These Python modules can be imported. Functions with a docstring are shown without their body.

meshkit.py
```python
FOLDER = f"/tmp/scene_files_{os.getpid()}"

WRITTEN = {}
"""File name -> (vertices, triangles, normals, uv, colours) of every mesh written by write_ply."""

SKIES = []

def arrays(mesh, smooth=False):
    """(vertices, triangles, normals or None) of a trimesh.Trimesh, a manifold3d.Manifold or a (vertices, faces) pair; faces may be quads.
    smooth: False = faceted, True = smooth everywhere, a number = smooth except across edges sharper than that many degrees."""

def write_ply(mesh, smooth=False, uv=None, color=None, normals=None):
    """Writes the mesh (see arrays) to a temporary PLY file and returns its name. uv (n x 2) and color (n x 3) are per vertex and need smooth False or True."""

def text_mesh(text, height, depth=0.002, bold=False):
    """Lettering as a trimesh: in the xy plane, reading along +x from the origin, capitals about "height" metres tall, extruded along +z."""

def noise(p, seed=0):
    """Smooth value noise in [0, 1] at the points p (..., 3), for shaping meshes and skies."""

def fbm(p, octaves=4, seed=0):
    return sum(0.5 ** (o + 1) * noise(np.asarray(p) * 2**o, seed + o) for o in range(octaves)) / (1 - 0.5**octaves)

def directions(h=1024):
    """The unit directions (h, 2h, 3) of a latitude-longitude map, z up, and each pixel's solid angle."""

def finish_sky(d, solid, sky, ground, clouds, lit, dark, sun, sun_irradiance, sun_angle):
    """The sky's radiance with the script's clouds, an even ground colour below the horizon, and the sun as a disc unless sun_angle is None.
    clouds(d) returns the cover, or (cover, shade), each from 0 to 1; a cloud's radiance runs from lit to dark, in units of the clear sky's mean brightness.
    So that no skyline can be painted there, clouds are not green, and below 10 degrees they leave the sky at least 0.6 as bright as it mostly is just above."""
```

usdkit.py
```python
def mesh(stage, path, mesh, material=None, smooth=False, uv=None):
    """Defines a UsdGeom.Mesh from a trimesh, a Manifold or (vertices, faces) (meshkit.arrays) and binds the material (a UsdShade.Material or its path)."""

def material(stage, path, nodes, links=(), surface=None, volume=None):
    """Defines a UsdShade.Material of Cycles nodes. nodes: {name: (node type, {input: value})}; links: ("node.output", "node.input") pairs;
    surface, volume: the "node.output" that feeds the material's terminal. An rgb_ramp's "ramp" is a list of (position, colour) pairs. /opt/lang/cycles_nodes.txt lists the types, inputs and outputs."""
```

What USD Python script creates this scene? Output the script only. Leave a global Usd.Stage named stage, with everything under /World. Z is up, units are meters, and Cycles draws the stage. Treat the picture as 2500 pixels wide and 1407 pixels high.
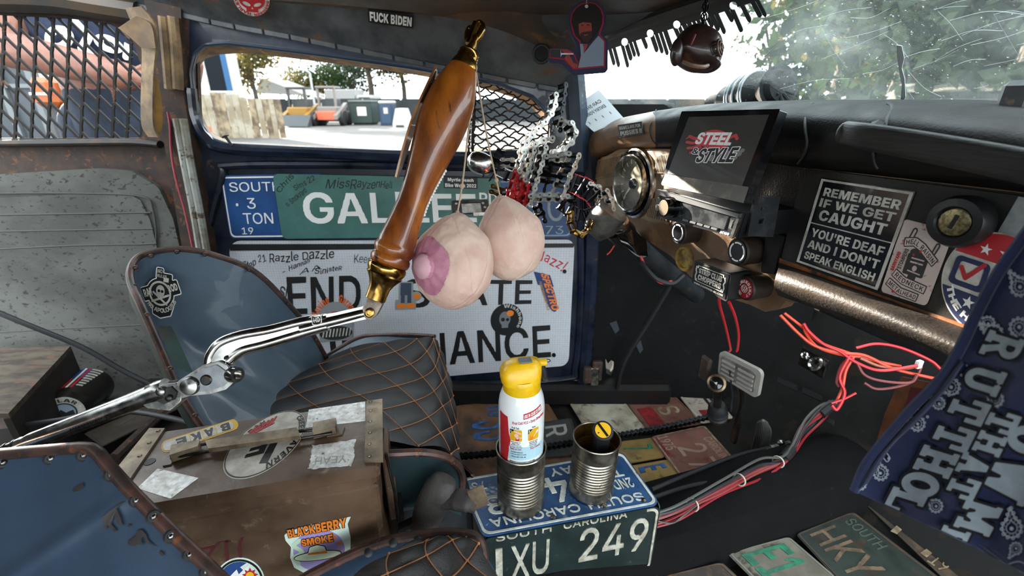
import math, random, glob
import numpy as np, trimesh, usdkit, meshkit
from pxr import Usd, UsdGeom, UsdLux, UsdShade, Gf, Sdf
from shapely.geometry import Polygon, LineString, Point, MultiPolygon, box as sbox
from shapely import affinity
from shapely.ops import unary_union

stage = Usd.Stage.CreateInMemory()
UsdGeom.SetStageUpAxis(stage, 'Z')
UsdGeom.Xform.Define(stage, '/World')
# ---------------------------------------------------------------- camera, sky, sun, exposure
PITCH = math.radians(22.0)
CAM = np.array([0.0, 0.0, 0.80])
FPX = 16.0 / 36.0 * 2500
cam = UsdGeom.Camera.Define(stage, '/World/camera')
cam.CreateFocalLengthAttr(16.0)
cam.CreateHorizontalApertureAttr(36.0)
cam.CreateVerticalApertureAttr(36.0 * 1407 / 2500)
cam.CreateClippingRangeAttr(Gf.Vec2f(0.02, 2000))
cam.CreateFStopAttr(6.3)
cam.CreateFocusDistanceAttr(0.60)
cam.CreateExposureAttr(0.36)
_x = UsdGeom.Xformable(cam)
_x.AddTranslateOp().Set(Gf.Vec3d(*CAM))
_x.AddRotateXOp().Set(90.0 - 22.0)
sky = UsdLux.DomeLight.Define(stage, '/World/sky')
sky.CreateColorAttr(Gf.Vec3f(0.86, 0.95, 1.0))
sky.CreateIntensityAttr(1.55)
sun = UsdLux.DistantLight.Define(stage, '/World/sun')
sun.CreateColorAttr(Gf.Vec3f(1.0, 0.90, 0.76))
sun.CreateIntensityAttr(9.0)
sun.CreateAngleAttr(1.2)
sun.CreateNormalizeAttr(True)
# light travels along -Z of the light; a low sun on the driver's side, a little behind the car
_d = np.array([0.60, -0.62, -0.21]); _d /= np.linalg.norm(_d)
_z = -_d; _xx = np.cross([0, 0, 1.0], _z); _xx /= np.linalg.norm(_xx); _yy = np.cross(_z, _xx)
_m = np.eye(4); _m[0, :3], _m[1, :3], _m[2, :3] = _xx, _yy, _z
UsdGeom.Xformable(sun).AddTransformOp().Set(Gf.Matrix4d(*_m.ravel().tolist()))

# ---------------------------------------------------------------- projection helpers: a pixel of the 2500 x 1407 photograph and a depth or a plane give a point of the car
RIGHT = np.array([1.0, 0, 0]); UP = np.array([0, math.sin(PITCH), math.cos(PITCH)]); FWD = np.array([0, math.cos(PITCH), -math.sin(PITCH)])
FV = np.array([0.952, 0.306, 0.0]); FV /= np.linalg.norm(FV)      # the car's forward axis
LV = np.array([-FV[1], FV[0], 0.0])                              # towards the driver's door
Z = np.array([0, 0, 1.0])
def ray(px, py):
    return FWD + RIGHT * ((px - 1250) / FPX) + UP * ((703.5 - py) / FPX)
def at(px, py, d):
    return CAM + ray(px, py) * d
def proj(P):
    d = np.asarray(P, float) - CAM; z = d @ FWD; return np.stack([1250 + FPX * (d @ RIGHT) / z, 703.5 - FPX * (d @ UP) / z], -1)
def atz(px, py, z):
    r = ray(px, py); return CAM + r * ((z - CAM[2]) / r[2])
def atF(px, py, F):
    r = ray(px, py); return CAM + r * (F / (r @ FV))
def atY(px, py, y):
    r = ray(px, py); return CAM + r * (y / r[1])
def unit(v):
    v = np.asarray(v, float); return v / (np.linalg.norm(v) + 1e-12)
class Plane:
    """A plane with its own 2-D axes; n looks at the camera's side."""
    def __init__(s, p0, n, u=None):
        s.p0 = np.asarray(p0, float); s.n = unit(n)
        u = np.cross(Z, s.n) if u is None else np.asarray(u, float)
        if np.linalg.norm(u) < 1e-6: u = RIGHT
        s.u = unit(u - s.n * (u @ s.n)); s.v = np.cross(s.n, s.u)
    def uv(s, P):
        d = np.asarray(P, float) - s.p0; return np.stack([d @ s.u, d @ s.v], -1)
    def hit(s, px, py):
        r = ray(px, py); return CAM + r * (((s.p0 - CAM) @ s.n) / (r @ s.n))
    def px(s, px, py): return s.uv(s.hit(px, py))
    def poly(s, pts, r=0.0, holes=()):
        q = Polygon([s.px(*p) for p in pts], [[s.px(*p) for p in h] for h in holes])
        if not q.is_valid: q = q.buffer(0)
        return rnd(q, r) if r else q
    def map(s, uv, h=0.0):
        uv = np.asarray(uv, float); return s.p0 + uv[..., :1] * s.u + uv[..., 1:2] * s.v + np.asarray(h)[..., None] * s.n
    def prism(s, poly, h0, h1):
        return warp(poly, lambda uv, w: s.map(uv, h0 + (h1 - h0) * w))
def plane_px(pts, ds):
    """The plane through three pixels at three depths."""
    a, b, c = (at(*p, d) for p, d in zip(pts, ds)); n = np.cross(b - a, c - a)
    if n @ (CAM - a) < 0: n = -n
    return Plane(a, n)
def rnd(p, r, q=6):
    return p.buffer(-r, quad_segs=q).buffer(2 * r, quad_segs=q).buffer(-r, quad_segs=q)
def polys(p):
    return [g for g in getattr(p, 'geoms', [p]) if g.geom_type == 'Polygon' and g.area > 1e-12]
def warp(poly, fn):
    """Extrudes a 2-D shape by 1 and maps it with fn(uv, w)."""
    ms = []
    for g in polys(poly):
        try: m = trimesh.creation.extrude_polygon(g, 1.0, engine='earcut')
        except Exception: continue
        v = np.array(m.vertices); m = trimesh.Trimesh(fn(v[:, :2], v[:, 2]), m.faces, process=False)
        ms.append(m)
    m = cat(ms)
    return m
def cat(ms):
    ms = [m for m in ms if m is not None and len(m.faces)]
    return trimesh.util.concatenate(ms) if ms else trimesh.Trimesh()
def fixn(m):
    if len(m.faces) and m.volume < 0: m.invert()
    return m
class Quad:
    """A flat design W x H (origin bottom left, y up) laid on a plane by its four pixel corners TL, TR, BR, BL."""
    def __init__(s, plane, px4, W=1.0, H=1.0):
        s.pl, s.W, s.H = plane, W, H
        dst = np.array([plane.px(*p) for p in px4]); src = [(0, H), (W, H), (W, 0), (0, 0)]
        A, b = [], []
        for (x, y), (u, v) in zip(src, dst):
            A += [[x, y, 1, 0, 0, 0, -u * x, -u * y], [0, 0, 0, x, y, 1, -v * x, -v * y]]; b += [u, v]
        s.Hm = np.append(np.linalg.solve(np.array(A), np.array(b)), 1).reshape(3, 3)
    def uv(s, xy):
        xy = np.asarray(xy, float); q = np.c_[xy, np.ones(len(xy))] @ s.Hm.T; return q[:, :2] / q[:, 2:]
    def prism(s, poly, h0, h1):
        return fixn(warp(poly, lambda uv, w: s.pl.map(s.uv(uv), h0 + (h1 - h0) * w)))
    def full(s, r=0.0):
        b = sbox(0, 0, s.W, s.H); return rnd(b, r) if r else b
    def point(s, x, y, h=0.0): return s.pl.map(s.uv([(x, y)]), np.array([h]))[0]

# ---------------------------------------------------------------- lettering
_FONT = glob.glob('/opt/blender-*/*/datafiles/fonts/Inter.woff2')[0]
_FC, _GC = {}, {}
def font(w):
    from PIL import ImageFont
    if w not in _FC:
        f = ImageFont.truetype(_FONT, 96)
        try: f.set_variation_by_axes([20, w])
        except Exception: pass
        _FC[w] = f
    return _FC[w]
def glyph(ch, w):
    if (ch, w) in _GC: return _GC[ch, w]
    if ch == 'I':
        t = .125 + (w - 400) / 500 * .165; _GC[ch, w] = (sbox(.12, 0, .12 + t, 1.04), .24 + t); return _GC[ch, w]
    from PIL import Image, ImageDraw
    f = font(w); x0, y0, x1, y1 = f.getbbox(ch, anchor='ls'); adv = f.getlength(ch)
    g = Polygon()
    if x1 > x0 and y1 > y0:
        im = Image.new('L', (x1 - x0 + 8, y1 - y0 + 8)); ImageDraw.Draw(im).text((4 - x0, 4 - y0), ch, 255, f, anchor='ls')
        on = np.pad(np.asarray(im) > 127, ((0, 0), (1, 1))).astype(np.int8)
        r, a = np.nonzero(np.diff(on, axis=1) == 1); b = np.nonzero(np.diff(on, axis=1) == -1)[1]
        g = unary_union([sbox(p, -q - 1, e, -q) for p, q, e in zip(a, r, b)]).buffer(0.7).buffer(-0.7).simplify(0.8)
        g = affinity.translate(g, x0 - 4, 4 - y0)
    _GC[ch, w] = (affinity.scale(g, 1 / 70, 1 / 70, origin=(0, 0)), adv / 70)
    return _GC[ch, w]
def text(s, w=700, track=0.0, jit=0.0, seed=1):
    """The words as a shape: baseline on y = 0, capitals 1 high."""
    R, x, out = random.Random(seed), 0.0, []
    for ch in s:
        g, adv = glyph(ch, w)
        if not g.is_empty:
            if jit: g = affinity.rotate(affinity.scale(g, 1 + R.uniform(-jit, jit), 1 + R.uniform(-jit, jit)), R.uniform(-40, 40) * jit)
            out.append(affinity.translate(g, x, R.uniform(-jit, jit)))
        x += adv + track
    return unary_union(out) if out else Polygon()
def fit(p, x0, y0, x1, y1):
    """Scales a shape to fill the box."""
    a, b, c, d = p.bounds
    return affinity.translate(affinity.scale(p, (x1 - x0) / (c - a), (y1 - y0) / max(d - b, 1e-9), origin=(a, b)), x0 - a, y0 - b)
def hand(s, h, x, y, ang=0, w=300, shear=12, jit=0.1, seed=1):
    g = text(s, w, 0.04, jit, seed); g = affinity.scale(g, h, h, origin=(0, 0)); g = affinity.skew(g, xs=shear, origin=(0, 0))
    return affinity.translate(affinity.rotate(g, ang, origin=(0, 0)), x, y)
def arc_text(s, R, h, a0, a1, w=700, inside=False):
    """Lettering on a circle, from angle a0 to a1 in degrees."""
    adv = [glyph(c, w)[1] for c in s]; tot = sum(adv); out, t = [], 0
    for c, d in zip(s, adv):
        g = glyph(c, w)[0]
        if not g.is_empty:
            a = a0 + (a1 - a0) * (t + d / 2) / tot
            k = abs(math.radians(a1 - a0)) * R / tot
            g = affinity.translate(affinity.scale(g, k, h, origin=(0, 0)), -k * d / 2, 0)
            ar = math.radians(a)
            g = affinity.translate(affinity.rotate(g, a - 90 + (180 if inside else 0), origin=(0, 0)), R * math.cos(ar), R * math.sin(ar)); out.append(g)
        t += d
    return unary_union(out)
def star(cx, cy, r, n=5, k=0.4, rot=90):
    return Polygon([(cx + (r if i % 2 == 0 else r * k) * math.cos(math.radians(rot + i * 180 / n)), cy + (r if i % 2 == 0 else r * k) * math.sin(math.radians(rot + i * 180 / n))) for i in range(2 * n)])
def circ(x, y, r, q=10): return Point(x, y).buffer(r, quad_segs=q)
def line(pts, w, cap=1): return LineString(pts).buffer(w / 2, cap_style=cap, quad_segs=4)
def ell(x, y, a, b, ang=0): return affinity.rotate(affinity.scale(circ(0, 0, 1), a, b), ang) if (x, y) == (0, 0) else affinity.translate(affinity.rotate(affinity.scale(circ(0, 0, 1), a, b), ang), x, y)

# ---------------------------------------------------------------- solid shapes
def spline(pts, n=8, closed=False):
    P = np.asarray(pts, float); m = len(P)
    if closed: P = np.vstack([P[-1], P, P[0], P[1]])
    else: P = np.vstack([2 * P[0] - P[1], P, 2 * P[-1] - P[-2]])
    out = []
    for i in range(1, len(P) - 2):
        for t in np.linspace(0, 1, n, endpoint=False):
            a, b, c, d = P[i - 1], P[i], P[i + 1], P[i + 2]
            out.append(0.5 * (2 * b + (c - a) * t + (2 * a - 5 * b + 4 * c - d) * t * t + (3 * b - a - 3 * c + d) * t ** 3))
    if not closed: out.append(P[-2])
    return np.array(out)
def ring_mesh(rings, closed_u=True, closed_v=False, caps=True):
    """Loops of equal length joined into a skin; rings (n, m, 3)."""
    R = np.asarray(rings, float); n, m = R.shape[:2]; f = []
    for i in range(n if closed_v else n - 1):
        j = (i + 1) % n
        for k in range(m if closed_u else m - 1):
            l = (k + 1) % m; a, b, c, d = i * m + k, i * m + l, j * m + l, j * m + k; f += [[a, b, c], [a, c, d]]
    v = R.reshape(-1, 3)
    if caps and closed_u and not closed_v:
        v = np.vstack([v, R[0].mean(0), R[-1].mean(0)]); q = n * m
        f += [[q, (k + 1) % m, k] for k in range(m)] + [[q + 1, (n - 1) * m + k, (n - 1) * m + (k + 1) % m] for k in range(m)]
    return fixn(trimesh.Trimesh(v, np.array(f), process=False))
def frames(P, closed=False, up=None):
    P = np.asarray(P, float); T = np.roll(P, -1, 0) - np.roll(P, 1, 0)
    if not closed: T[0], T[-1] = P[1] - P[0], P[-1] - P[-2]
    T /= np.linalg.norm(T, axis=1, keepdims=True) + 1e-12
    a = np.cross(T[0], up if up is not None else ([0, 0, 1.0] if abs(T[0][2]) < 0.9 else [1.0, 0, 0])); a = unit(a); A = []
    for t in T:
        a = unit(a - t * (a @ t)); A.append(a)
    A = np.array(A); return T, A, np.cross(T, A)
def tube(P, r, sides=10, closed=False, up=None, flat=1.0):
    T, A, B = frames(P, closed, up); ang = np.arange(sides) * 2 * np.pi / sides
    r = np.broadcast_to(np.asarray(r, float), (len(P),))
    R = np.asarray(P)[:, None] + r[:, None, None] * (np.cos(ang)[None, :, None] * A[:, None] + flat * np.sin(ang)[None, :, None] * B[:, None])
    return ring_mesh(R, True, closed)
def wire(pts, r, sides=7, n=8): return tube(spline(pts, n), r, sides)
def sweep(P, prof, up, closed=False):
    """Sweeps a 2-D profile (x along up x t, y along up) on a path."""
    T, _, _ = frames(P, closed); up = np.asarray(up, float)
    U = up - T * (T @ up)[:, None] if up.ndim == 1 else up; U /= np.linalg.norm(U, axis=1, keepdims=True) + 1e-12; S = np.cross(T, U)
    prof = np.asarray(prof, float)
    return ring_mesh(np.asarray(P)[:, None] + prof[None, :, :1] * S[:, None] + prof[None, :, 1:2] * U[:, None], True, closed)
def lathe(prof, base, axis, n=32, squash=None):
    """prof: (radius, height) pairs along the axis from base."""
    ax = unit(axis); a = unit(np.cross(ax, [0, 0, 1.0] if abs(ax[2]) < 0.9 else [1.0, 0, 0])); b = np.cross(ax, a)
    if squash is not None: a, b = squash
    ang = np.arange(n) * 2 * np.pi / n
    R = [np.asarray(base) + ax * h + r * (np.cos(ang)[:, None] * a + np.sin(ang)[:, None] * b) for r, h in prof]
    return ring_mesh(R)
def ballm(c, r, sub=2, scale=(1, 1, 1)):
    m = trimesh.creation.icosphere(sub, 1.0); m.vertices = np.asarray(m.vertices) * r * np.asarray(scale) + np.asarray(c); return m
def bx(c, ax, half, bev=0.0):
    """A box with its edges chamfered; ax: three axes as rows."""
    ax = np.asarray(ax, float); h = np.asarray(half, float)
    if bev <= 0: P = np.array([[i, j, k] for i in (-1, 1) for j in (-1, 1) for k in (-1, 1)]) * h
    else:
        P = []
        for i in (-1, 1):
            for j in (-1, 1):
                for k in (-1, 1):
                    s = np.array([i, j, k]); P += [s * (h - np.array(q) * bev) for q in ((0, 1, 1), (1, 0, 1), (1, 1, 0))]
        P = np.array(P)
    m = trimesh.convex.convex_hull(P); m.vertices = np.asarray(c) + np.asarray(m.vertices) @ ax; return fixn(m)
AX = np.eye(3)
CARAX = np.array([FV, LV, Z])
def sheet(G, t):
    """A curved sheet: G (nu, nv, 3) is its front, t its thickness behind (or a vector)."""
    G = np.asarray(G, float); nu, nv = G.shape[:2]
    if np.ndim(t) == 0:
        du = np.gradient(G, axis=0); dv = np.gradient(G, axis=1); N = np.cross(du, dv); N /= np.linalg.norm(N, axis=2, keepdims=True) + 1e-12
        if (N * (CAM - G)).sum() < 0: N = -N
        B = G - N * t
    else: B = G + np.asarray(t)
    loops = [np.vstack([G[i], B[i][::-1]]) for i in range(nu)]
    return ring_mesh(loops, True, False, False) if False else _sheet(G, B)
def _sheet(G, B):
    nu, nv = G.shape[:2]; v = np.vstack([G.reshape(-1, 3), B.reshape(-1, 3)]); o = nu * nv; f = []
    I = np.arange(o).reshape(nu, nv)
    a, b, c, d = I[:-1, :-1].ravel(), I[1:, :-1].ravel(), I[1:, 1:].ravel(), I[:-1, 1:].ravel()
    F = [np.c_[a, b, c], np.c_[a, c, d], np.c_[a, c, b] + o, np.c_[a, d, c] + o]
    edge = np.concatenate([I[0, :], I[1:, -1], I[-1, -2::-1], I[-2:0:-1, 0]]); e2 = np.roll(edge, -1)
    F += [np.c_[edge, e2, e2 + o], np.c_[edge, e2 + o, edge + o]]
    m = trimesh.Trimesh(v, np.vstack(F), process=False)
    return fixn(m)
def grid(rows, nv=24, nu=None):
    """Rows of control points (each any number of points) resampled to a smooth grid."""
    R = []
    for r in rows:
        s = spline(r, 8); d = np.r_[0, np.cumsum(np.linalg.norm(np.diff(s, axis=0), axis=1))]; d /= d[-1]; x = np.linspace(0, 1, nv)
        R.append(np.stack([np.interp(x, d, s[:, k]) for k in range(3)], 1))
    R = np.array(R)
    if nu:
        n = max(2, int(math.ceil(nu / (len(R) - 1)))); R = np.stack([spline(R[:, j], n) for j in range(nv)], 1)
    return R
def disc_in(plane_n, c, r, th, n=28): return lathe([(r, 0), (r, th)], c, plane_n, n)

# ---------------------------------------------------------------- materials
def lin(h):
    if not isinstance(h, str): return tuple(h)
    h = h.lstrip('#'); c = [int(h[i:i + 2], 16) / 255 for i in (0, 2, 4)]
    return tuple(x / 12.92 if x <= 0.04045 else ((x + 0.055) / 1.055) ** 2.4 for x in c)
MATS = {}
def M(name, c='#808080', rough=0.5, metal=0.0, c2=None, sc=20.0, lo=0.4, hi=0.6, c3=None, sc3=35.0, lo3=0.58, hi3=0.63, bump=0.0, bsc=200.0, coat=0.0, spec=0.5, sheen=0.0, trans=0.0, emit=None, stretch=None, sss=0.0, bdist=0.001, rvar=0.0):
    """One principled surface: colour c broken up by c2 (soft) and c3 (chips, rust), fine relief by bump."""
    if name in MATS: return MATS[name]
    nd = {'p': ('principled_bsdf', dict(roughness=rough, metallic=metal, coat_weight=coat, specular_ior_level=spec, sheen_weight=sheen, transmission_weight=trans))}
    ln = []; col = None
    nd['g'] = ('geometry', {}); src = 'g.position'
    if stretch is not None:
        nd['mp'] = ('mapping', dict(scale=stretch)); ln.append(('g.position', 'mp.vector')); src = 'mp.vector'
    nd['p'][1]['base_color'] = lin(c)
    if c2 is not None:
        nd['n'] = ('noise_texture', dict(scale=sc, detail=5.0, roughness=0.6)); ln.append((src, 'n.vector'))
        nd['r'] = ('rgb_ramp', {'ramp': [(0, lin(c)), (lo, lin(c)), (hi, lin(c2)), (1, lin(c2))]}); ln.append(('n.fac', 'r.fac')); col = 'r.color'
    if c3 is not None:
        nd['n3'] = ('noise_texture', dict(scale=sc3, detail=6.0, roughness=0.65, distortion=0.4)); ln.append((src, 'n3.vector'))
        nd['r3'] = ('rgb_ramp', {'ramp': [(0, (0, 0, 0)), (lo3, (0, 0, 0)), (hi3, (1, 1, 1)), (1, (1, 1, 1))]}); ln.append(('n3.fac', 'r3.fac'))
        nd['m3'] = ('mix_color', dict(a=lin(c), b=lin(c3))); ln.append(('r3.color', 'm3.fac'))
        if col: ln.append((col, 'm3.a'))
        col = 'm3.result'
    if col: ln.append((col, 'p.base_color'))
    if bump:
        nd['bn'] = ('noise_texture', dict(scale=bsc, detail=3.0)); ln.append((src, 'bn.vector'))
        nd['b'] = ('bump', dict(strength=bump, distance=bdist)); ln += [('bn.fac', 'b.height'), ('b.normal', 'p.normal')]
    if rvar:
        nd['rn'] = ('noise_texture', dict(scale=sc * 1.7 + 7, detail=5.0)); ln.append((src, 'rn.vector'))
        nd['rm'] = ('map_range', dict(from_min=0.3, from_max=0.7, to_min=max(rough - rvar, 0.02), to_max=min(rough + rvar, 1))); ln += [('rn.fac', 'rm.value'), ('rm.result', 'p.roughness')]
    if emit: nd['p'][1].update(emission_color=lin(emit[0]), emission_strength=emit[1])
    if sss: nd['p'][1].update(subsurface_weight=sss, subsurface_scale=0.004)
    MATS[name] = usdkit.material(stage, '/World/Looks/' + name, nd, ln, surface='p.BSDF'); return MATS[name]

# ---------------------------------------------------------------- things, parts and sub-parts
_USED = {}
def numbered(parent, name):
    k = (parent, name); _USED[k] = _USED.get(k, -1) + 1
    return name if _USED[k] == 0 else f'{name}_{_USED[k]:03d}'
def setdata(pr, label=None, cat=None, group=None, kind=None):
    for k, v in (('label', label), ('category', cat), ('group', group), ('kind', kind)):
        if v: pr.SetCustomDataByKey(k, v)
class Thing:
    def __init__(s, name, label=None, cat=None, group=None, kind=None):
        s.name, s.meta, s.parts = name, (label, cat, group, kind), []
    def add(s, name, mesh, mat, label=None, smooth=35, sub=None, kind=None):
        """A part, or with sub=<what add returned> a sub-part; returns its handle."""
        if mesh is None or not len(mesh.faces): return len(s.parts) - 1
        s.parts.append((name, mesh, mat, label, smooth, sub, kind)); return len(s.parts) - 1
    def done(s):
        if not s.parts: return
        allv = np.vstack([np.asarray(p[1].vertices) for p in s.parts]); lo, hi = allv.min(0), allv.max(0)
        o = np.array([(lo[0] + hi[0]) / 2, (lo[1] + hi[1]) / 2, lo[2]])
        nm = numbered('', s.name); root = '/World/' + nm
        single = len(s.parts) == 1
        if not single:
            x = UsdGeom.Xform.Define(stage, root); x.AddTranslateOp().Set(Gf.Vec3d(*o)); setdata(x.GetPrim(), *s.meta)
        paths = []
        for name, mesh, mat, label, smooth, sub, kind in s.parts:
            par = root if sub is None else paths[sub]
            path = root if single else par + '/' + numbered(par, name)
            m2 = trimesh.Trimesh(np.asarray(mesh.vertices) - o, mesh.faces, process=False)
            um = usdkit.mesh(stage, path, m2, mat, smooth=smooth)
            if single: um.AddTranslateOp().Set(Gf.Vec3d(*o)); setdata(um.GetPrim(), *s.meta)
            elif label or kind: setdata(um.GetPrim(), label, kind=kind)
            paths.append(path)
        s.path = root; return s
def one(name, mesh, mat, label=None, cat=None, group=None, kind=None, smooth=35):
    t = Thing(name, label, cat, group, kind); t.add(name, mesh, mat, smooth=smooth); return t.done()
def struct(name, mesh, mat, smooth=35): return one(name, mesh, mat, kind='structure', smooth=smooth)
def fitz(p, q, length):
    """The height at which two pixels lie the given distance apart."""
    a, b = ray(*p), ray(*q); k = np.linalg.norm(a / a[2] - b / b[2]); return CAM[2] - length / k
# ================================================================ materials used in many places
navy = M('navy_paint', '#131d31', 0.38, c2='#0d1420', sc=9, c3='#4a3426', sc3=22, lo3=0.64, hi3=0.68, coat=0.3, rvar=0.15)
blackp = M('black_paint', '#24272a', 0.45, c2='#17191b', sc=14, c3='#47382c', sc3=30, lo3=0.64, hi3=0.7, rvar=0.12)
rustroof = M('rusty_roof', '#2c2a28', 0.5, c2='#4a331f', sc=6, lo=0.42, hi=0.62, c3='#6a4a2a', sc3=16, lo3=0.6, hi3=0.7, rvar=0.15)
rust = M('rust', '#3f2b20', 0.75, c2='#281f1b', sc=30, c3='#5e3a22', sc3=50, bump=0.3)
rustlip = M('rusty_yellow', '#8a6a34', 0.6, c2='#5d4434', sc=25, c3='#b98b2c', sc3=40)
rubber = M('black_rubber', '#17181a', 0.6, bump=0.1)
leather_b = M('worn_brown_leather', '#7a5c40', 0.45, c2='#473425', sc=7, lo=0.38, hi=0.7, c3='#9c7a54', sc3=10, lo3=0.56, hi3=0.75, bump=0.45, bsc=420, rvar=0.12)
leather_k = M('black_leather', '#110f0e', 0.55, c2='#0c0b0a', sc=9, c3='#2a2018', sc3=8, lo3=0.58, hi3=0.75, bump=0.45, bsc=420, rvar=0.1, spec=0.3)
charcoal = M('charcoal_plastic', '#1d1c1a', 0.5, spec=.35, c2='#161514', sc=30, bump=0.15, bsc=600)
blackpl = M('black_plastic', '#131416', 0.35)
glossk = M('gloss_black', '#0c0d0f', 0.12, coat=0.4)
chrome = M('chrome', '#cfcecb', 0.19, 1.0, c2='#aaa7a0', sc=40, rvar=0.07)
steel = M('brushed_steel', '#9a9a98', 0.30, 1.0, c2='#77736c', sc=60, rvar=0.12)
darksteel = M('dark_steel', '#3d3d3c', 0.38, 0.8, c2='#26221f', sc=40, c3='#5a3c26', sc3=60, lo3=0.62, hi3=0.68)
tin = M('tin_plate', '#b3aca0', 0.34, 1.0, c2='#857c6e', sc=26, c3='#5a4026', sc3=60, lo3=0.66, hi3=0.72, rvar=0.1)
brass = M('brass', '#c39a52', 0.22, 1.0, c2='#8a6430', sc=40, rvar=0.1)
white = M('white_print', '#e6e6e2', 0.5)
offwhite = M('offwhite_print', '#cfcdc4', 0.55, c2='#a9a59a', sc=60)
ink = M('black_ink', '#141414', 0.5)
red = M('red_print', '#b3242b', 0.5)
redw = M('red_wire', '#c2232c', 0.4)
orangew = M('orange_wire', '#d8472c', 0.4)
pinkw = M('dull_red_wire', '#7c3a3a', 0.5)
yellowp = M('yellow_print', '#e8b21c', 0.5)
orange = M('orange_print', '#e07a22', 0.5)
bluep = M('blue_print', '#22427c', 0.5)
navyp = M('navy_print', '#1d2950', 0.5)
carpet = M('black_carpet', '#090909', 0.95, spec=.2, c2='#060606', sc=30, c3='#2a2724', sc3=160, lo3=0.66, hi3=0.7, bump=0.6, bsc=500, bdist=0.002)
tan = M('tan_trim', '#8d7350', 0.7, c2='#5e4c38', sc=18, c3='#3d3128', sc3=40, lo3=0.6, hi3=0.7, bump=0.3, bsc=300)

# ================================================================ the car's shell
DY = 1.10
DP = Plane((0, DY, 0), (0, -1, 0))
QP = Plane((0, 1.13, 0), (0, -1, 0))
DASHF = 0.52
FP = Plane(CAM + FV * DASHF, -FV)
def FPl(F): return Plane(CAM + FV * F, -FV)

WIN = [(467, 175), (478, 132), (503, 110), (560, 106), (800, 136), (1000, 165), (1110, 184), (1210, 203), (1300, 236), (1345, 285), (1346, 340), (1325, 366), (1150, 374), (960, 370), (720, 360), (560, 352), (515, 337), (490, 300), (473, 230)]
door_out = DP.poly([(408, 20), (700, 40), (1000, 110), (1240, 165), (1425, 185), (1438, 330), (1440, 620), (1420, 928), (1000, 948), (520, 955), (470, 640), (430, 330)])
win_poly = rnd(DP.poly(WIN), 0.02)
door = Thing('door_1', kind='structure')
door.add('door_shell', DP.prism(door_out.difference(win_poly), -0.010, 0.0), navy)
# the pressed edges round the opening, and the rusty outer lip seen past them
rim = np.array(win_poly.exterior.coords)[:-1]
rim3 = DP.map(rim, np.full(len(rim), 0.003))
seg = [p for p in rim3]
door.add('window_flange', tube(np.array(seg), 0.0042, 8, True), M('flange_blue', '#2c3644', 0.28, coat=0.4))
low = spline([DP.hit(*p) + np.array([0, -0.006, 0]) for p in [(468, 215), (478, 285), (505, 335), (560, 362), (760, 372), (960, 382), (1150, 388), (1345, 380)]], 8)
door.add('window_sill_roll', tube(low, 0.013, 10), M('sill_blue', '#1a2538', 0.22, coat=0.6, c2='#131b29', sc=30))
DPo = Plane((0, DY + 0.055, 0), (0, -1, 0))
outer = rnd(DPo.poly([(478, 190), (484, 155), (508, 134), (600, 128), (800, 153), (1000, 180), (1110, 200), (1200, 220), (1285, 250), (1330, 292), (1334, 340), (1318, 360), (960, 362), (720, 354), (560, 347), (516, 328), (494, 296), (482, 240)]), 0.02)
cen = np.array([880.0, 245.0])
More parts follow.
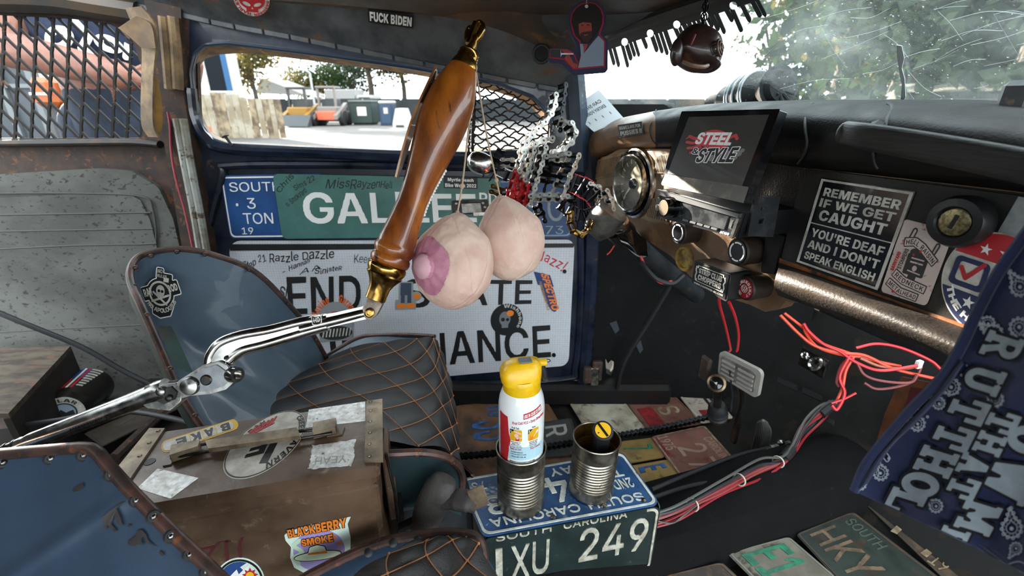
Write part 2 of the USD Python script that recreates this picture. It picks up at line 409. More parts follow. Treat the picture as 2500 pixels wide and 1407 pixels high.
def by_angle(poly, pl, n=120):
    q = proj(pl.map(np.array(poly.exterior.segmentize(.004).coords)[:-1], np.zeros(len(poly.exterior.segmentize(.004).coords) - 1))) ; an = np.arctan2(q[:, 1] - cen[1], q[:, 0] - cen[0]); o_ = np.argsort(an)
    a_ = np.linspace(-np.pi, np.pi, n, endpoint=False); return np.stack([np.interp(a_, an[o_], q[o_, k], period=2 * np.pi) for k in (0, 1)], 1)
pi_, po_ = by_angle(win_poly.buffer(.002), DP), by_angle(outer, DPo)
door.add('outer_lip', ring_mesh([[DP.hit(*p) for p in pi_], [DPo.hit(*p) for p in po_], [DPo.hit(*p) + np.array([0, .006, 0]) for p in po_]], True, False, False), rustlip)
belt = spline([DP.hit(*p) + np.array([0, -0.004, 0]) for p in [(500, 600), (545, 430), (560, 405), (800, 402), (1120, 408), (1390, 415), (1412, 470), (1418, 700), (1405, 890), (1360, 925), (1000, 942), (640, 955)]], 6)
door.add('panel_edge', tube(belt, 0.009, 8), navy)
door.done()

q_out = QP.poly([(-420, -160), (470, -120), (520, 1060), (-420, 1060)])
q_win = rnd(QP.poly([(-140, 24), (0, 36), (170, 45), (265, 58), (318, 85), (345, 160), (354, 290), (345, 337), (-140, 338)]), 0.012)
wl = Thing('wall_left', kind='structure')
wl.add('quarter_panel', QP.prism(q_out.difference(q_win), -0.010, 0.0), rust)
wl.add('window_ledge', tube(spline([QP.hit(*p) + np.array([0, -0.012, 0]) for p in [(-160, 352), (0, 350), (200, 348), (330, 347), (400, 352)]], 6), 0.012, 12, flat=0.7), M('brown_ledge', '#1f1712', 0.6, c2='#161210', sc=12, c3='#3a2614', sc3=14, lo3=0.55, hi3=0.7))
wl.add('window_header', tube(spline([QP.hit(*p) + np.array([0, -0.03, 0]) for p in [(-160, -6), (0, 2), (170, 8), (290, 26), (380, 40)]], 6), 0.036, 10, flat=0.7), M('dark_header', '#2b2b28', 0.5, c2='#40301f', sc=10))
tp = rnd(QP.poly([(-260, 432), (0, 425), (250, 410), (330, 416), (395, 455), (430, 530), (455, 640), (470, 800), (470, 1010), (-260, 1010)]), 0.02)
greyp = M('speckled_grey_panel', '#51524d', 0.8, c2='#3d3d39', sc=6, c3='#22211e', sc3=70, lo3=0.575, hi3=0.62, bump=0.3, bsc=120, stretch=(0.75, 1, 1.3))
wl.add('trim_panel', QP.prism(tp, 0.0, 0.012), greyp, 'speckled grey trim panel under the mesh window')
wl.add('trim_panel', QP.prism(tp.buffer(-0.055), 0.012, 0.016), greyp)
for k, pts in enumerate([[(-200, 478), (0, 470), (230, 470), (360, 478), (385, 510), (392, 580), (370, 592), (180, 596), (-200, 615)], [(-200, 528), (0, 522), (380, 516)], [(-200, 570), (0, 562), (385, 555)], [(-200, 820), (100, 800), (460, 782)]]):
    wl.add('groove', tube(spline([QP.hit(*p) + np.array([0, -0.0155, 0]) for p in pts], 6), 0.0022, 5), M('groove_dark', '#3f3e3a', 0.8))
wl.done()

# front of the door opening: kick panel, firewall, sloping toe board
A0 = np.array([0.165, 1.13, 0]); A1 = A0 + np.array([0.62, -0.055, 0])
wf = Thing('wall_front', kind='structure')
def vwall(a, b, z0, z1, t):
    d = unit(b - a); n = np.array([-d[1], d[0], 0]); return bx((a + b) / 2 + Z * (z0 + z1) / 2 + n * t / 2, [d, n, Z], [np.linalg.norm(b - a) / 2, abs(t) / 2, (z1 - z0) / 2])
kick = M('dark_kick_panel', '#0b0c0d', 0.85, spec=.25, c2='#070808', sc=11, c3='#1e1e1e', sc3=45, lo3=0.6, hi3=0.72)
_kd = unit(A1 - A0); KPl = Plane(A0, np.cross(_kd, Z) if np.cross(_kd, Z) @ (CAM - A0) > 0 else -np.cross(_kd, Z), _kd)
_kp = Polygon([KPl.uv(A0), KPl.uv(A1), KPl.uv(A1 + Z * .8), KPl.uv(A0 + Z * .8)]).difference(KPl.poly([(1478, 876), (1484, 888), (1492, 880), (1500, 884), (1498, 906), (1492, 918), (1480, 912)]))
wf.add('kick_panel', KPl.prism(_kp, -0.03, 0.0), kick)
wf.add('door_sill', bx([-.30, 1.105, .035], AX, [.75, .035, .035], .012), M('sill_dark', '#0e0f11', .7, spec=.25, c2='#1a1410', sc=14))
FW = 1.12
def car(F, L, z): return FV * F + LV * L + Z * z
wf.add('firewall', bx(car(FW, 0.35, 0.45), CARAX, [0.02, 0.80, 0.36]), kick)
toe = [[car(0.90, l, 0.0) for l in (1.0, 0.6, 0.2, -0.5)], [car(1.0, l, 0.12) for l in (1.0, 0.6, 0.2, -0.5)], [car(1.09, l, 0.30) for l in (1.0, 0.6, 0.2, -0.5)]]
wf.add('toe_board', sheet(grid(toe, 10, 9), np.array([0.01, 0, -0.01])), M('toe_metal', '#131312', 0.65, 0.1, spec=.3, c2='#0c0c0b', sc=10, c3='#20190f', sc3=20))
TP = Plane(car(0.955, 0.5, 0.12), unit(np.cross(LV, car(1.0, 0, 0.12) - car(0.90, 0, 0.0))) * -1 if False else unit(car(-0.12, 0, 0.10)))
for q in ([(1905, 925), (1950, 945), (1948, 958), (1903, 938)], [(1965, 950), (2010, 970), (2008, 984), (1963, 963)], [(2000, 1010), (2040, 1030), (2038, 1042), (1998, 1022)]):
    wf.add('slot', TP.prism(TP.poly(q), 0.004, 0.012), M('slot_black', '#050505', 0.9))
wf.done()
# dark pillar post and rusty hinge at the front of the door, with the strap behind
hp = Thing('trim_2', kind='structure')
hp.add('hinge_post', tube(spline([atY(1432, 300, 1.09), atY(1445, 500, 1.10), atY(1440, 700, 1.10), atY(1425, 930, 1.10)], 6), 0.020, 8), navy)
hp.add('body_strap', tube(spline([atY(1640, 690, 1.03), atY(1580, 790, 1.05), atY(1525, 880, 1.07), atY(1505, 950, 1.08)], 6), 0.012, 8, flat=0.45), rubber)
hp.add('hinge', bx(atY(1458, 905, 1.075), AX, [0.013, 0.008, 0.03], 0.003), rust)
hp.add('hinge', bx(atY(1435, 915, 1.075), AX, [0.012, 0.01, 0.025], 0.004), rust)
hp.add('hinge_bracket', bx(atY(1452, 920, 1.068), AX, [0.011, 0.004, 0.028], 0.002), steel)
hp.done()

# floor, tunnel and roof
fl = M('rusty_floor', '#12100f', 0.85, spec=.25, c2='#1c1510', sc=12, c3='#0b0a0a', sc3=20, bump=0.2)
struct('floor', bx([0.1, 0.45, -0.02], CARAX, [1.25, 0.95, 0.02]), fl)
tun = []
for F in np.linspace(-1.0, 1.04, 22):
    w = 0.078; h = 0.095
    tun.append([car(F, 0.535 + w * c, h * s + 0.0) for c, s in ((1.25, -0.02), (1.05, 0.5), (0.8, 0.86), (0.4, 0.99), (0, 1.02), (-0.4, 0.99), (-0.8, 0.86), (-1.05, 0.5), (-1.25, -0.02))])
struct('floor_tunnel', sheet(np.array(tun), np.array([0, 0, -0.004])), carpet)
_h0, _h1 = atF(1480, 78, 0.47), atF(1730, -6, 0.47)
def roofz(F, L):
    a = abs((L - 0.20) / 0.86); z = 1.035 - 0.03 * a ** 2 - 0.05 * a ** 6
    if F > -0.1:
        l0, l1 = _h0 @ LV, _h1 @ LV; zl = _h0[2] + (_h1[2] - _h0[2]) * (min(max(L, l1 - .25), l0 + .05) - l0) / (l1 - l0); t = ((F + 0.1) / 0.57) ** 2; z = z * (1 - t) + (zl + .004) * t
    return z
RG = np.array([[car(F, L, roofz(F, L)) for L in np.linspace(-0.75, 1.02, 26)] for F in np.linspace(-1.0, 0.47, 20)])
struct('ceiling', sheet(RG, np.array([0, 0, 0.012])), rustroof)
HL = [(250, 0), (400, 26), (540, 58), (680, 84), (800, 108), (950, 138), (1100, 168), (1250, 198), (1395, 224)]
HU = [(250, -90), (400, -40), (540, -8), (680, 6), (800, 16), (950, 30), (1100, 44), (1250, 84), (1400, 160)]
rail = Thing('trim_1', kind='structure')
low3 = [atY(x, y, 1.088) for x, y in HL]; mid3 = [atY(a[0], (a[1] + b[1]) / 2 , 1.062) for a, b in zip(HL, HU)]; up3 = [atY(x, y, 1.03) for x, y in HU]
back3 = [np.array([p[0], 0.93, max(p[2] + 0.035, 0.99)]) for p in up3]
grey_rail = M('grey_rail', '#56585a', 0.45, c2='#3a3c3e', sc=12, c3='#6a4a34', sc3=18, lo3=0.6, hi3=0.7, rvar=0.12)
rail.add('roof_rail', sheet(grid([low3, mid3, up3], 40, 8), 0.004), grey_rail)
rail.add('roof_cove', sheet(grid([up3, [(np.asarray(a) + b) / 2 + Z * 0.008 for a, b in zip(up3, back3)], back3], 40, 6), 0.004), rustroof)
ls = spline(low3, 12)
for k in range(17):
    a, b = ls[int(k * (len(ls) - 2) / 17) + 0], ls[int((k + 1) * (len(ls) - 2) / 17)]
    c = (a + b) / 2; d = unit(b - a)
    rail.add('clip_tab', bx(c + np.array([0, -0.004, -0.001]), [d, np.cross(Z, d), Z], [np.linalg.norm(b - a) * 0.47, 0.003, 0.0055], 0.0015), grey_rail)
rail.done()
# A pillar, windscreen and its rubber
WT0, WT1 = atF(1480, 84, 0.47), atF(1730, 0, 0.47)
WB = atF(1500, 300, 0.74)
WP = Plane(WT0, np.cross(WT1 - WT0, WB - WT0) * (1 if np.cross(WT1 - WT0, WB - WT0) @ (CAM - WT0) > 0 else -1))
ap = Thing('trim_3', kind='structure')
def strip(rows, mat, name, th=0.01): ap.add(name, sheet(grid(rows, 16, 4), th), mat)
strip([[atY(1372, 120, 1.06), atY(1385, 200, 1.06), atY(1392, 330, 1.07), atY(1392, 420, 1.08)], [atY(1400, 120, 1.04), atY(1412, 200, 1.045), atY(1420, 330, 1.05), atY(1425, 420, 1.06)]], M('pillar_blue', '#2c3b4c', 0.4, c2='#1d2937', sc=14, c3='#59646b', sc3=25), 'windscreen_pillar', 0.03)
strip([[atY(1240, 70, 1.05), atY(1300, 95, 1.05), atY(1370, 130, 1.04), atY(1400, 165, 1.03)], [atY(1310, 40, 0.99), atY(1370, 60, 0.97), atY(1430, 80, 0.95), atY(1478, 88, 0.93)], [atY(1420, -40, 0.90), atY(1480, -40, 0.88), atY(1560, -20, 0.85), atY(1640, 20, 0.80)]], M('pillar_dark', '#262b31', 0.45, c2='#191c20', sc=10, c3='#6a5a40', sc3=20, lo3=0.6, hi3=0.7), 'pillar_gusset', 0.01)
c = atY(1322, 132, 1.02); ap.add('drain_hole', lathe([(0.012, 0), (0.014, 0.003), (0.017, 0.003), (0.019, 0)], c, unit(CAM - c), 20), rubber)
ap.done()
wp = WP.poly([(1405, 170), (1435, 125), (1480, 84), (1730, 0), (2750, -345), (2750, 420), (1405, 420)])
FRES = {'ramp': [(0, (.04,) * 3), (.5, (.05,) * 3), (.75, (.12,) * 3), (.9, (.35,) * 3), (1, (.9,) * 3)]}
glassm = usdkit.material(stage, '/World/Looks/dusty_glass', {
    'g': ('geometry', {}), 'mp': ('mapping', dict(scale=(7, 7, 10))), 'n': ('noise_texture', dict(scale=1.0, detail=6.0, roughness=0.65)),
    'r': ('rgb_ramp', {'ramp': [(0, (0.006,) * 3), (0.45, (0.015,) * 3), (0.62, (0.04,) * 3), (0.80, (0.11,) * 3), (1, (0.16,) * 3)]}),
    's': ('noise_texture', dict(scale=260.0, detail=2.0)), 'sr': ('rgb_ramp', {'ramp': [(0, (0,) * 3), (0.70, (0,) * 3), (0.76, (0.25,) * 3), (1, (0.3,) * 3)]}),
    'mx': ('mix', dict(mix_type='add', fac=1.0, use_clamp=True)),
    't': ('transparent_bsdf', dict(color=(0.93, 0.97, 0.97))), 'lw': ('layer_weight', dict(blend=0.5)), 'f': ('rgb_ramp', FRES), 'gl': ('glossy_bsdf', dict(roughness=0.02, color=(1, 1, 1))),
    'tl': ('translucent_bsdf', dict(color=(0.84, 0.87, 0.84))), 'm1': ('mix_closure', {}), 'm2': ('mix_closure', {})},
    [('g.position', 'mp.vector'), ('mp.vector', 'n.vector'), ('n.fac', 'r.fac'), ('g.position', 's.vector'), ('s.fac', 'sr.fac'), ('r.color', 'mx.color1'), ('sr.color', 'mx.color2'),
     ('t.BSDF', 'm1.closure1'), ('gl.BSDF', 'm1.closure2'), ('lw.facing', 'f.fac'), ('f.color', 'm1.fac'), ('m1.closure', 'm2.closure1'), ('tl.BSDF', 'm2.closure2'), ('mx.color', 'm2.fac')], surface='m2.closure')
ws = Thing('window_1', kind='structure')
ws.add('windscreen_pane', WP.prism(wp, -0.005, 0.0), glassm)
gk = spline([WP.hit(*p) for p in [(1416, 420), (1413, 300), (1410, 195), (1435, 128), (1482, 88), (1600, 45), (1732, 2), (2000, -88), (2700, -320)]], 8)
ws.add('rubber_seal', tube(gk, 0.010, 8), rubber)
scr = M('scratch_white', '#dfe6e8', 0.8)
R = random.Random(5)
ms = []
for k in range(34):
    x, y = R.uniform(1750, 2500), R.uniform(10, 230); a = R.choice([-0.22, -0.28, -0.35, -0.1, 0.9]) + R.uniform(-0.25, 0.15); l = R.uniform(25, 190)
    cv = R.uniform(-0.12, 0.12) * l
    ms.append(tube(spline([WP.hit(x, y), WP.hit(x + l * 0.5 * math.cos(a), y + l * 0.5 * math.sin(a) + cv), WP.hit(x + l * math.cos(a), y + l * math.sin(a))], 5), R.uniform(0.00007, 0.00016), 4))
ws.add('scratch', cat(ms), scr, kind='stuff')
ws.add('dried_drip', WP.prism(WP.poly([(2190, 108), (2203, 110), (2209, 140), (2203, 165), (2210, 190), (2212, 235), (2205, 250), (2200, 246), (2203, 205), (2196, 170), (2192, 140)]), 0.0005, 0.0012), M('drip', '#b9c0c0', 0.9))
# torn sun strip of lettering along the top edge
fing = [sbox(0, 0.62, 8.0, 1.2)]; xs = 0.05
for k in range(26):
    w = R.uniform(0.11, 0.17); h = R.choice([0.30, 0.42, 0.2, 0.5, 0.34])
    fing.append(LineString([(xs + w / 2, 0.7), (xs + w / 2 + 0.10, 0.62 - h)]).buffer(w * 0.55)); xs += w + R.choice([0.05, 0.07, 0.28])
holes = unary_union([affinity.translate(ell(0, 0, .16, .10, 0), .9 + 1.25 * k, .68) for k in range(6)])
fs = unary_union(fing).difference(holes).intersection(sbox(0, 0.05, 8, 1.1))
SQ = Quad(WP, [(1478, 86), (1905, -62), (1945, 40), (1492, 182)], 8.0, 1.0)
ws.add('sun_strip', SQ.prism(fs, 0.0005, 0.0015), M('strip_grey', '#2c3335', 0.7), 'dark torn lettering strip along the top of the windscreen')
ws.done()

# B pillar with tan ribbed trim
bp = Thing('trim_4', kind='structure')
PB = Plane((0, 1.075, 0), (0, -1, 0))
bp.add('pillar_post', PB.prism(rnd(PB.poly([(330, -60), (440, -60), (446, 220), (520, 640), (450, 640), (400, 345), (372, 330), (385, 100)]), 0.004), -0.045, 0.0), rust)
for pts in ([(405, 42), (412, 120), (420, 218)], [(428, 42), (435, 120), (440, 218)]):
    bp.add('trim_rib', tube(spline([PB.hit(*p) + np.array([0, -0.006, 0]) for p in pts], 5), 0.0105, 8), tan)
for pts in ([(436, 290), (455, 400), (478, 520), (497, 640)], [(452, 290), (470, 400), (493, 520), (514, 640)]):
    bp.add('edge_trim', tube(spline([PB.hit(*p) + np.array([0, -0.006, 0]) for p in pts], 5), 0.0085, 8), M('pale_trim', '#9a9c96', 0.6, c2='#77705f', sc=20, c3='#4a3a2c', sc3=30))
bp.done()

# exterior ground
struct('ground', bx([-10, 60, -0.31], AX, [90, 75, 0.02]), M('pale_gravel', '#55534f', 0.95, c2='#494744', sc=0.8, c3='#64625e', sc3=3, bump=0.2, bsc=20))
# ================================================================ dashboard
def tq(pl, px4, shape, h0=0.0003, h1=0.0008):
    """A shape stretched over a four-cornered patch of a plane."""
    return Quad(pl, px4).prism(fit(shape, 0, 0, 1, 1), h0, h1)
dash = Thing('dashboard', 'worn brown and black padded dashboard with round speedometer and stickered glove box', 'dashboard')
CR = [(1402, 352), (1425, 325), (1500, 293), (1600, 271), (1700, 258), (1830, 252), (1975, 252), (2160, 253), (2300, 264), (2500, 285), (2800, 325)]
NO = [(1397, 390), (1418, 352), (1500, 325), (1600, 308), (1700, 300), (1830, 305), (1975, 318), (2160, 335), (2300, 350), (2500, 375), (2800, 425)]
BR_ = [(1404, 430), (1440, 385), (1505, 357), (1600, 350), (1700, 352), (1830, 375), (1960, 393), (2160, 412), (2300, 427), (2500, 452), (2800, 505)]
RC = [(1425, 448), (1455, 396), (1512, 366), (1600, 362), (1700, 366), (1830, 390), (1960, 412), (2160, 432), (2300, 447), (2500, 474), (2800, 530)]
def row(px, F): return [atF(x, y, F) for x, y in px]
def back(px, F0, F): return [atF(x, y, F0) + FV * (F - F0) + Z * 0.004 for x, y in px]
n1 = 4
def pad(a, b):
    rows = [back(CR[a:b], 0.545, 0.74), back(CR[a:b], 0.545, 0.62), row(CR[a:b], 0.545), row([((p[0] * .45 + q[0] * .55), (p[1] * .6 + q[1] * .4)) for p, q in zip(CR[a:b], NO[a:b])], 0.505), row(NO[a:b], 0.494), row([((p[0] + q[0]) / 2, (p[1] + q[1]) / 2) for p, q in zip(NO[a:b], BR_[a:b])], 0.495), row(BR_[a:b], 0.502), row(RC[a:b], DASHF + 0.004)]
    return sheet(grid(rows, 60, 36), 0.006)
dash.add('dash_pad', pad(0, 4), leather_b, 'worn tan brown padded end of the dashboard')
dash.add('dash_pad', pad(3, 11), leather_k)
face = FP.poly([(1428, 440), (1455, 395), (1512, 364), (1700, 364), (1960, 408), (2500, 470), (2800, 524), (2800, 1010), (2340, 862), (1960, 742), (1918, 735), (1905, 752), (1868, 762), (1830, 744), (1780, 728), (1700, 692), (1668, 657), (1640, 627), (1560, 574), (1500, 538), (1445, 505)])
gb_out = rnd(FP.poly([(1962, 428), (2040, 412), (2500, 468), (2700, 500), (2700, 960), (2500, 870), (1907, 640)]), 0.012)
lh = FP.hit(1672, 632); lhuv = FP.uv(lh)
hole = affinity.translate(circ(0, 0, 0.016), *lhuv)
dash.add('face_panel', FP.prism(face.difference(hole), -0.02, 0.0), leather_b)
dash.add('dark_surround', FP.prism(FP.poly([(1700, 366), (1960, 410), (2500, 472), (2500, 500), (2040, 420), (1968, 440), (1918, 610), (1885, 596), (1840, 585), (1800, 480), (1700, 470)]), 0.0, 0.002), leather_k)
gbl = FP.poly([(1600, 560), (1820, 640), (1900, 668), (1912, 640), (1935, 560), (1962, 440), (1945, 418), (1880, 405), (1700, 372), (1640, 366), (1640, 500)])
dash.add('glove_box_door', FP.prism(gb_out.buffer(-0.003), 0.0, 0.006), charcoal, 'charcoal glove box door covered in stickers')
ledge = grid([row([(1903, 640), (2000, 672), (2200, 742), (2350, 796), (2560, 870), (2760, 950)], 0.518), row([(1900, 655), (2000, 690), (2200, 764), (2348, 822), (2560, 905), (2760, 990)], 0.482), row([(1893, 678), (2000, 712), (2200, 788), (2345, 848), (2560, 935), (2760, 1025)], 0.470), row([(1890, 700), (2000, 738), (2200, 812), (2342, 868), (2560, 960), (2760, 1050)], 0.474), row([(1900, 722), (2000, 757), (2200, 826), (2340, 882), (2560, 976), (2760, 1068)], 0.50)], 50, 20)
dash.add('lower_roll', sheet(ledge, 0.004), M('bronze_leather', '#2d251e', 0.52, c2='#191512', sc=16, bump=0.7, bsc=330, rvar=0.1))
dash.add('rust_strip', FP.prism(FP.poly([(1906, 642), (2000, 676), (2200, 748), (2350, 802), (2560, 878), (2560, 858), (2350, 784), (2200, 732), (2000, 660), (1912, 628)]), 0.003, 0.0075), M('orange_rust', '#9a5524', 0.85, c2='#5a3a22', sc=40, c3='#3a2e24', sc3=60, bump=0.4), 'orange rusty strip below the glove box door')
# lower middle swell with the knobs, seams and creases
dash.add('seam', tube(spline([atF(1602, 268, 0.541), atF(1596, 290, 0.505), atF(1586, 312, 0.492), atF(1592, 340, 0.494), atF(1606, 356, 0.503)], 6), 0.0012, 5), rubber)
for pts in ([(1985, 252, .543), (1972, 262, .53), (1966, 290, .50), (1966, 320, .490), (1970, 350, .491), (1962, 380, .496), (1948, 400, .505)], [(2168, 252, .543), (2178, 262, .532), (2166, 290, .503), (2160, 320, .492)], [(2130, 372, .493), (2134, 395, .498), (2142, 412, .502)]):
    dash.add('split_crease', tube(spline([atF(*p) for p in pts], 6), 0.0016, 6), rubber)
# loudspeaker grilles: pale fields with dark slots between slats
gm = M('tan_grille', '#8f7758', 0.5, c2='#6a5743', sc=20)
FP1 = FPl(DASHF - 0.001)
def grille(px4, n, pad_=0.12):
    Q = Quad(FP1, px4); dash.add('grille_backing', Q.prism(Q.full(), 0.0, 0.001), M('slot_black', '#050505', 0.9))
    dash.add('grille_slats', cat([Q.prism(sbox((i + 0.0) / n, 0, (i + 0.55) / n, 1), 0.001, 0.003) for i in range(n)] + [Q.prism(sbox(0, -0.03, 1, 0.04), 0.001, 0.0032), Q.prism(sbox(0, 0.96, 1, 1.03), 0.001, 0.0032)]), gm, kind='stuff')
dash.add('instrument_panel', FP.prism(rnd(FP.poly([(1447, 412), (1470, 384), (1520, 372), (1645, 366), (1655, 400), (1640, 545), (1600, 545), (1520, 515), (1447, 500)]), 0.006), 0.0, 0.0012), gm)
grille([(1462, 392), (1520, 378), (1512, 425), (1452, 438)], 20)
grille([(1448, 460), (1506, 452), (1508, 498), (1446, 488)], 18)
grille([(1608, 380), (1645, 376), (1638, 422), (1600, 422)], 9)
grille([(1590, 486), (1636, 482), (1634, 546), (1580, 530)], 10)
# speedometer
SC = atF(1553, 448, DASHF)
axn = -FV
sp = dash.add('speedometer', lathe([(0.060, 0), (0.0605, 0.006), (0.064, 0.010), (0.068, 0.008), (0.070, 0.002), (0.070, 0)], SC, axn, 48), chrome, 'round speedometer with a polished chrome bezel')
dash.add('inner_ring', lathe([(0.050, 0.004), (0.051, 0.021), (0.0535, 0.0225), (0.056, 0.020), (0.0575, 0.004)], SC, axn, 48), chrome, sub=sp)
dash.add('ring_wall', lathe([(0.0575, 0), (0.0575, 0.012), (0.0600, 0.012), (0.0600, 0)], SC, axn, 48), glossk, sub=sp)
dash.add('dial', lathe([(0.051, 0.003), (0.051, 0.006)], SC, axn, 40), M('dial_grey', '#8f8b7c', 0.4, c2='#5f5b50', sc=30), sub=sp)
SPL = Plane(SC + axn * 0.006, axn)
tick = unary_union([LineString([(0.040 * math.cos(a), 0.040 * math.sin(a)), (0.047 * math.cos(a), 0.047 * math.sin(a))]).buffer(0.0009) for a in np.radians(np.arange(-50, 231, 20))])
dash.add('dial_marks', SPL.prism(tick, 0.0, 0.0005), white, sub=sp)
dash.add('needle', SPL.prism(Polygon([(-0.004, 0.002), (-0.030, -0.034), (0.002, -0.003)]), 0.001, 0.002), white, sub=sp)
dash.add('needle_hub', lathe([(0.011, 0.006), (0.010, 0.011), (0.007, 0.0125)], SC, axn, 24), glossk, sub=sp)
paneg = usdkit.material(stage, '/World/Looks/clear_pane', {'t': ('transparent_bsdf', dict(color=(0.95, 0.95, 0.93))), 'lw': ('layer_weight', dict(blend=0.5)), 'f': ('rgb_ramp', FRES), 'gl': ('glossy_bsdf', dict(roughness=0.04, color=(1, 1, 1))), 'm1': ('mix_closure', {})},
    [('t.BSDF', 'm1.closure1'), ('gl.BSDF', 'm1.closure2'), ('lw.facing', 'f.fac'), ('f.color', 'm1.fac')], surface='m1.closure')
dash.add('speedometer_glass', lathe([(0.050, 0.0), (0.050, 0.0012)], SC + axn * 0.017, axn, 40), paneg, sub=sp)
# knobs
def knob(px, F, r, ln, name, cap, lab, ring=True):
    c = atF(*px, F); k = dash.add(name, lathe([(r * 0.95, -ln), (r * 0.95, -ln * 0.35), (r * 1.0, -0.008), (r * 0.97, -0.002), (r * 0.86, 0.0), (r * 0.80, -0.001)], c, axn, 32), M('knob_brown', '#2e2620', 0.5), lab)
    dash.add('knob_cap', lathe([(r * 0.80, -0.002), (r * 0.80, 0.0006)], c, axn, 28), cap, sub=k)
    pl = Plane(c + axn * 0.0006, axn); return k, pl
for px in ((1655, 568), (1800, 615)):
    k, pl = knob(px, 0.487, 0.0205, 0.036, 'knob', glossk, None)
    g = unary_union([LineString([(0.0128 * math.cos(a), 0.0128 * math.sin(a)) for a in np.radians(np.linspace(a0, a1, 9))]).buffer(0.0011) for a0, a1 in ((-50, 50), (70, 115), (135, 225), (245, 290))])
    dash.add('knob_print', pl.prism(g, 0, 0.0004), white, sub=k)
k, pl = knob((1818, 705), 0.487, 0.0175, 0.034, 'emergency_knob', M('knob_red', '#8f1722', 0.4), 'black knob with a red face reading EMERGENCY')
dash.add('knob_lettering', pl.prism(unary_union([arc_text('EMERGENCY', 0.0082, 0.0042, 170, -60, 800), arc_text('GO', 0.0124, 0.0040, 215, 250, 800, True), circ(0, 0, 0.0056).difference(circ(0, 0, 0.0049)), line([(-0.004, 0.003), (-0.0015, -0.004), (0, 0), (0.0015, -0.004), (0.004, 0.003)], 0.0009), line([(-0.002, 0.0045), (0, 0.0005), (0.002, 0.0045)], 0.0009)]), 0, 0.0004), offwhite, sub=k)
lt = dash.add('lighter_socket', lathe([(0.0155, -0.03), (0.0155, 0.001), (0.017, 0.004), (0.021, 0.004), (0.023, 0.001), (0.023, 0)], lh, axn, 36), M('worn_yellow', '#a98a3c', 0.5, c2='#5f4a24', sc=50), 'worn yellow ringed lighter socket')
dash.add('socket_barrel', cat([lathe([(0.0150, -0.03), (0.0150, -0.028)], lh, axn, 24)]), steel, sub=lt)
dash.add('edge_pad', FP.prism(rnd(FP.poly([(1888, 560), (1925, 575), (1906, 668), (1872, 664)]), 0.004), 0.0, 0.011), leather_k)
# grab handle
gh = spline([atF(2064, 326, 0.452), atF(2110, 333, 0.440), atF(2200, 348, 0.437), atF(2350, 376, 0.437), atF(2500, 406, 0.437), atF(2760, 462, 0.44)], 8)
prof = [(0.006 * math.cos(a) * 1.0, 0.0115 * (abs(math.sin(a)) ** 0.6) * np.sign(math.sin(a))) for a in np.linspace(0, 2 * np.pi, 21)[:-1]]
ghm = M('ribbed_black', '#1d1c1b', 0.42, c2='#2a2826', sc=8, stretch=(3, 3, 60), bump=0.5, bsc=30)
hnd = dash.add('grab_handle', sweep(gh, prof, Z), ghm, 'black ribbed passenger grab handle')
dash.add('handle_end', ballm(gh[0], 0.0112, 2, (0.7, 0.7, 1.0)), ghm, sub=hnd)
dash.add('handle_post', tube([atF(2130, 322, 0.452), atF(2142, 310, 0.50)], 0.007, 8), blackpl, sub=hnd)
# ---- stickers on the dashboard
GP = FPl(DASHF - 0.0065)
def sticker(th, name, pl, px4, W, H, base, layers, label, r=0.0, shape=None, h=0.0005):
    Q = Quad(pl, px4, W, H); p = th.add(name, Q.prism(shape if shape is not None else Q.full(r), 0.0, h), base, label)
    for i, (nm, sh, mat) in enumerate(layers):
        for g in (polys(sh) if nm == 'star' else [sh]): th.add(nm, Q.prism(g, h + i * 0.00012, h + 0.00035 + i * 0.00012), mat, sub=p)
    return p, Q
W, H = 10.0, 13.0
def L(s, x0, y0, x1, y1, w=800): return fit(text(s, w), x0, y0, x1, y1)
fr = sbox(0.12, 0.12, 9.88, 12.88).difference(sbox(0.42, 0.42, 9.58, 12.58))
worn = M('gloss_black_worn', '#15161a', 0.16, c2='#15161a', c3='#b5a884', sc3=14, lo3=0.66, hi3=0.70, coat=0.5, bump=0.05, bsc=60)
sticker(dash, 'sticker', GP, [(2005, 434), (2236, 468), (2145, 712), (1943, 640)], W, H, worn, [('lettering', unary_union([fr, L('REMEMBER', 0.9, 10.55, 9.2, 11.75), L('IF WE GET', 0.8, 8.95, 9.1, 10.2), L('CAUGHT', 1.2, 7.05, 8.7, 8.6), sbox(0.42, 6.35, 9.58, 6.5), L("YOU'RE DEAF", 0.9, 4.45, 9.2, 5.75, 760), L("AND I DON'T", 0.9, 2.7, 9.2, 4.0, 760), L('SPEAK ENGLISH', 0.9, 1.0, 9.2, 2.2, 760)]), offwhite)], 'black sticker reading REMEMBER IF WE GET CAUGHT')
lg = unary_union([line([(-1, -.2), (0, -.6), (1, -.2)], .5)])
piston = unary_union([sbox(3.4, 4.6, 7.0, 7.6).buffer(0.3), ell(5.2, 8.2, 1.9, 0.8), sbox(4.4, 3.2, 6.0, 5)])
pin = unary_union([line([(2.6, 10.2), (2.9, 11.6)], 1.0), line([(7.8, 9.0), (8.1, 10.2)], 0.9)])
rib1 = line([(1.7, 9.4), (3.6, 9.9), (5.4, 9.3), (8.6, 7.4)], 1.25, 2); rib2 = line([(1.6, 4.0), (3.8, 3.1), (8.6, 2.6)], 1.2, 2); rib3 = line([(0.9, 2.2), (3.8, 1.1), (7.6, 0.9)], 1.15, 2)
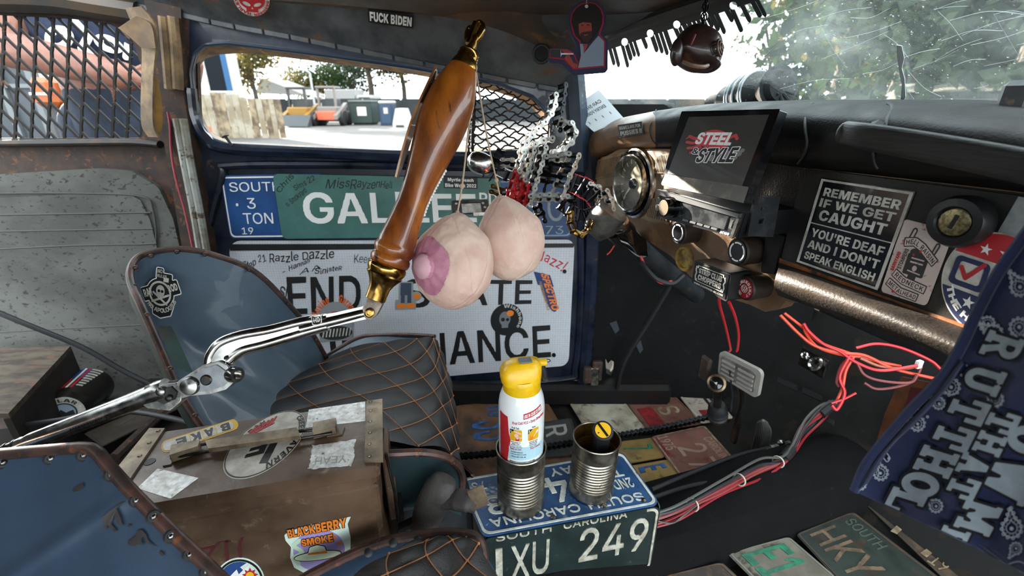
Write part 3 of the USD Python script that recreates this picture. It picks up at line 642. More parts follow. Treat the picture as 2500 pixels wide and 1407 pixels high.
def along(s, pts, h, w=600):
    ln = LineString(pts); g = text(s, w, 0.1); tot = g.bounds[2]; out = []
    x = 0
    for c in s:
        q, adv = glyph(c, w); adv += 0.1
        if not q.is_empty:
            d = (x + adv / 2) / tot * ln.length; a, b = ln.interpolate(max(d - 0.1, 0)), ln.interpolate(min(d + 0.1, ln.length)); p = ln.interpolate(d); k = ln.length / tot
            q = affinity.scale(affinity.translate(q, -adv / 2, -0.5), k, h, origin=(0, 0))
            out.append(affinity.translate(affinity.rotate(q, math.degrees(math.atan2(b.y - a.y, b.x - a.x)), origin=(0, 0)), p.x, p.y))
        x += adv
    return unary_union(out)
R1, R2, R3 = [(1.9, 9.45), (3.6, 9.9), (5.4, 9.3), (8.4, 7.5)], [(1.9, 3.9), (3.8, 3.1), (8.3, 2.65)], [(1.2, 2.1), (3.8, 1.1), (7.4, 0.9)]
sticker(dash, 'sticker', GP, [(2208, 534), (2330, 566), (2262, 748), (2150, 712)], 10, 13, M('pinkish_white', '#c9b8b0', 0.5, c3='#9a5f58', sc3=140, lo3=0.62, hi3=0.66), [
    ('print', unary_union([piston.difference(unary_union([sbox(3.9, 6.4, 6.6, 6.7), sbox(3.9, 7.1, 6.6, 7.35), circ(5.2, 5.6, 0.5), line([(4, 5.0), (6.6, 4.8)], .25)])), pin.difference(pin.buffer(-0.25)), *(r.buffer(0.18) for r in (rib1, rib2, rib3))]), M('print_dark', '#2c2a2b', 0.5)),
    ('ribbon', unary_union([rib1, rib2, rib3]), M('pinkish_white', '#c9b8b0')),
    ('lettering', unary_union([along('HELL RAISIN', R1, 0.8), along('REDNECK', R2, 0.8), along('METALHEAD', R3, 0.75), affinity.rotate(fit(text('STOMPERS', 500), 0, 0, 4.2, 0.75), 80, origin=(0, 0)).buffer(0) if False else affinity.translate(affinity.rotate(fit(text('STOMPERS', 500), 0, 0, 3.6, 0.8), 84, origin=(0, 0)), 2.6, 4.8)]), ink),
    ('red_lettering', unary_union([affinity.translate(affinity.rotate(fit(text('BARNYARD', 900), 0, 0, 3.4, 0.7), 84, origin=(0, 0)), 1.3, 4.2), circ(2.6, 0.75, .25), circ(5.3, 8.6, .22), circ(4.2, 7.8, 0.2)]), red)],
    'pale card sticker with piston drawing reading REDNECK METALHEAD', r=0.8)
# round vote sticker
disc = circ(5, 5, 4.95, 20)
top = disc.buffer(-0.15).intersection(sbox(0, 6.7, 10, 10)); bot = disc.buffer(-0.15).intersection(sbox(0, 0, 10, 3.15))
bxk = rnd(sbox(0.9, 3.5, 4.3, 6.4), .5).difference(rnd(sbox(1.4, 4.0, 3.8, 5.9), .3))
sticker(dash, 'sticker', GP, [(2350, 538), (2600, 610), (2530, 878), (2258, 765)], 10, 10, offwhite, [
    ('red_band', top, red), ('blue_band', unary_union([bot, bxk, fit(text('H', 700), 4.75, 5.05, 5.7, 6.2), fit(text('T', 700), 4.75, 3.55, 5.7, 4.8)]), navyp),
    ('star', unary_union([star(x, y, .62) for x, y in ((3.3, 7.75), (5.2, 7.85), (7.1, 7.75), (3.4, 2.35), (5.2, 2.25), (7, 2.35))]), white),
    ('check_mark', line([(1.7, 5.3), (2.4, 4.4), (3.7, 6.2)], .42, 1), red),
    ('lettering', affinity.translate(arc_text('THE HIG', 4.4, 0.62, 205, 275, 900, True), 5, 5), white)], 'round red white and blue sticker with a tick box', shape=disc)
sticker(dash, 'sticker', GP, [(2487, 480), (2600, 500), (2560, 610), (2437, 566)], 10, 10, M('grey_tag', '#8d9191', 0.5, c2='#6f7373', sc=50), [('print', sbox(7.2, 2.0, 9.8, 8.2).buffer(-0.2), M('tag_dark', '#3a3d3c', 0.6))], 'grey paper tag at the glove box edge')
# small sticker on the pad
PPl = plane_px([(1510, 305), (1570, 300), (1540, 332)], [np.dot(atF(1510, 305, .4945) - CAM, FWD), np.dot(atF(1570, 300, .4935) - CAM, FWD), np.dot(atF(1540, 332, .489) - CAM, FWD)])
sticker(dash, 'sticker', PPl, [(1509, 306), (1568, 297), (1571, 327), (1514, 337)], 10, 6, ink, [('lettering', unary_union([fit(text('BRAKES ARE FOR', 500), .5, 3.6, 9.2, 5.2), fit(text('PUSSIES !!', 800), .6, .7, 9.6, 2.9)]), offwhite)], 'small black sticker reading BRAKES ARE FOR PUSSIES', h=0.0012)
# glove box lock
kc = GP.hit(2356, 540)
lk = dash.add('lock', lathe([(0.023, 0), (0.0235, 0.010), (0.021, 0.016), (0.0145, 0.017), (0.0125, 0.013)], kc, axn, 40), M('lock_black', '#191a1b', 0.4, bump=0.2, bsc=300), 'round black glove box lock')
dash.add('lock_cylinder', lathe([(0.0125, 0.008), (0.0125, 0.0145), (0.011, 0.0155)], kc, axn, 28), M('gold_speckle', '#a39a72', 0.35, 0.8, c2='#6d6448', sc=300), sub=lk)
LKP = Plane(kc + axn * 0.0155, axn)
dash.add('key_slot', LKP.prism(affinity.rotate(sbox(-.0016, -.006, .0016, .007), -12), 0, 0.0006), ink, sub=lk)
dash.done()

# ================================================================ stereo with flip-up screen
st = Thing('car_stereo', 'black and silver car stereo with flip-up screen showing a flame logo', 'stereo')
SP = FPl(0.432)
bodyq = SP.poly([(1616, 462), (1818, 521), (1798, 582), (1604, 530)])
st.add('stereo_body', SP.prism(bodyq, -0.085, -0.002), blackpl)
fp = st.add('faceplate', SP.prism(bodyq.buffer(-0.001), -0.002, 0.003), M('face_dark', '#26282b', 0.2, 0.3, coat=0.4))
st.add('top_bar', SP.prism(SP.poly([(1616, 462), (1818, 521), (1815, 531), (1613, 473)]), 0.003, 0.009), M('satin_silver', '#8a8c8d', 0.3, 0.9), sub=fp)
st.add('display_window', SP.prism(SP.poly([(1668, 494), (1786, 528), (1775, 560), (1660, 528)]), 0.003, 0.005), M('display_grey', '#55585a', 0.12, 0.5, c2='#2c2e30', sc=40, coat=0.6), sub=fp)
st.add('side_trim', SP.prism(SP.poly([(1809, 531), (1816, 533), (1798, 582), (1791, 580)]), 0.003, 0.007), chrome, sub=fp)
st.add('usb_port', SP.prism(SP.poly([(1793, 532), (1803, 535), (1796, 560), (1787, 557)]), 0.003, 0.006), chrome, sub=fp)
st.add('usb_slot', SP.prism(SP.poly([(1795, 537), (1801, 539), (1795, 556), (1790, 554)]), 0.006, 0.0068), ink, sub=fp)
for q in ([(1612, 482), (1622, 485), (1617, 497), (1608, 494)], [(1624, 485), (1633, 488), (1630, 500), (1620, 498)], [(1609, 499), (1618, 502), (1615, 515), (1607, 512)], [(1621, 502), (1630, 505), (1627, 518), (1617, 515)]):
    st.add('button', SP.prism(rnd(SP.poly(q), 0.001), 0.003, 0.006), M('satin_silver', '#8a8c8d', 0.3, 0.9), sub=fp)
for k in range(5):
    x, y = 1676 + k * 17.5, 533 + k * 5; st.add('preset_button', SP.prism(SP.poly([(x, y), (x + 14, y + 4), (x + 12, y + 9), (x - 2, y + 5)]), 0.003, 0.006), M('satin_silver', '#8a8c8d', 0.3, 0.9), sub=fp)
st.add('lettering', tq(SP, [(1764, 563), (1786, 569), (1784, 575), (1762, 569)], text('BOSS', 800), 0.003, 0.0036), white, sub=fp)
vc = SP.hit(1650, 505)
vk = st.add('volume_knob', lathe([(0.0155, 0.003), (0.0155, 0.010), (0.0125, 0.010), (0.0125, 0.020), (0.0115, 0.021)], vc, axn, 36), glossk)
st.add('knob_face', lathe([(0.0112, 0.0205), (0.0112, 0.0215)], vc, axn, 32), M('spun_alu', '#b9a892', 0.3, 1.0), sub=vk)
# mounting cage on its passenger side
CG = Plane(SP.hit(1818, 521), np.cross(FV, Z) if np.cross(FV, Z) @ (CAM - SP.hit(1818, 521)) > 0 else -np.cross(FV, Z))
st.add('mounting_cage', CG.prism(CG.poly([(1840, 482), (1902, 480), (1885, 578), (1822, 576)]).difference(unary_union([CG.poly([(1850, 536), (1862, 532), (1858, 545), (1848, 546)]), CG.poly([(1856, 505), (1866, 503), (1862, 512), (1853, 514)])])), -0.001, 0.002), M('cage_grey', '#4a4d50', 0.4, 0.6, c2='#33363a', sc=30))
st.add('hinge_arm', CG.prism(CG.poly([(1838, 425), (1850, 420), (1846, 500), (1836, 500)]), 0.0, 0.003), blackpl)
# screen
SCR = plane_px([(1662, 272), (1905, 266), (1615, 455)], [np.dot(atF(1662, 272, 0.452) - CAM, FWD), np.dot(atF(1905, 266, 0.452) - CAM, FWD), np.dot(atF(1615, 455, 0.424) - CAM, FWD)])
slab = SCR.poly([(1664, 272), (1905, 266), (1816, 497), (1612, 452)], 0.002)
sc_ = st.add('flip_screen', SCR.prism(slab, -0.012, 0.0), glossk, 'black flip-up screen with a STEEL & STYLE logo')
st.add('chin', SCR.prism(SCR.poly([(1626, 425), (1829, 457), (1816, 496), (1613, 452)]), 0.0, 0.0008), M('chin_silver', '#5c5a55', 0.28, 0.7, c2='#8a8272', sc=30, lo=0.5, hi=0.7), sub=sc_)
lcd = usdkit.material(stage, '/World/Looks/lcd_grey', {'p': ('principled_bsdf', dict(roughness=0.22, base_color=lin('#2e2e2b'), emission_color=lin('#4a4a46'), emission_strength=0.12, coat_weight=0.5)),}, [], surface='p.BSDF')
LQ = Quad(SCR, [(1682, 286), (1878, 280), (1812, 455), (1630, 424)], 10, 8)
st.add('display', LQ.prism(LQ.full(), 0.0, 0.0005), lcd, sub=sc_)
def lay(nm, sh, mat, i): st.add(nm, LQ.prism(sh, 0.0006 + i * 0.0002, 0.0009 + i * 0.0002), mat, sub=sc_)
ared, awht, agry = M('screen_red', '#b0353a', 0.4, emit=('#b0353a', .12)), M('screen_white', '#d9dada', 0.4, emit=('#d9dada', .12)), M('screen_grey', '#6f7071', 0.4, emit=('#6f7071', .1))
flame = unary_union([ell(4.6, 5.1, 1.9, 1.15), ell(5.6, 4.7, 1.3, 0.9), *[line(p, w) for p, w in (([(3.2, 5.1), (2.2, 5.0), (1.3, 5.3)], .4), ([(3.2, 4.6), (2.1, 4.4), (1.2, 4.5)], .35), ([(3.3, 4.2), (2.4, 3.8), (1.7, 3.7)], .35), ([(3.5, 3.9), (2.9, 3.3), (2.3, 3.1)], .3), ([(6.6, 5.2), (7.3, 5.6), (7.6, 5.2)], .35), ([(1.3, 5.3), (1.0, 5.0)], .15))]])
lay('flame', flame, ared, 0)
lay('puff', unary_union([circ(7.2, 3.3, .45), circ(7.8, 3.6, .38), circ(8.4, 3.5, .34), circ(8.7, 3.9, .22), circ(8.2, 3.0, .22), ell(4.3, 2.5, .9, .5), ell(5.9, 2.7, 1.5, .4)]), agry, 0)
steel_t = affinity.rotate(affinity.skew(fit(text('STEEL', 900, -0.05), 2.5, 4.3, 7.2, 5.9), xs=8), 1)
lay('lettering', steel_t, awht, 1)
sty = affinity.rotate(affinity.skew(fit(text('STYLE', 800, -0.05), 3.6, 2.2, 8.2, 4.0), xs=14), 6)
lay('lettering', unary_union([sty.buffer(0.1), fit(text('&', 700), 2.6, 3.0, 3.5, 3.8).buffer(.08)]), awht, 2)
lay('lettering', unary_union([sty, fit(text('&', 700), 2.6, 3.0, 3.5, 3.8)]), ink, 3)
st.done()

# ================================================================ remote box hanging under the dash
rb = Thing('control_box', 'small black switch box reading STRIP CLUB CHOPPERS under the dashboard', 'box')
RP = FPl(0.468)
rbq = rnd(RP.poly([(1697, 634), (1786, 668), (1774, 738), (1688, 690)]), 0.004)
rb.add('box_body', RP.prism(rbq, -0.034, 0.0), M('box_black', '#1c1d1e', 0.45), smooth=50)
rb.add('box_front', RP.prism(rbq.buffer(-0.003), 0.0, 0.001), blackpl)
RQ = Quad(RP, [(1699, 641), (1781, 672), (1771, 727), (1691, 690)], 10, 6)
frm = sbox(1.1, 1.0, 8.9, 5.6).difference(sbox(1.35, 1.2, 8.65, 5.4)).difference(unary_union([sbox(0.9, 1.8, 1.5, 4.8), sbox(8.5, 1.8, 9.1, 4.8)]))
figs = unary_union([line([(0.75, 4.9), (0.65, 4.2), (0.95, 3.4), (0.7, 2.4), (0.9, 1.3)], .32), circ(.8, 5.1, .22), line([(9.25, 4.6), (9.4, 3.9), (9.1, 3.1), (9.35, 2.2), (9.15, 1.1)], .32), circ(9.2, 4.85, .22)])
rb.add('lettering', RQ.prism(unary_union([frm, figs, fit(text('STRIP CLUB', 900), 1.6, 3.5, 8.5, 5.1), fit(text('CHOPPERS', 900), 1.6, 1.6, 8.5, 3.2), fit(text('WWW.CHOPPERS-SC.COM', 600), .6, 0.05, 9.4, .55)]), 0.001, 0.0015), offwhite)
rb.done()
# ================================================================ drink box covered with number plates
ZB = 0.19
def zplane(z): return Plane((0, 0, z), (0, 0, 1), (1, 0, 0))
BXP = zplane(ZB)
bq = [(1118, 1172), (1520, 1105), (1612, 1233), (1179, 1313)]
plate_blue = M('plate_blue', '#26507e', 0.35, c2='#1b3c62', sc=14, c3='#8fa5b5', sc3=90, lo3=0.66, hi3=0.7, coat=0.3, rvar=0.1)
plate_green = M('plate_green', '#1d2b2a', 0.45, c2='#16201f', sc=18, c3='#3d3a33', sc3=70, lo3=0.62, hi3=0.68)
paintw = M('plate_white_paint', '#c9ccc6', 0.5, c2='#a6a79f', sc=50, c3='#7d5a40', sc3=80, lo3=0.66, hi3=0.7)
pb = Thing('plate_box', 'small drink box made of blue and green South Carolina licence plates', 'box')
C4 = [atz(*p, ZB) for p in bq]
down = np.array([0, 0, -1.0])
wood = M('old_wood', '#4a3a2c', 0.8, c2='#2f261f', sc=20, stretch=(1, 1, 6))
top = rnd(BXP.poly(bq), 0.012)
pb.add('box_body', BXP.prism(BXP.poly(bq).buffer(-0.006), -0.185, -0.001), wood)
pb.add('top_plate', BXP.prism(top, -0.001, 0.0015), plate_blue)
TQ = Quad(BXP, [bq[2], bq[3], bq[0], bq[1]], 12, 6)      # read from the far side: upside down from here
def ptxt(s, x0, y0, x1, y1, w=500): return fit(text(s, w), x0, y0, x1, y1)
edge = rnd(sbox(0.12, 0.12, 11.88, 5.88), .5).difference(rnd(sbox(0.28, 0.28, 11.72, 5.72), .45))
g = unary_union([edge, ptxt('SOUTH', 0.75, 4.55, 4.6, 5.35), ptxt('CAROLINA', 5.2, 4.55, 11.2, 5.35), ptxt('2ND', 0.8, 2.9, 2.2, 3.9), ptxt('T', 1.0, 1.6, 1.8, 2.6), ptxt('4', 5.1, 1.5, 6.7, 4.1, 600), ptxt('8', 9.7, 2.3, 11.0, 4.2, 600), ptxt('AY', 4.2, 0.6, 5.8, 1.4), ptxt('73', 10.4, 0.7, 11.3, 1.5)])
pb.add('lettering', TQ.prism(g, 0.0015, 0.003), paintw)
FB = Plane((C4[2] + C4[3]) / 2, np.cross(unit(C4[2] - C4[3]), Z), unit(C4[2] - C4[3]))
hw = np.linalg.norm(C4[2] - C4[3]) / 2
fpoly = rnd(sbox(-hw, -0.150, hw, -0.002), 0.012)
pb.add('front_plate', FB.prism(fpoly, 0.0, 0.0015), plate_green)
def fx(sh): return affinity.translate(affinity.scale(sh, 2 * hw / 12, 0.150 / 6, origin=(0, 0)), -hw, -0.150)
pb.add('lettering', FB.prism(fx(unary_union([edge.intersection(sbox(11, -1, 13, 7)), sbox(.75, 1.9, 1.2, 4.9), ptxt('XU', 1.75, 1.9, 4.3, 4.9, 500), ptxt('249', 6.4, 2.2, 11.3, 5.2, 500), ptxt('SOUTH', 0.8, 5.55, 4.4, 6.2).intersection(sbox(0, 0, 12, 5.9)), ptxt('CAROLINA', 5.2, 5.55, 9.6, 6.2).intersection(sbox(0, 0, 12, 5.9)), ptxt('68', 5.6, 0.3, 6.6, 0.9)])), 0.0015, 0.003), M('plate_cream', '#b9b7a8', 0.5, c2='#8f8b7c', sc=60, c3='#6a4a35', sc3=70, lo3=0.64, hi3=0.69))
SPr = Plane((C4[2] + C4[1]) / 2, np.cross(unit(C4[1] - C4[2]), Z), unit(C4[1] - C4[2])); hs = np.linalg.norm(C4[1] - C4[2]) / 2
pb.add('side_plate', SPr.prism(rnd(sbox(-hs, -0.150, hs, -0.002), 0.01), 0.0, 0.0015), plate_green)
for px in ((1204, 1165), (1247, 1313 - 3), (1500, 1228)):
    pass
for x, y in ((0.9, 5.6), (7.2, 5.65), (3.6, 5.5), (11.0, 0.25)):
    p = TQ.point(x, y - 0.25, 0.0015); pb.add('screw', lathe([(0.0045, 0), (0.0042, 0.0018), (0.002, 0.0026)], p, Z, 14), steel)
pb.add('screw', lathe([(0.0045, 0), (0.0042, 0.0018), (0.002, 0.0026)], FB.map(np.array([fx(Point(8.6, 0.55)).coords[0]]), np.array([0.0015]))[0], FB.n, 14), steel)
pb.done()

# ================================================================ two ribbed tin cans
def can_prof(r, h, wall=0.0012):
    p = [(r * 0.97, 0), (r * 1.0, 0.002), (r * 0.985, 0.004), (r * 0.975, 0.018)]
    n = 11; a, b = 0.021, h - 0.026
    for k in range(n):
        y0 = a + (b - a) * k / n; d = (b - a) / n; p += [(r * 0.975, y0), (r * 0.945, y0 + d * 0.3), (r * 0.945, y0 + d * 0.5), (r * 0.975, y0 + d * 0.8)]
    p += [(r * 0.975, b), (r * 0.975, h - 0.004), (r * 1.0, h - 0.003), (r * 1.005, h - 0.001), (r * 0.985, h)]
    inner = [(max(x - wall * 1.5, 0.001), max(y, 0.004)) for x, y in p[::-1][1:]]
    return p + [(r * 0.95, h - 0.002)] + [(x, y) for x, y in inner if y < h - 0.004] + [(0.0005, 0.004)]
ZT = ZB + 0.003
c1 = atz(1271, 1222, ZT); c2_ = atz(1442, 1192, ZT)
tin_in = M('amber_lacquer', '#7a5a24', 0.3, 0.8, c2='#4a3818', sc=40)
def tin_can(c, r, h, lean, lab):
    ax = unit(Z + lean); t = Thing('tin_can', lab, 'can', 'ribbed tin cans on the plate box')
    pr = can_prof(r, h); k = max(range(len(pr)), key=lambda i: pr[i][1])
    t.add('can_wall', lathe(pr[:k + 1] + [(r * 0.95, h - 0.001)], c, ax, 48), tin) if False else None
    out = ring_mesh([c + ax * y + x * (np.cos(np.arange(48) * np.pi / 24)[:, None] * unit(np.cross(ax, FWD)) + np.sin(np.arange(48) * np.pi / 24)[:, None] * np.cross(ax, unit(np.cross(ax, FWD)))) for x, y in pr[:k + 1]], True, False, False)
    inn = ring_mesh([c + ax * y + x * (np.cos(np.arange(48) * np.pi / 24)[:, None] * unit(np.cross(ax, FWD)) + np.sin(np.arange(48) * np.pi / 24)[:, None] * np.cross(ax, unit(np.cross(ax, FWD)))) for x, y in pr[k:]], True, False, False)
    t.add('can_wall', out, tin, smooth=50); t.add('can_lining', inn, tin_in, smooth=50)
    t.add('can_rim', tube(c + ax * (h - 0.001) + r * 0.995 * (np.cos(np.arange(48) * np.pi / 24)[:, None] * unit(np.cross(ax, FWD)) + np.sin(np.arange(48) * np.pi / 24)[:, None] * np.cross(ax, unit(np.cross(ax, FWD)))), 0.0014, 6, True), tin)
    t.done(); return ax
d1 = (c1 - CAM) @ FWD; d2 = (c2_ - CAM) @ FWD
r1 = 58 * d1 / FPX; r2 = 56 * (d2) / FPX * 0.97
tin_can(c1, r1, 0.112, np.array([0.0, 0, 0]), 'ribbed tin can holding the white and yellow fire spray')
tin_can(c2_, r2, 0.108, np.array([0.03, 0.0, 0]), 'open ribbed tin can holding a black and yellow tool')
# folding knife in the second can
kn = Thing('box_cutter', 'black and yellow tool standing in the open tin can', 'tool')
kb = c2_ + Z * 0.012 + np.array([0.004, -0.006, 0]); kax = unit(at(1472, 1052, d2 * 0.93) - kb)
kv = unit(np.cross(kax, FWD)); kw = np.cross(kax, kv)
kl = np.linalg.norm(at(1472, 1052, d2 * 0.93) - kb)
kn.add('handle', bx(kb + kax * kl * 0.5, [kax, kv, kw], [kl * 0.5, 0.0125, 0.009], 0.004), blackpl, smooth=40)
tipc = kb + kax * kl; capn = unit(kax * 0.55 + (CAM - tipc) / np.linalg.norm(CAM - tipc) * 0.8)
kn.add('end_ring', lathe([(0.015, -0.012), (0.017, -0.004), (0.016, 0.001), (0.013, 0.002)], tipc, capn, 28), M('tool_black', '#1f2023', 0.5))
kn.add('yellow_disc', lathe([(0.0125, 0.0), (0.0125, 0.0032)], tipc, capn, 24), yellowp)
KP = Plane(tipc + capn * 0.0032, capn)
kn.add('slot_bar', KP.prism(affinity.rotate(sbox(-.0018, -.012, .0018, .012), 40), 0, 0.001), blackpl)
kn.done()

# ================================================================ white and yellow fire spray can
fe = Thing('fire_extinguisher', 'small white fire extinguishing spray can with yellow trigger cap', 'fire extinguisher')
eb = c1 + Z * 0.008; rr = 53 * (d1 * 0.97) / FPX
zt = (at(1268, 945, d1 * 0.85) - eb)[2]
Hs = 0.214
prof = [(rr * 0.9, 0), (rr, 0.003), (rr, Hs * 0.84), (rr * 0.985, Hs * 0.89), (rr * 0.93, Hs * 0.94), (rr * 0.82, Hs * 0.99), (rr * 0.66, Hs * 1.03), (rr * 0.5, Hs * 1.05)]
fe.add('canister', lathe(prof, eb, Z, 56), M('gloss_white', '#e9ebeb', 0.15, coat=0.6), smooth=60)
vd = unit((CAM - eb) * [1, 1, 0]); vs = np.cross(Z, vd)              # towards the camera, and to its right
def cyl(pr):
    def f(uv, w, h0=0.0002, h1=0.0005):
        z = uv[:, 1]; rad = np.interp(z, [q[1] for q in prof], [q[0] for q in prof]) + h0 + (h1 - h0) * w
        a = uv[:, 0] / rr; return eb + Z * z[:, None] + rad[:, None] * (np.cos(a)[:, None] * vd + np.sin(a)[:, None] * vs)
    return f
def label(nm, sh, mat, lvl=0, lab=None, sub=None):
    # cut into narrow strips so that the print follows the curve
    sh = affinity.translate(sh, 0, 0.024); a, b, c, d = sh.bounds; out = []
    n = max(1, int((c - a) / 0.005)); m = max(1, int((d - b) / 0.02))
    for i in range(n):
        for j in range(m):
            out += polys(sh.intersection(sbox(a + (c - a) * i / n, b + (d - b) * j / m, a + (c - a) * (i + 1) / n, b + (d - b) * (j + 1) / m)))
    ms = warp(MultiPolygon(out), lambda uv, w: cyl(prof)(uv, w, 0.0001 + lvl * 0.00015, 0.0003 + lvl * 0.00015))
    return fe.add(nm, ms, mat, lab, sub=sub)
mm = 0.001
def lt_(s, x0, y0, x1, y1, w=600): return fit(text(s, w), x0 * mm, y0 * mm, x1 * mm, y1 * mm)
def slant(sh, k): return affinity.affine_transform(sh, [1, 0, k, 1, 0, 0])
p = label('red_side_print', Polygon([(-38 * mm, 20 * mm), (-24 * mm, 20 * mm), (-22 * mm, 74 * mm), (-19 * mm, 100 * mm), (-16 * mm, 118 * mm), (-19 * mm, 130 * mm), (-21 * mm, 158 * mm), (-38 * mm, 160 * mm)]), red)
label('blue_band', sbox(-19 * mm, 84 * mm, 40 * mm, 108 * mm), M('pale_blue', '#a9cbd6', .4))
label('red_banner', slant(sbox(3 * mm, 157 * mm, 34 * mm, 166 * mm), .22), red)
label('lettering', slant(lt_('USE IN CASE OF FIRE', 4, 158.5, 33, 164.5, 800), .22), white, 1)
label('lettering', unary_union([slant(lt_('First Call 911 • Easy Directions', -13, 148, 40, 154, 700), .12)]), red)
for x, s in ((-17, 1), (10, 2)):
    b = rnd(sbox(x * mm, 119 * mm, (x + 18) * mm, 139 * mm), .002)
    label('picture_panel', b, M('label_gold', '#d9a41e', .4))
    label('lettering', lt_('Pull Tab' if s == 1 else 'Aim', x + (3 if s == 1 else 6), 140.5, x + (14 if s == 1 else 12), 143.5), ink)
    label('number_corner', Polygon([(x * mm, 139 * mm), ((x + 7) * mm, 139 * mm), (x * mm, 131 * mm)]), ink, 1)
    label('lettering', lt_(str(s), x + .8, 134.5, x + 2.8, 138, 800), white, 2)
    if s == 1: label('pictogram', unary_union([line([((x + 8) * mm, 136 * mm), ((x + 16) * mm, 133 * mm)], 3 * mm), ell((x + 10) * mm, 129 * mm, 3 * mm, 3.5 * mm), line([((x + 11) * mm, 124 * mm), ((x + 17) * mm, 126 * mm)], 3 * mm)]), M('label_skin', '#e3b9b0', .5), 1)
    else: label('pictogram', unary_union([line([((x + 9) * mm, 125 * mm), ((x + 14) * mm, 131 * mm)], .6 * mm), ell((x + 15) * mm, 132 * mm, 1.8 * mm, 2.6 * mm, -40)]), white, 1)
    label('pictogram', sbox((x + 9) * mm, 120 * mm, (x + 14) * mm, 125 * mm) if s == 1 else unary_union([Polygon([((x + 2) * mm, 119.5 * mm), ((x + 3) * mm, 130 * mm), ((x + 5) * mm, 125 * mm), ((x + 7) * mm, 128 * mm), ((x + 9) * mm, 119.5 * mm)])]), red if s == 1 else orange, 1)
    for k, sx in enumerate(('Place finger on|trigger when|removing tab from|the trigger assembly' if s == 1 else 'Hold can 4 to 6|feet from fire|and aim at the|base of fire').split('|')):
        w_ = len(sx) * 0.95; label('lettering', lt_(sx, x + 9 - w_ / 2, 115.2 - k * 2.9, x + 9 + w_ / 2, 117.4 - k * 2.9, 500), ink)
label('lettering', lt_('Easy to Use', -16, 102, 0, 106, 600), red, 1); label('lettering', lt_('Easy Cleanup', 14, 102, 32, 106, 600), red, 1)
for k, sx in enumerate(('No need to shake can', 'Hold can upright and spray', 'Discard after initial use')):
    label('lettering', lt_('- ' + sx, -16, 97.5 - k * 4.2, -16 + len(sx) * .92, 100 - k * 4.2, 400), ink, 1)
label('lettering', lt_('IMPORTANT: DO NOT ATTEMPT TO FIGHT FIRES', -17, 79.5, 22, 81.5, 600), ink); label('lettering', lt_('IF YOU CANNOT SAFELY REMAIN 4 TO 6 FEET', -17, 76, 22, 78, 600), ink)
# yellow cap with its grip
yel = M('yellow_plastic', '#f0bd12', 0.32, c2='#e3ab0e', sc=30, sss=0.1)
ec = eb + Z * (Hs * 1.01)
capx = unit(vs * 0.97 - vd * 0.2); capy = np.cross(Z, capx)
fe.add('cap_collar', lathe([(rr * 0.80, -0.003), (rr * 0.80, 0.012), (rr * 0.72, 0.018)], ec, Z, 40), yel)
cs = []
for y, wx0, wx1, wy in ((0.006, -.024, .024, .022), (0.013, -.031, .027, .024), (0.026, -.032, .028, .021), (0.036, -.028, .028, .017), (0.041, -.022, .025, .013), (0.0435, -.012, .018, .008)):
    cs.append([ec + Z * y + capx * ((wx0 + wx1) / 2 + (wx1 - wx0) / 2 * np.sign(math.cos(a)) * abs(math.cos(a)) ** .6) + capy * wy * np.sign(math.sin(a)) * abs(math.sin(a)) ** .6 for a in np.linspace(0, 2 * np.pi, 33)[:-1]])
fe.add('trigger_cap', ring_mesh(cs), yel, smooth=60)
fe.add('nozzle', lathe([(0.0055, 0), (0.0055, 0.014), (0.0045, 0.0145)], ec + Z * 0.036 + capx * 0.022, capx, 18), yel)
fe.add('seal_tag', bx(ec + Z * 0.0445 + capx * 0.004 - capy * 0.004, [capx, capy, Z], [0.009, 0.007, 0.0012], 0.0004), M('seal_grey', '#6f7478', .4))
fe.add('trigger', tube(spline([ec + Z * 0.032 + capx * 0.028, ec + Z * 0.022 + capx * 0.032, ec + Z * 0.010 + capx * 0.034, ec + Z * 0.003 + capx * 0.039], 5), [0.005] * 10 + [0.0045] * 5 + [0.003], 8), M('trigger_black', '#26282a', .4))
fe.add('pull_wire', tube(ec + Z * 0.038 + capx * 0.038 + 0.004 * (np.cos(np.linspace(0, 6.28, 15)[:-1])[:, None] * capx + np.sin(np.linspace(0, 6.28, 15)[:-1])[:, None] * capy), 0.0006, 5, True), blackpl)
fe.done()

# ================================================================ ammunition can between the seats
ZA = 0.405
AP = zplane(ZA)
aq = [(365, 1054), (932, 978), (925, 1140), (238, 1260)]
A4 = [atz(*p, ZA) for p in aq]
e1 = unit((A4[1] - A4[0]) + (A4[2] - A4[3])); e2 = np.cross(Z, e1)
ac = sum(A4) / 4; la = 0.5 * (np.linalg.norm(A4[1] - A4[0]) + np.linalg.norm(A4[2] - A4[3])) / 2; wa = 0.5 * (np.linalg.norm(A4[1] - A4[2]) + np.linalg.norm(A4[0] - A4[3])) / 2
aax = np.array([e1, e2, Z])
olive = M('brown_olive_paint', '#66503f', 0.36, 0.15, c2='#503d2f', sc=10, c3='#84705c', sc3=45, lo3=0.60, hi3=0.72, bump=0.1, bsc=300, rvar=0.15)
strap_m = M('worn_strap', '#8a7a62', 0.4, 0.5, c2='#5f5242', sc=30, rvar=0.1)
ah = 0.185
am = Thing('ammo_can', 'brown steel ammunition can covered in worn stickers between the seats', 'ammunition can')
am.add('can_body', bx(ac - Z * (ah / 2 + 0.012), aax, [la - 0.006, wa - 0.005, ah / 2], 0.006), olive)
am.add('body_band', bx(ac - Z * 0.052, aax, [la - 0.0045, wa - 0.0035, 0.022], 0.003), olive)
am.add('lid', bx(ac - Z * 0.009, aax, [la, wa, 0.009], 0.004), olive)
AQ = Quad(AP, aq, 280, 150)
def aprism(px, h0, h1, r=0.0): return AP.prism(rnd(AP.poly(px), r) if r else AP.poly(px), h0, h1)
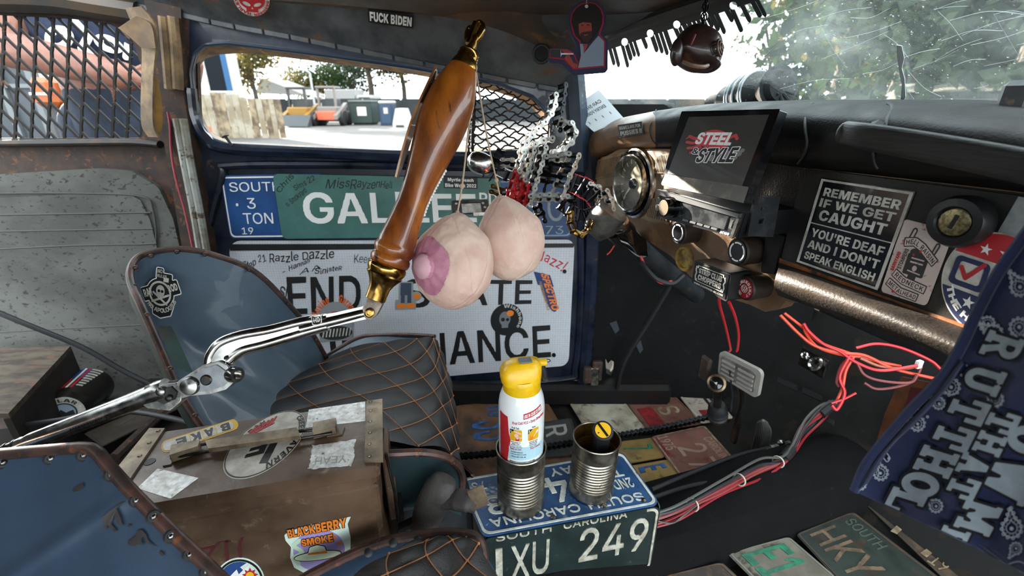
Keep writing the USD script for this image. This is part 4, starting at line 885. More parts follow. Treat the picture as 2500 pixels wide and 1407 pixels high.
am.add('hinge_plate', aprism([(366, 1050), (404, 1050), (318, 1176), (264, 1176)], 0.0, 0.003), strap_m)
am.add('end_plate', aprism([(895, 983), (934, 978), (936, 1130), (890, 1130)], 0.0, 0.003), strap_m)
for px in ((388, 1057), (366, 1086), (343, 1118), (905, 985), (905, 1007), (904, 1033), (904, 1060), (902, 1088), (902, 1118)):
    am.add('rivet', lathe([(0.0026, 0.003), (0.002, 0.0042)], AP.hit(*px), Z, 10), strap_m)
hd = am.add('carry_handle', cat([aprism([(506, 1094), (728, 1062), (738, 1082), (514, 1115)], 0.006, 0.012)]), strap_m, 'flat steel carrying handle')
am.add('handle_clip', aprism([(425, 1107), (494, 1094), (490, 1110), (420, 1133)], 0.002, 0.013, 0.001), strap_m, sub=hd)
am.add('handle_clip', aprism([(768, 1052), (824, 1040), (822, 1062), (766, 1075)], 0.002, 0.013, 0.001), strap_m, sub=hd)
for p, q in (((420, 1128), (516, 1112)), ((470, 1100), (516, 1092)), ((728, 1064), (800, 1055)), ((734, 1080), (812, 1068))):
    am.add('wire_link', tube([AP.hit(*p) + Z * 0.006, AP.hit(*q) + Z * 0.006], 0.0018, 7), darksteel, sub=hd)
am.add('weld_tab', aprism([(400, 1118), (432, 1110), (418, 1137), (398, 1141)], 0, 0.002), olive)
am.add('weld_tab', aprism([(800, 1050), (842, 1045), (836, 1062), (798, 1068)], 0, 0.002), olive)
hc = AP.hit(366, 1128); am.add('drilled_hole', lathe([(0.006, 0.0), (0.006, 0.0006)], hc, Z, 16), ink)
# lid stickers
foil = M('foil_white', '#dcdcd8', 0.3, 0.15, c2='#b5b2aa', sc=120, c3='#5f4f42', sc3=150, lo3=0.62, hi3=0.66, rvar=0.1)
def asticker(px, mat, lab, layers=(), r=0.0, shape=None, W=10, H=10):
    Q = Quad(AP, px, W, H); h = 0.0004
    p = am.add('sticker', Q.prism(shape if shape is not None else Q.full(r), 0.0001, h), mat, lab)
    for i, (nm, sh, m_) in enumerate(layers): am.add(nm, Q.prism(sh, h, h + 0.0003 + i * 0.00012), m_, sub=p)
Rr = random.Random(3)
asticker([(385, 1145), (485, 1168), (416, 1219), (335, 1193)], foil, 'square worn silver sticker on the lid')
def ragged(n=60, a=.5, seed=2):
    r = random.Random(seed); P = []
    for k in range(n):
        t = k / n * 4; s, f = int(t), t % 1; d = r.uniform(0, a)
        P.append([(f * 10, d), (10 - d, f * 10), (10 - f * 10, 10 - d), (d, 10 - f * 10)][s])
    return Polygon(P).buffer(0.15)
asticker([(762, 1088), (868, 1073), (862, 1138), (752, 1147)], foil, 'ragged worn white sticker on the lid', [('lettering', affinity.rotate(fit(text('YEAH', 400), 1.5, 5.8, 8.5, 8.5), 180, origin=(5, 5)).difference(Polygon()), M('worn_grey', '#8f8d88', .5))], shape=ragged())
asticker([(754, 1001), (892, 981), (892, 1029), (746, 1046)], foil, 'rectangular worn silver sticker at the lid end')
oc = Quad(AP, [(600, 1040), (745, 1005), (735, 1128), (500, 1195)], 10, 10)
asticker([(612, 1022), (758, 990), (730, 1135), (478, 1208)], M('tavern_white', '#cfc9bd', 0.45, c2='#b3aa9b', sc=60, c3='#3b3733', sc3=60, lo3=0.67, hi3=0.7), 'round worn white tavern sticker on the lid', [
    ('print', unary_union([affinity.rotate(fit(text('E', 900), 3.0, 2.6, 5.2, 4.6), 180, origin=(4.1, 3.6)), Polygon([(5.2, 1.4), (6.2, 1.2), (6.6, 4.4), (5.6, 4.6)]), circ(5, 5, 4.8, 20).difference(circ(5, 5, 4.7, 20))]), M('print_dark', '#2c2a2b', 0.5)),
    ('lettering', affinity.translate(unary_union([arc_text('CREEK TAVERN', 3.9, 0.75, 290 - 360 + 110, -75, 700), arc_text('HARL', 3.6, 0.7, 120, 165, 700)]), 5, 5), ink),
    ('red_print', unary_union([line([(1.6 + .5 * k, 6.2 + .25 * k), (2.0 + .5 * k, 7.6 + .25 * k)], .28) for k in range(6)] + [line([(1.6, 6.9), (4.4, 8.2)], .3), line([(1.8, 6.1), (4.6, 7.5)], .25)]), red)], shape=circ(5, 5, 4.9, 20))
sk = line([(1.4, 1.4), (18.6, 1.4)], 2.7)
asticker([(391, 1080), (577, 1021), (586, 1047), (396, 1111)], yellowp, 'yellow skateboard shaped sticker reading BAKE', [
    ('white_panel', line([(1.5, 1.4), (17.6, 1.4)], 2.1), M('foil_white2', '#d9d6cc', .35, c2='#b5b0a2', sc=90)), ('divider', unary_union([sbox(x, .2, x + .25, 2.6) for x in (6.9, 10.2, 13.6)]), yellowp),
    ('lettering', affinity.rotate(unary_union([fit(text(c_, 900), x, .55, x + 2.5, 2.3) for c_, x in zip('BAKE', (2.4, 6.8, 10.3, 13.9))]), 180, origin=(10, 1.4)), M('print_black2', '#35352f', .5))], shape=sk, W=20, H=2.8)
# front side stickers
FA = Plane((A4[2] + A4[3]) / 2 - e2 * 0 , -e2, e1)
FA.p0 = ac - e2 * (wa - 0.005)
def fsticker(px, W, H, base, layers, lab, shape):
    Q = Quad(FA, px, W, H); p = am.add('sticker', Q.prism(shape, 0.0002, 0.0006), base, lab)
    for i, (nm, sh, m_) in enumerate(layers): am.add(nm, Q.prism(sh, 0.0006 + i * 0.0001, 0.0009 + i * 0.0001), m_, sub=p)
def tr(pts): return Polygon([((x - 1170) / 58, (1407 - y) / 49.0) for x, y in pts])
out = rnd(Polygon([(0.3, 7.6), (1.8, 8.2), (3.5, 8.6), (8.6, 9.9), (9.7, 9.6), (9.2, 8.2), (9.6, 6), (9.6, 3.6), (8.7, 1.6), (6, 0.2), (3.4, -.2), (1.4, 1.2), (0.9, 3.2), (1.2, 5.2), (0.4, 6.5)]), .4)
hat = unary_union([ell(5.0, 3.4, 3.4, .75, 6), rnd(Polygon([(3.7, 3.5), (4.1, 5.0), (5.2, 5.3), (6.2, 5.0), (6.6, 3.7)]), .2)])
fsticker([(686, 1272), (866, 1247), (862, 1400), (700, 1400)], 10, 10, M('label_pale', '#cfe0d4', .4), [
    ('print', circ(5.2, 4.2, 3.7, 14), M('lilac', '#9c8cc4', .5)), ('smoke', unary_union([line(spline([(2.2, 2.0, 0), (1.6, 3.2, 0), (2.9, 4.2, 0), (1.7, 5.4, 0), (2.6, 6.3, 0)], 5)[:, :2], .7)]), M('mint', '#b9d3b2', .5)),
    ('dots', unary_union([circ(x, y, q) for x, y, q in ((7.6, 6.4, .25), (8.2, 5.4, .3), (7.9, 3.2, .22), (8.3, 4.2, .15), (2.4, 3.0, .15), (7.2, 7.0, .2), (3.2, 5.8, .18))]), orange),
    ('hat', hat.buffer(.12), ink), ('hat', hat, M('hat_cream', '#d5dfc2', .5)), ('hat_band', Polygon([(3.75, 3.65), (6.6, 3.85), (6.5, 4.25), (3.85, 4.0)]), orange),
    ('lettering', unary_union([affinity.rotate(fit(text('BLACKBERRY', 900), 0.9, 7.4, 9.1, 8.9), 6).buffer(.08), affinity.rotate(fit(text('SMOKE', 900), 2.9, 5.5, 7.4, 6.75), 6).buffer(.08)]), ink),
    ('lettering', unary_union([affinity.rotate(fit(text('BLACKBERRY', 900), 0.9, 7.4, 9.1, 8.9), 6), affinity.rotate(fit(text('SMOKE', 900), 2.9, 5.5, 7.4, 6.75), 6)]), orange)], 'colourful die-cut sticker reading BLACKBERRY SMOKE with a hat', out)
fsticker([(524, 1360), (648, 1360), (648, 1480), (524, 1480)], 10, 10, M('label_pale', '#cfe0d4', .4), [('ring', circ(5, 5, 4.6).difference(circ(5, 5, 4.2)), ink), ('blue_field', circ(5, 5, 4.1).intersection(Polygon([(0, 4), (0, 10), (8, 10), (5, 8), (6, 7), (4, 6)])), bluep), ('bolt', Polygon([(2, 5), (4.4, 7.6), (4.8, 6.6), (7, 8.8), (6.3, 6), (8.5, 6.5), (5, 2)]), white), ('sun', star(7, 6.3, 1.6, 9, .6), red), ('sun', circ(7, 6.3, .8), yellowp)], 'round red white and blue lightning sticker on the can front', circ(5, 5, 4.9, 20))
sd = []
for pts in ([(480, 1285), (520, 1300), (545, 1310), (560, 1290), (548, 1282)], [(548, 1312), (520, 1340), (505, 1365)], [(470, 1330), (500, 1318), (560, 1322)], [(478, 1345), (520, 1335)], [(560, 1285), (552, 1330), (556, 1372)], [(600, 1290), (585, 1330), (588, 1368)], [(556, 1300), (580, 1292), (602, 1290)]):
    sd.append(FA.prism(LineString([FA.px(*p) for p in pts]).buffer(.0016), 0.0001, .0005))
am.add('paint_scribble', cat(sd), M('wine_paint', '#4c1a1e', .5), kind='stuff')
# closing latch at the end
for dz, hh, th in ((-0.045, 0.055, 0.004), (-0.10, 0.06, 0.006)):
    am.add('end_latch', bx(ac + e1 * (la + th) + Z * dz, aax, [th, wa * 0.42, hh / 2], 0.002), olive)
am.add('latch_wire', tube([ac + e1 * (la + 0.006) - e2 * wa * 0.5 - Z * 0.01, ac + e1 * (la + 0.011) - e2 * wa * 0.55 - Z * 0.07, ac + e1 * (la + 0.010) - e2 * wa * 0.5 - Z * 0.14], 0.002, 7), darksteel)
am.done()
one('can_stand', bx(np.array([ac[0], ac[1], (ZA - 0.012 - ah) / 2]), aax, [la - 0.02, wa - 0.02, (ZA - 0.012 - ah) / 2 - 0.0005], 0.004), M('stand_black', '#1c1b1a', .7), 'dark stand under the ammunition can between the seats', 'stand')
# ================================================================ shift lever made of a ratchet, a spanner and a beer-tap handle
LP = plane_px([(0, 1105), (540, 920), (1150, 120)], [0.47, 0.49, 0.50])
def lp(x, y, h=0.0): return LP.hit(x, y) + LP.n * h
lv = Thing('shift_lever', 'long shift lever made from a chrome ratchet and a turned wooden beer-tap handle', 'shift lever')
pth = [lp(x, y) for x, y in [(-70, 1137), (0, 1109), (40, 1093), (58, 1086), (64, 1083), (80, 1077), (200, 1030), (300, 991), (362, 967), (392, 955), (408, 950)]]
sc0 = np.linalg.norm(lp(200, 1030) - lp(201, 1030))
rd = [20, 20, 20, 22, 19, 23, 24, 25, 27, 31, 30]
T_, A_, B_ = frames(np.array(pth))
lv.add('ratchet_handle', tube(np.array(pth), [r * sc0 for r in rd], 24), chrome, smooth=60)
for x, y in ((22, 1100), (44, 1091)):
    k = np.array([lp(x - 3, y + 1.2), lp(x + 3, y - 1.2)]); lv.add('grip_groove', tube(k, 21.5 * sc0, 20), darksteel)
def plate(px, h0, h1, mat, name, r=0.0012, sub=None, holes=None, lab=None):
    q = LP.poly(px); q = rnd(q, r)
    if holes is not None: q = q.difference(holes)
    b = 0.0009
    m = cat([LP.prism(q, h0 + b, h1 - b)] + [LP.prism(q.buffer(-b * 0.6), h0, h1)])
    return lv.add(name, m, mat, lab, smooth=30, sub=sub)
plate([(365, 938), (440, 930), (455, 945), (452, 975), (425, 998), (372, 992), (352, 978)], -0.009, 0.008, chrome, 'flex_yoke')
plate([(392, 946), (432, 938), (446, 952), (440, 970), (412, 982), (394, 972)], 0.008, 0.0095, darksteel, 'yoke_recess')
lv.add('yoke_pin', lathe([(0.0045, -0.012), (0.0045, 0.012), (0.003, 0.013)], lp(408, 950), LP.n, 18), steel)
lv.add('yoke_pin', lathe([(0.0035, 0.008), (0.0035, 0.012), (0.002, 0.013)], lp(428, 965), LP.n, 16), darksteel)
plate([(432, 948), (447, 925), (505, 888), (545, 878), (565, 888), (579, 915), (578, 930), (560, 947), (520, 958), (474, 962), (455, 968), (436, 966)], -0.008, 0.008, steel, 'ratchet_head', 0.004)
plate([(452, 937), (508, 894), (540, 886), (562, 902), (570, 922), (556, 938), (518, 950), (476, 953), (458, 956)], 0.008, 0.0092, M('satin_head', '#7f8284', 0.35, 0.9, c2='#6a6d70', sc=80), 'head_cover', 0.003)
lv.add('release_button', lathe([(0.0098, 0.008), (0.0098, 0.0105), (0.0085, 0.013), (0.004, 0.0142)], lp(477, 937), LP.n, 28), steel)
lv.add('head_screw', lathe([(0.0058, 0.008), (0.0058, 0.0098), (0.0045, 0.0108)], lp(515, 923), LP.n, 22), darksteel)
# weld to the cranked spanner
lv.add('weld_socket', lathe([(0.0075, -0.006), (0.0090, 0.0), (0.0080, 0.007), (0.0048, 0.007), (0.0048, 0.001)], lp(574, 912, 0.004), unit(RIGHT + LP.n * 0.5), 22), chrome)
lv.add('weld_bead', ballm(lp(562, 872), 0.0065, 2, (1.2, 0.9, 0.8)), darksteel)
sp_px = [(516, 884), (515, 868), (536, 838), (590, 818), (660, 806), (760, 772), (820, 763), (890, 747), (897, 778), (800, 800), (740, 818), (640, 842), (590, 856), (574, 866), (562, 880), (548, 890)]
plate(sp_px[:9] + sp_px[9:], -0.0045, 0.0045, chrome, 'spanner_web', 0.001)
edge_t = spline([lp(x, y, 0.0) for x, y in [(512, 888), (517, 866), (540, 838), (590, 819), (660, 806), (740, 786), (800, 778)]], 6)
edge_b = spline([lp(x, y, 0.0) for x, y in [(560, 880), (578, 864), (600, 852), (650, 839), (730, 815), (800, 795)]], 6)
lv.add('spanner_rail', tube(edge_t, 0.0060, 12), chrome, smooth=60); lv.add('spanner_rail', tube(edge_b, 0.0060, 12), chrome, smooth=60)
sh = np.array([lp(x, y) for x, y in [(735, 803), (780, 790), (830, 778), (880, 765), (903, 760)]])
lv.add('spanner_shank', tube(sh, [17 * sc0, 20 * sc0, 19 * sc0, 18 * sc0, 17 * sc0], 20, flat=0.85), chrome, smooth=60)
BQ = Quad(Plane(LP.p0 + LP.n * (17.5 * sc0), LP.n), [(759, 772), (784, 766), (787, 790), (763, 796)], 10, 10)
lv.add('stamped_badge', BQ.prism(unary_union([BQ.full(2).difference(rnd(sbox(.9, .9, 9.1, 9.1), 1.4)), fit(text('HD', 800), 2, 2.5, 8, 7.5)]), -0.0004, 0.0006), steel)
lv.add('stamped_lettering', tq(Plane(LP.p0 + LP.n * 24.6 * sc0, LP.n), [(168, 1050), (256, 1019), (258, 1026), (170, 1057)], unary_union([sbox(k * .5, .1 * (k % 3), k * .5 + .3, 1 - .12 * (k % 2)) for k in range(26)]), -0.0006, 0.0002), darksteel)
# clevis at the foot of the handle
plate([(888, 752), (900, 730), (918, 722), (936, 742), (922, 768), (908, 780), (894, 776)], -0.007, 0.008, M('worn_clevis', '#7a7066', 0.35, 0.9, c2='#4a4038', sc=60), 'clevis', 0.002)
lv.add('clevis_pin', lathe([(0.0052, 0.008), (0.0052, 0.011), (0.0040, 0.0118), (0.0028, 0.0118), (0.0024, 0.009)], lp(906, 762), LP.n, 20), brass)
lv.add('clevis_block', tube(np.array([lp(905, 745), lp(920, 715)]), [16 * sc0, 15 * sc0], 14), M('worn_clevis', '#7a7066'))
# handle: turned wood between brass ferrules
b0, b1 = lp(917, 729), lp(1141, 142)
hx = unit(b1 - b0); HLn = np.linalg.norm(b1 - b0); k_ = HLn / 629.0
wood_h = M('varnished_wood', '#b8691f', 0.3, c2='#642f10', sc=13, lo=0.36, hi=0.66, c3='#2a1a12', sc3=40, lo3=0.61, hi3=0.68, coat=0.6, stretch=(1.6, 1, 0.45), bump=0.08, bsc=120, rvar=0.06)
def seg_l(p): return lathe([(r * k_, t * k_) for r, t in p], b0, hx, 48)
lv.add('brass_ferrule', seg_l([(20, -4), (25, -2), (25, 14), (26, 30), (32, 44), (40, 56), (45, 62), (43, 66), (46, 72), (48, 79), (46, 86), (42, 90)]), brass, 'polished brass ferrule', smooth=50)
wd = lv.add('wooden_handle', seg_l([(40, 88), (47, 92), (49, 102), (47, 110), (44, 114), (48, 122), (50, 130), (47, 138), (45, 143), (46, 152), (44, 165), (41, 190), (38, 220), (36, 250), (37, 280), (40, 310), (45, 345), (51, 385), (57, 425), (60, 465), (60, 495), (57, 525), (51, 555), (43, 580), (35, 600), (31, 608)]), wood_h, 'turned varnished wooden grip', smooth=50)
hn = unit((CAM - (b0 + b1) / 2) - hx * ((CAM - (b0 + b1) / 2) @ hx)); hs_ = np.cross(hx, hn)
lv.add('brass_cap', seg_l([(33, 600), (34, 606), (31, 616), (28, 622), (26, 627), (27, 632), (24, 638), (26, 643), (22, 648), (12, 650)]), brass, smooth=50)
lv.add('finial_stem', seg_l([(10, 645), (12, 660), (9, 672), (11, 680), (8, 690)]), brass)
tw = spline([lp(1146, 105), lp(1148, 92), lp(1162, 65), lp(1170, 56), lp(1178, 66), lp(1170, 88), lp(1156, 104)], 5)
lv.add('finial_wing', tube(tw, 0.0035, 8, True), brass)
lv.add('finial_wing', tube(spline([lp(1146, 102, -.004), lp(1140, 85, -.008), lp(1143, 62, -.010), lp(1151, 60, -.008), lp(1152, 82, -.006)], 5), 0.0032, 8, True), brass)
lv.add('finial_bar', tube(np.array([lp(1145, 108), lp(1165, 58)]), [0.0045, 0.0055], 8), brass)
# slim curved label paddle fixed behind the grip, seen on edge
pd = [[lp(x, y, h) for x, y in [(1062, 162), (1040, 215), (1010, 285), (985, 360), (964, 432)]] for h in (-0.022, -0.006, 0.010)]
PG = grid(pd, 24, 8); wdt = np.sin(np.linspace(0.25, np.pi - .12, 24)) ** 0.5
for i in range(PG.shape[0]):
    c = PG.mean(0); PG[i] = c + (PG[i] - c) * wdt[:, None]
lv.add('label_paddle', sheet(PG, (hs_ * 0.0022)), M('paddle_wood', '#7b4a26', 0.35, c2='#c08a58', sc=18, coat=0.4), 'thin wooden label paddle beside the grip')
lv.add('paddle_rod', tube(np.array([lp(1060, 170, -0.004), lp(1046, 220, -0.004), lp(1035, 250, -0.006)]), 0.003, 8), steel)
# row of beads along the far edge of the grip
for k in range(16):
    t = 235 + k * 8; r = np.interp(t, [220, 250, 280, 310, 345, 385], [38, 36, 37, 40, 45, 51]) * k_
    lv.add('bead', ballm(b0 + hx * t * k_ - hs_ * r * (-1 if (hs_ @ RIGHT) < 0 else 1) * -1, 0.0020, 1), white, sub=wd)
# cords of the novelty pair, tied under the cap
lv.done()

# ================================================================ stuffed novelty pair hanging from the grip
skin = M('flesh_foam', '#e0c2b0', 0.7, c2='#cfa698', sc=22, lo=0.42, hi=0.7, c3='#a97f70', sc3=160, lo3=0.68, hi3=0.73, bump=0.25, bsc=700, sss=0.15)
patch = M('rose_patch', '#b87288', 0.65, c2='#c48698', sc=70, bump=0.3, bsc=400)
cordm = M('beige_cord', '#b09a82', 0.8)
def ball(cx, cy, w, h, d, tipx, tipy, lab, cord, seed, face=None):
    c = at(cx, cy, d); s = d / FPX; U = np.cross(LP.n * 0 + unit(c - CAM), RIGHT); up = unit(at(cx, cy - 10, d) - c); rt = RIGHT; nn = unit(CAM - c)
    m = trimesh.creation.icosphere(6, 1.0); v = np.array(m.vertices)
    ty = (cy - tipy) / (h / 2)
    tz = np.clip((v[:, 2] - 0.45) / 0.55, 0, 1)
    xy = v[:, :2] * (1 - 0.25 * tz[:, None] ** 2); z = v[:, 2] + tz ** 3 * (ty - 1.0) * 1.0
    xy[:, 0] += tz ** 2 * (tipx - cx) / (w / 2) * 1.0
    nz = (meshkit.fbm(v * 2.5 + seed, 3, seed) - 0.5) * 0.10
    # sewn seams pull the surface in
    sm = np.zeros(len(v))
    for a in (0.35, 2.2, 4.1): sm += np.exp(-((v @ np.array([math.cos(a), math.sin(a), 0.25])) / 0.035) ** 2)
    k = 1 + nz - 0.012 * sm
    P = c + ((xy[:, :1] * rt * w / 2 + z[:, None] * up * h / 2) * s * k[:, None]) + v[:, 1:2] * 0 + (xy[:, 1:2] * -nn * w / 2 * s * 0.92 * k[:, None])
    t = Thing('stuffed_ball', lab, 'novelty ball', 'stuffed novelty balls on cords')
    body = t.add('stuffed_body', trimesh.Trimesh(P, m.faces, process=False), skin, smooth=True)
    if face:
        fx_, fy_, fr, ax_, ay_ = face
        dirn = unit(np.array([(fx_ - cx) / (w / 2), 0, -(fy_ - cy) / (h / 2)])); e = math.sqrt(max(1 - dirn[0] ** 2 * 0 - ((fx_ - cx) / (w / 2)) ** 2 - ((fy_ - cy) / (h / 2)) ** 2, 0.05))
        q = np.array([(fx_ - cx) / (w / 2), -e, -(fy_ - cy) / (h / 2)]); q /= np.linalg.norm(q)
        th = np.arccos(np.clip(v @ q, -1, 1)); ang = np.arctan2(v @ np.cross(q, [0, 0, 1]), v @ np.array([0, 0, 1.0])); lim = fr * (1 + 0.05 * np.sin(4 * ang + 1))
        fm = (th[m.faces] < lim[m.faces]).all(1)
        N = unit((P - c).mean(0)) if False else (P - c) / np.linalg.norm(P - c, axis=1, keepdims=True)
        bumpy = np.where(th < fr * 0.42, 0.010 * np.sqrt(np.clip(1 - (th / (fr * 0.42)) ** 2, 0, 1)) + 0.001, 0.0012 + 0.0002 * np.sin(ang * 11))
        sub = trimesh.Trimesh(P + N * bumpy[:, None], m.faces[fm], process=False); sub.remove_unreferenced_vertices()
        t.add('rose_patch', sub, patch, 'darker rose patch with raised centre', sub=body, smooth=40)
        fm2 = (th[m.faces] < fr * .40).all(1); sb2 = trimesh.Trimesh(P + N * (bumpy + .0004)[:, None], m.faces[fm2], process=False); sb2.remove_unreferenced_vertices(); t.add('patch_centre', sb2, M('patch_centre', '#d0a0a8', .6, bump=.4, bsc=500), sub=body, smooth=60)
    cp = spline([at(x, y, dd) for x, y, dd in cord], 6)
    t.add('cord', tube(cp, 0.0011, 6), cordm)
    for x, y, dd in (cord[-1], cord[-2]): t.add('cord_knot', ballm(at(x, y, dd), 0.0026, 1, (1, 1, 1.3)), cordm)
    t.done()
ball(1106, 642, 198, 225, 0.53, 1116, 518, 'stuffed pink ball with a rose patch hanging in front of the road sign', [(1160, 158, .50), (1152, 240, .505), (1138, 370, .51), (1128, 455, .52), (1117, 520, .53)], 3, (1042, 650, .62, 0, 0))
ball(1246, 588, 166, 196, 0.575, 1222, 476, 'plain stuffed pink ball hanging behind the one with the patch', [(1160, 158, .50), (1172, 235, .51), (1190, 340, .535), (1212, 440, .565), (1221, 480, .575)], 8)

# ================================================================ seats
shell_m = M('blue_grey_paint', '#4f6272', 0.42, c2='#455767', sc=5, coat=0.15, c3='#3b3a38', sc3=18, lo3=0.70, hi3=0.73, rvar=0.08)
shell_in = M('blue_steel', '#33465c', 0.55, c2='#2c3d50', sc=6, coat=0.0, spec=0.35, c3='#2a2422', sc3=15, lo3=0.72, hi3=0.745, rvar=0.08)
rimm = M('rusty_rim', '#5a3f38', 0.4, 0.3, c2='#38302c', sc=40, c3='#7a4a34', sc3=60)
quilt = M('quilted_vinyl', '#1d1919', 0.4, c2='#161313', sc=12, bump=0.4, bsc=500, rvar=0.06)
thread = M('copper_thread', '#b0754a', 0.6)
def cushion(t, rows, nu, nv, lines, puff, name='cushion', th=0.05, drop=None):
    """A quilted pad: rows of 3-D points; diamonds counted lines[0] x lines[1]."""
    G = grid(rows, 70, 70); G = np.array(G); a, b = np.linspace(0, lines[0], G.shape[0])[:, None], np.linspace(0, lines[1], G.shape[1])[None]
    p, q = (a + b), (a - b); w = np.abs(np.sin(np.pi * p)) * np.abs(np.sin(np.pi * q))
    du = np.gradient(G, axis=0); dv = np.gradient(G, axis=1); N = np.cross(du, dv); N /= np.linalg.norm(N, axis=2, keepdims=True) + 1e-12
    if (N * (CAM - G)).sum() < 0: N = -N
    H_ = G + N * (puff * w ** 0.5)[:, :, None]
    h = t.add(name, sheet(H_, th), quilt, smooth=60)
    ms = []; kn_ = []
    def P(i, j): 
        x, y = i / lines[0] * (G.shape[0] - 1), j / lines[1] * (G.shape[1] - 1); i0, j0 = min(int(x), G.shape[0] - 2), min(int(y), G.shape[1] - 2); f, g_ = x - i0, y - j0
        S = G + N * 0.0012
        return (S[i0, j0] * (1 - f) + S[i0 + 1, j0] * f) * (1 - g_) + (S[i0, j0 + 1] * (1 - f) + S[i0 + 1, j0 + 1] * f) * g_
    for s in (1, -1):
        for k in range(-int(lines[1]) - 1, int(lines[0] + lines[1]) + 2):
            pts = []
            for i in np.linspace(0, lines[0], 40):
                j = (k - i) if s == 1 else (i - k)
                if 0 <= j <= lines[1]: pts.append(P(i, j))
            if len(pts) > 2: ms.append(tube(np.array(pts), 0.0008, 5))
    for i2 in range(0, int(2 * lines[0]) + 1):
        for j2 in range(0, int(2 * lines[1]) + 1):
            if (i2 + j2) % 2 == 0 and i2 / 2 <= lines[0] and j2 / 2 <= lines[1]: kn_.append(ballm(P(i2 / 2, j2 / 2), 0.0019, 1))
    t.add('stitching', cat(ms), thread, sub=h, kind='stuff'); t.add('stitch_knots', cat(kn_), thread, sub=h, kind='stuff')
# --- driver's seat
ds = Thing('driver_seat', 'driver bucket seat of blue-grey sheet steel with black diamond-quilted cushion', 'seat')
rimpx = [(560, 1140, .60), (505, 1062, .62), (440, 962, .645), (395, 862, .67), (345, 748, .70), (320, 692, .725), (320, 652, .745), (345, 624, .77), (400, 611, .79), (452, 609, .81), (520, 622, .84), (620, 662, .89), (700, 738, .94), (762, 815, .99), (800, 880, 1.02), (850, 950, 1.03)]
rim3 = spline([at(*p) for p in rimpx], 6)
base_l = at(760, 1150, .66); base_r = at(900, 1010, 1.02)
bl = np.linspace(0, 1, len(rim3))[:, None]; basec = base_l * (1 - bl) + base_r * bl
rows = []
for t_ in np.linspace(0, 1, 14):
    P = rim3 * (1 - t_) + basec * t_
    # the dished back, pushed away from the front, with one pressed crease
    bul = 0.055 * math.sin(math.pi * min(t_ * 1.15, 1)) + 0.014 * math.exp(-((t_ - 0.42) / 0.07) ** 2) 
    P = P - FV * bul * np.sin(np.pi * np.clip(bl, 0.02, 1)) ** 0.5
    rows.append(P)
ds.add('seat_shell', sheet(np.array(rows), 0.004), shell_m, smooth=60)
ds.add('shell_rim', tube(rim3, 0.0055, 10), rimm)
outw = [[p, p + np.array([-0.012, 0.005, -0.03]), p + np.array([0.015, 0.03, -0.07])] for p in rim3[6:34]]
ds.add('side_skin', sheet(np.array(outw), 0.003), M('green_flake', '#264a42', 0.5, c2='#33342c', sc=20, c3='#5a4030', sc3=30, lo3=.62, hi3=.68))
for k in range(9, len(rim3) - 4, 7):
    p = rim3[k]; ds.add('rivet', ballm(p * 0.985 + basec[k] * 0.015 + (CAM - p) * 0.006, 0.004, 1), rimm)
ds.add('seat_wall', sheet(grid([[at(800, 868, 1.0), at(870, 828, 1.02), at(980, 820, 1.0), at(1062, 824, .97)], [at(815, 885, .985), at(885, 852, 1.0), at(985, 842, .98), at(1066, 846, .955)]], 24, 4), 0.004), shell_m)
ds.add('wall_rim', tube(spline([at(795, 872, 1.0), at(868, 827, 1.02), at(930, 819, 1.015), (at(1000, 818, .99)), at(1062, 822, .965)], 6), 0.0045, 8), rimm)
cushion(ds, [[at(560, 1060, .70), at(690, 945, .84), at(790, 885, .93), at(855, 850, .985)], [at(690, 1055, .685), at(800, 945, .82), at(880, 872, .915), at(930, 838, .965)], [at(850, 1068, .665), at(930, 960, .785), at(985, 886, .885), at(1005, 830, .945)], [at(985, 1088, .648), at(1030, 990, .755), at(1050, 905, .86), at(1052, 826, .935)], [at(1078, 1098, .640), at(1085, 1010, .738), at(1082, 920, .845), at(1066, 838, .925)], [at(1118, 1128, .645), at(1115, 1050, .742), at(1102, 950, .848), at(1080, 868, .925)]], 70, 70, (4.5, 4.0), 0.004, th=0.008)
ds.add('front_lip', tube(spline([at(950, 1108, .60), at(1040, 1106, .61), at(1100, 1122, .63), at(1128, 1162, .66), at(1122, 1230, .68)], 6), 0.0055, 8), rimm, 'curved rusty rim at the front of the seat')
ds.add('front_skirt', sheet(grid([[at(950, 1112, .602), at(1040, 1110, .612), at(1098, 1128, .632), at(1124, 1166, .662)], [at(950, 1240, .63), at(1040, 1240, .65), at(1100, 1250, .67), at(1126, 1260, .69)]], 20, 6), 0.004), M('teal_skirt', '#1f3338', 0.45, c2='#1a2a2c', sc=16, c3='#3f3228', sc3=24, lo3=.64, hi3=.70))
ds.add('seat_leg', tube(np.array([at(960, 1215, .62), at(975, 1330, .70), at(980, 1345, .74)]), 0.012, 8), darksteel)
ds.add('seat_base', bx((base_l + base_r) / 2 * np.array([1, 1, 0]) + Z * 0.12 + np.array([0.06, -0.02, 0]), CARAX, [0.14, 0.16, 0.115], 0.01), blackp)
Qs = plane_px([(350, 665), (440, 660), (400, 770)], [0.775, 0.805, 0.765])
Qs.p0 = Qs.p0 + Qs.n * 0.02
SQd = Quad(Qs, [(352, 645), (440, 660), (432, 790), (345, 765)], 10, 13)
bshape = unary_union([circ(5, 6.2, 3.7), rnd(sbox(3.8, 10, 5.6, 12.6), .3), affinity.rotate(sbox(6.5, 6.5, 10, 9.8), 25), affinity.rotate(sbox(0, 4, 3.6, 7.4), 25), sbox(5, 9, 8, 11.4), Polygon([(3.2, 3.6), (3.4, 0.8), (5.5, .2), (8.2, 1.4), (9, 4.6), (8, 5)])]); bshape = rnd(bshape, .3)
s_ = ds.add('sticker', SQd.prism(bshape.buffer(.25), 0.0, 0.001), white, 'black and white die-cut sticker reading NO APOLOGIES')
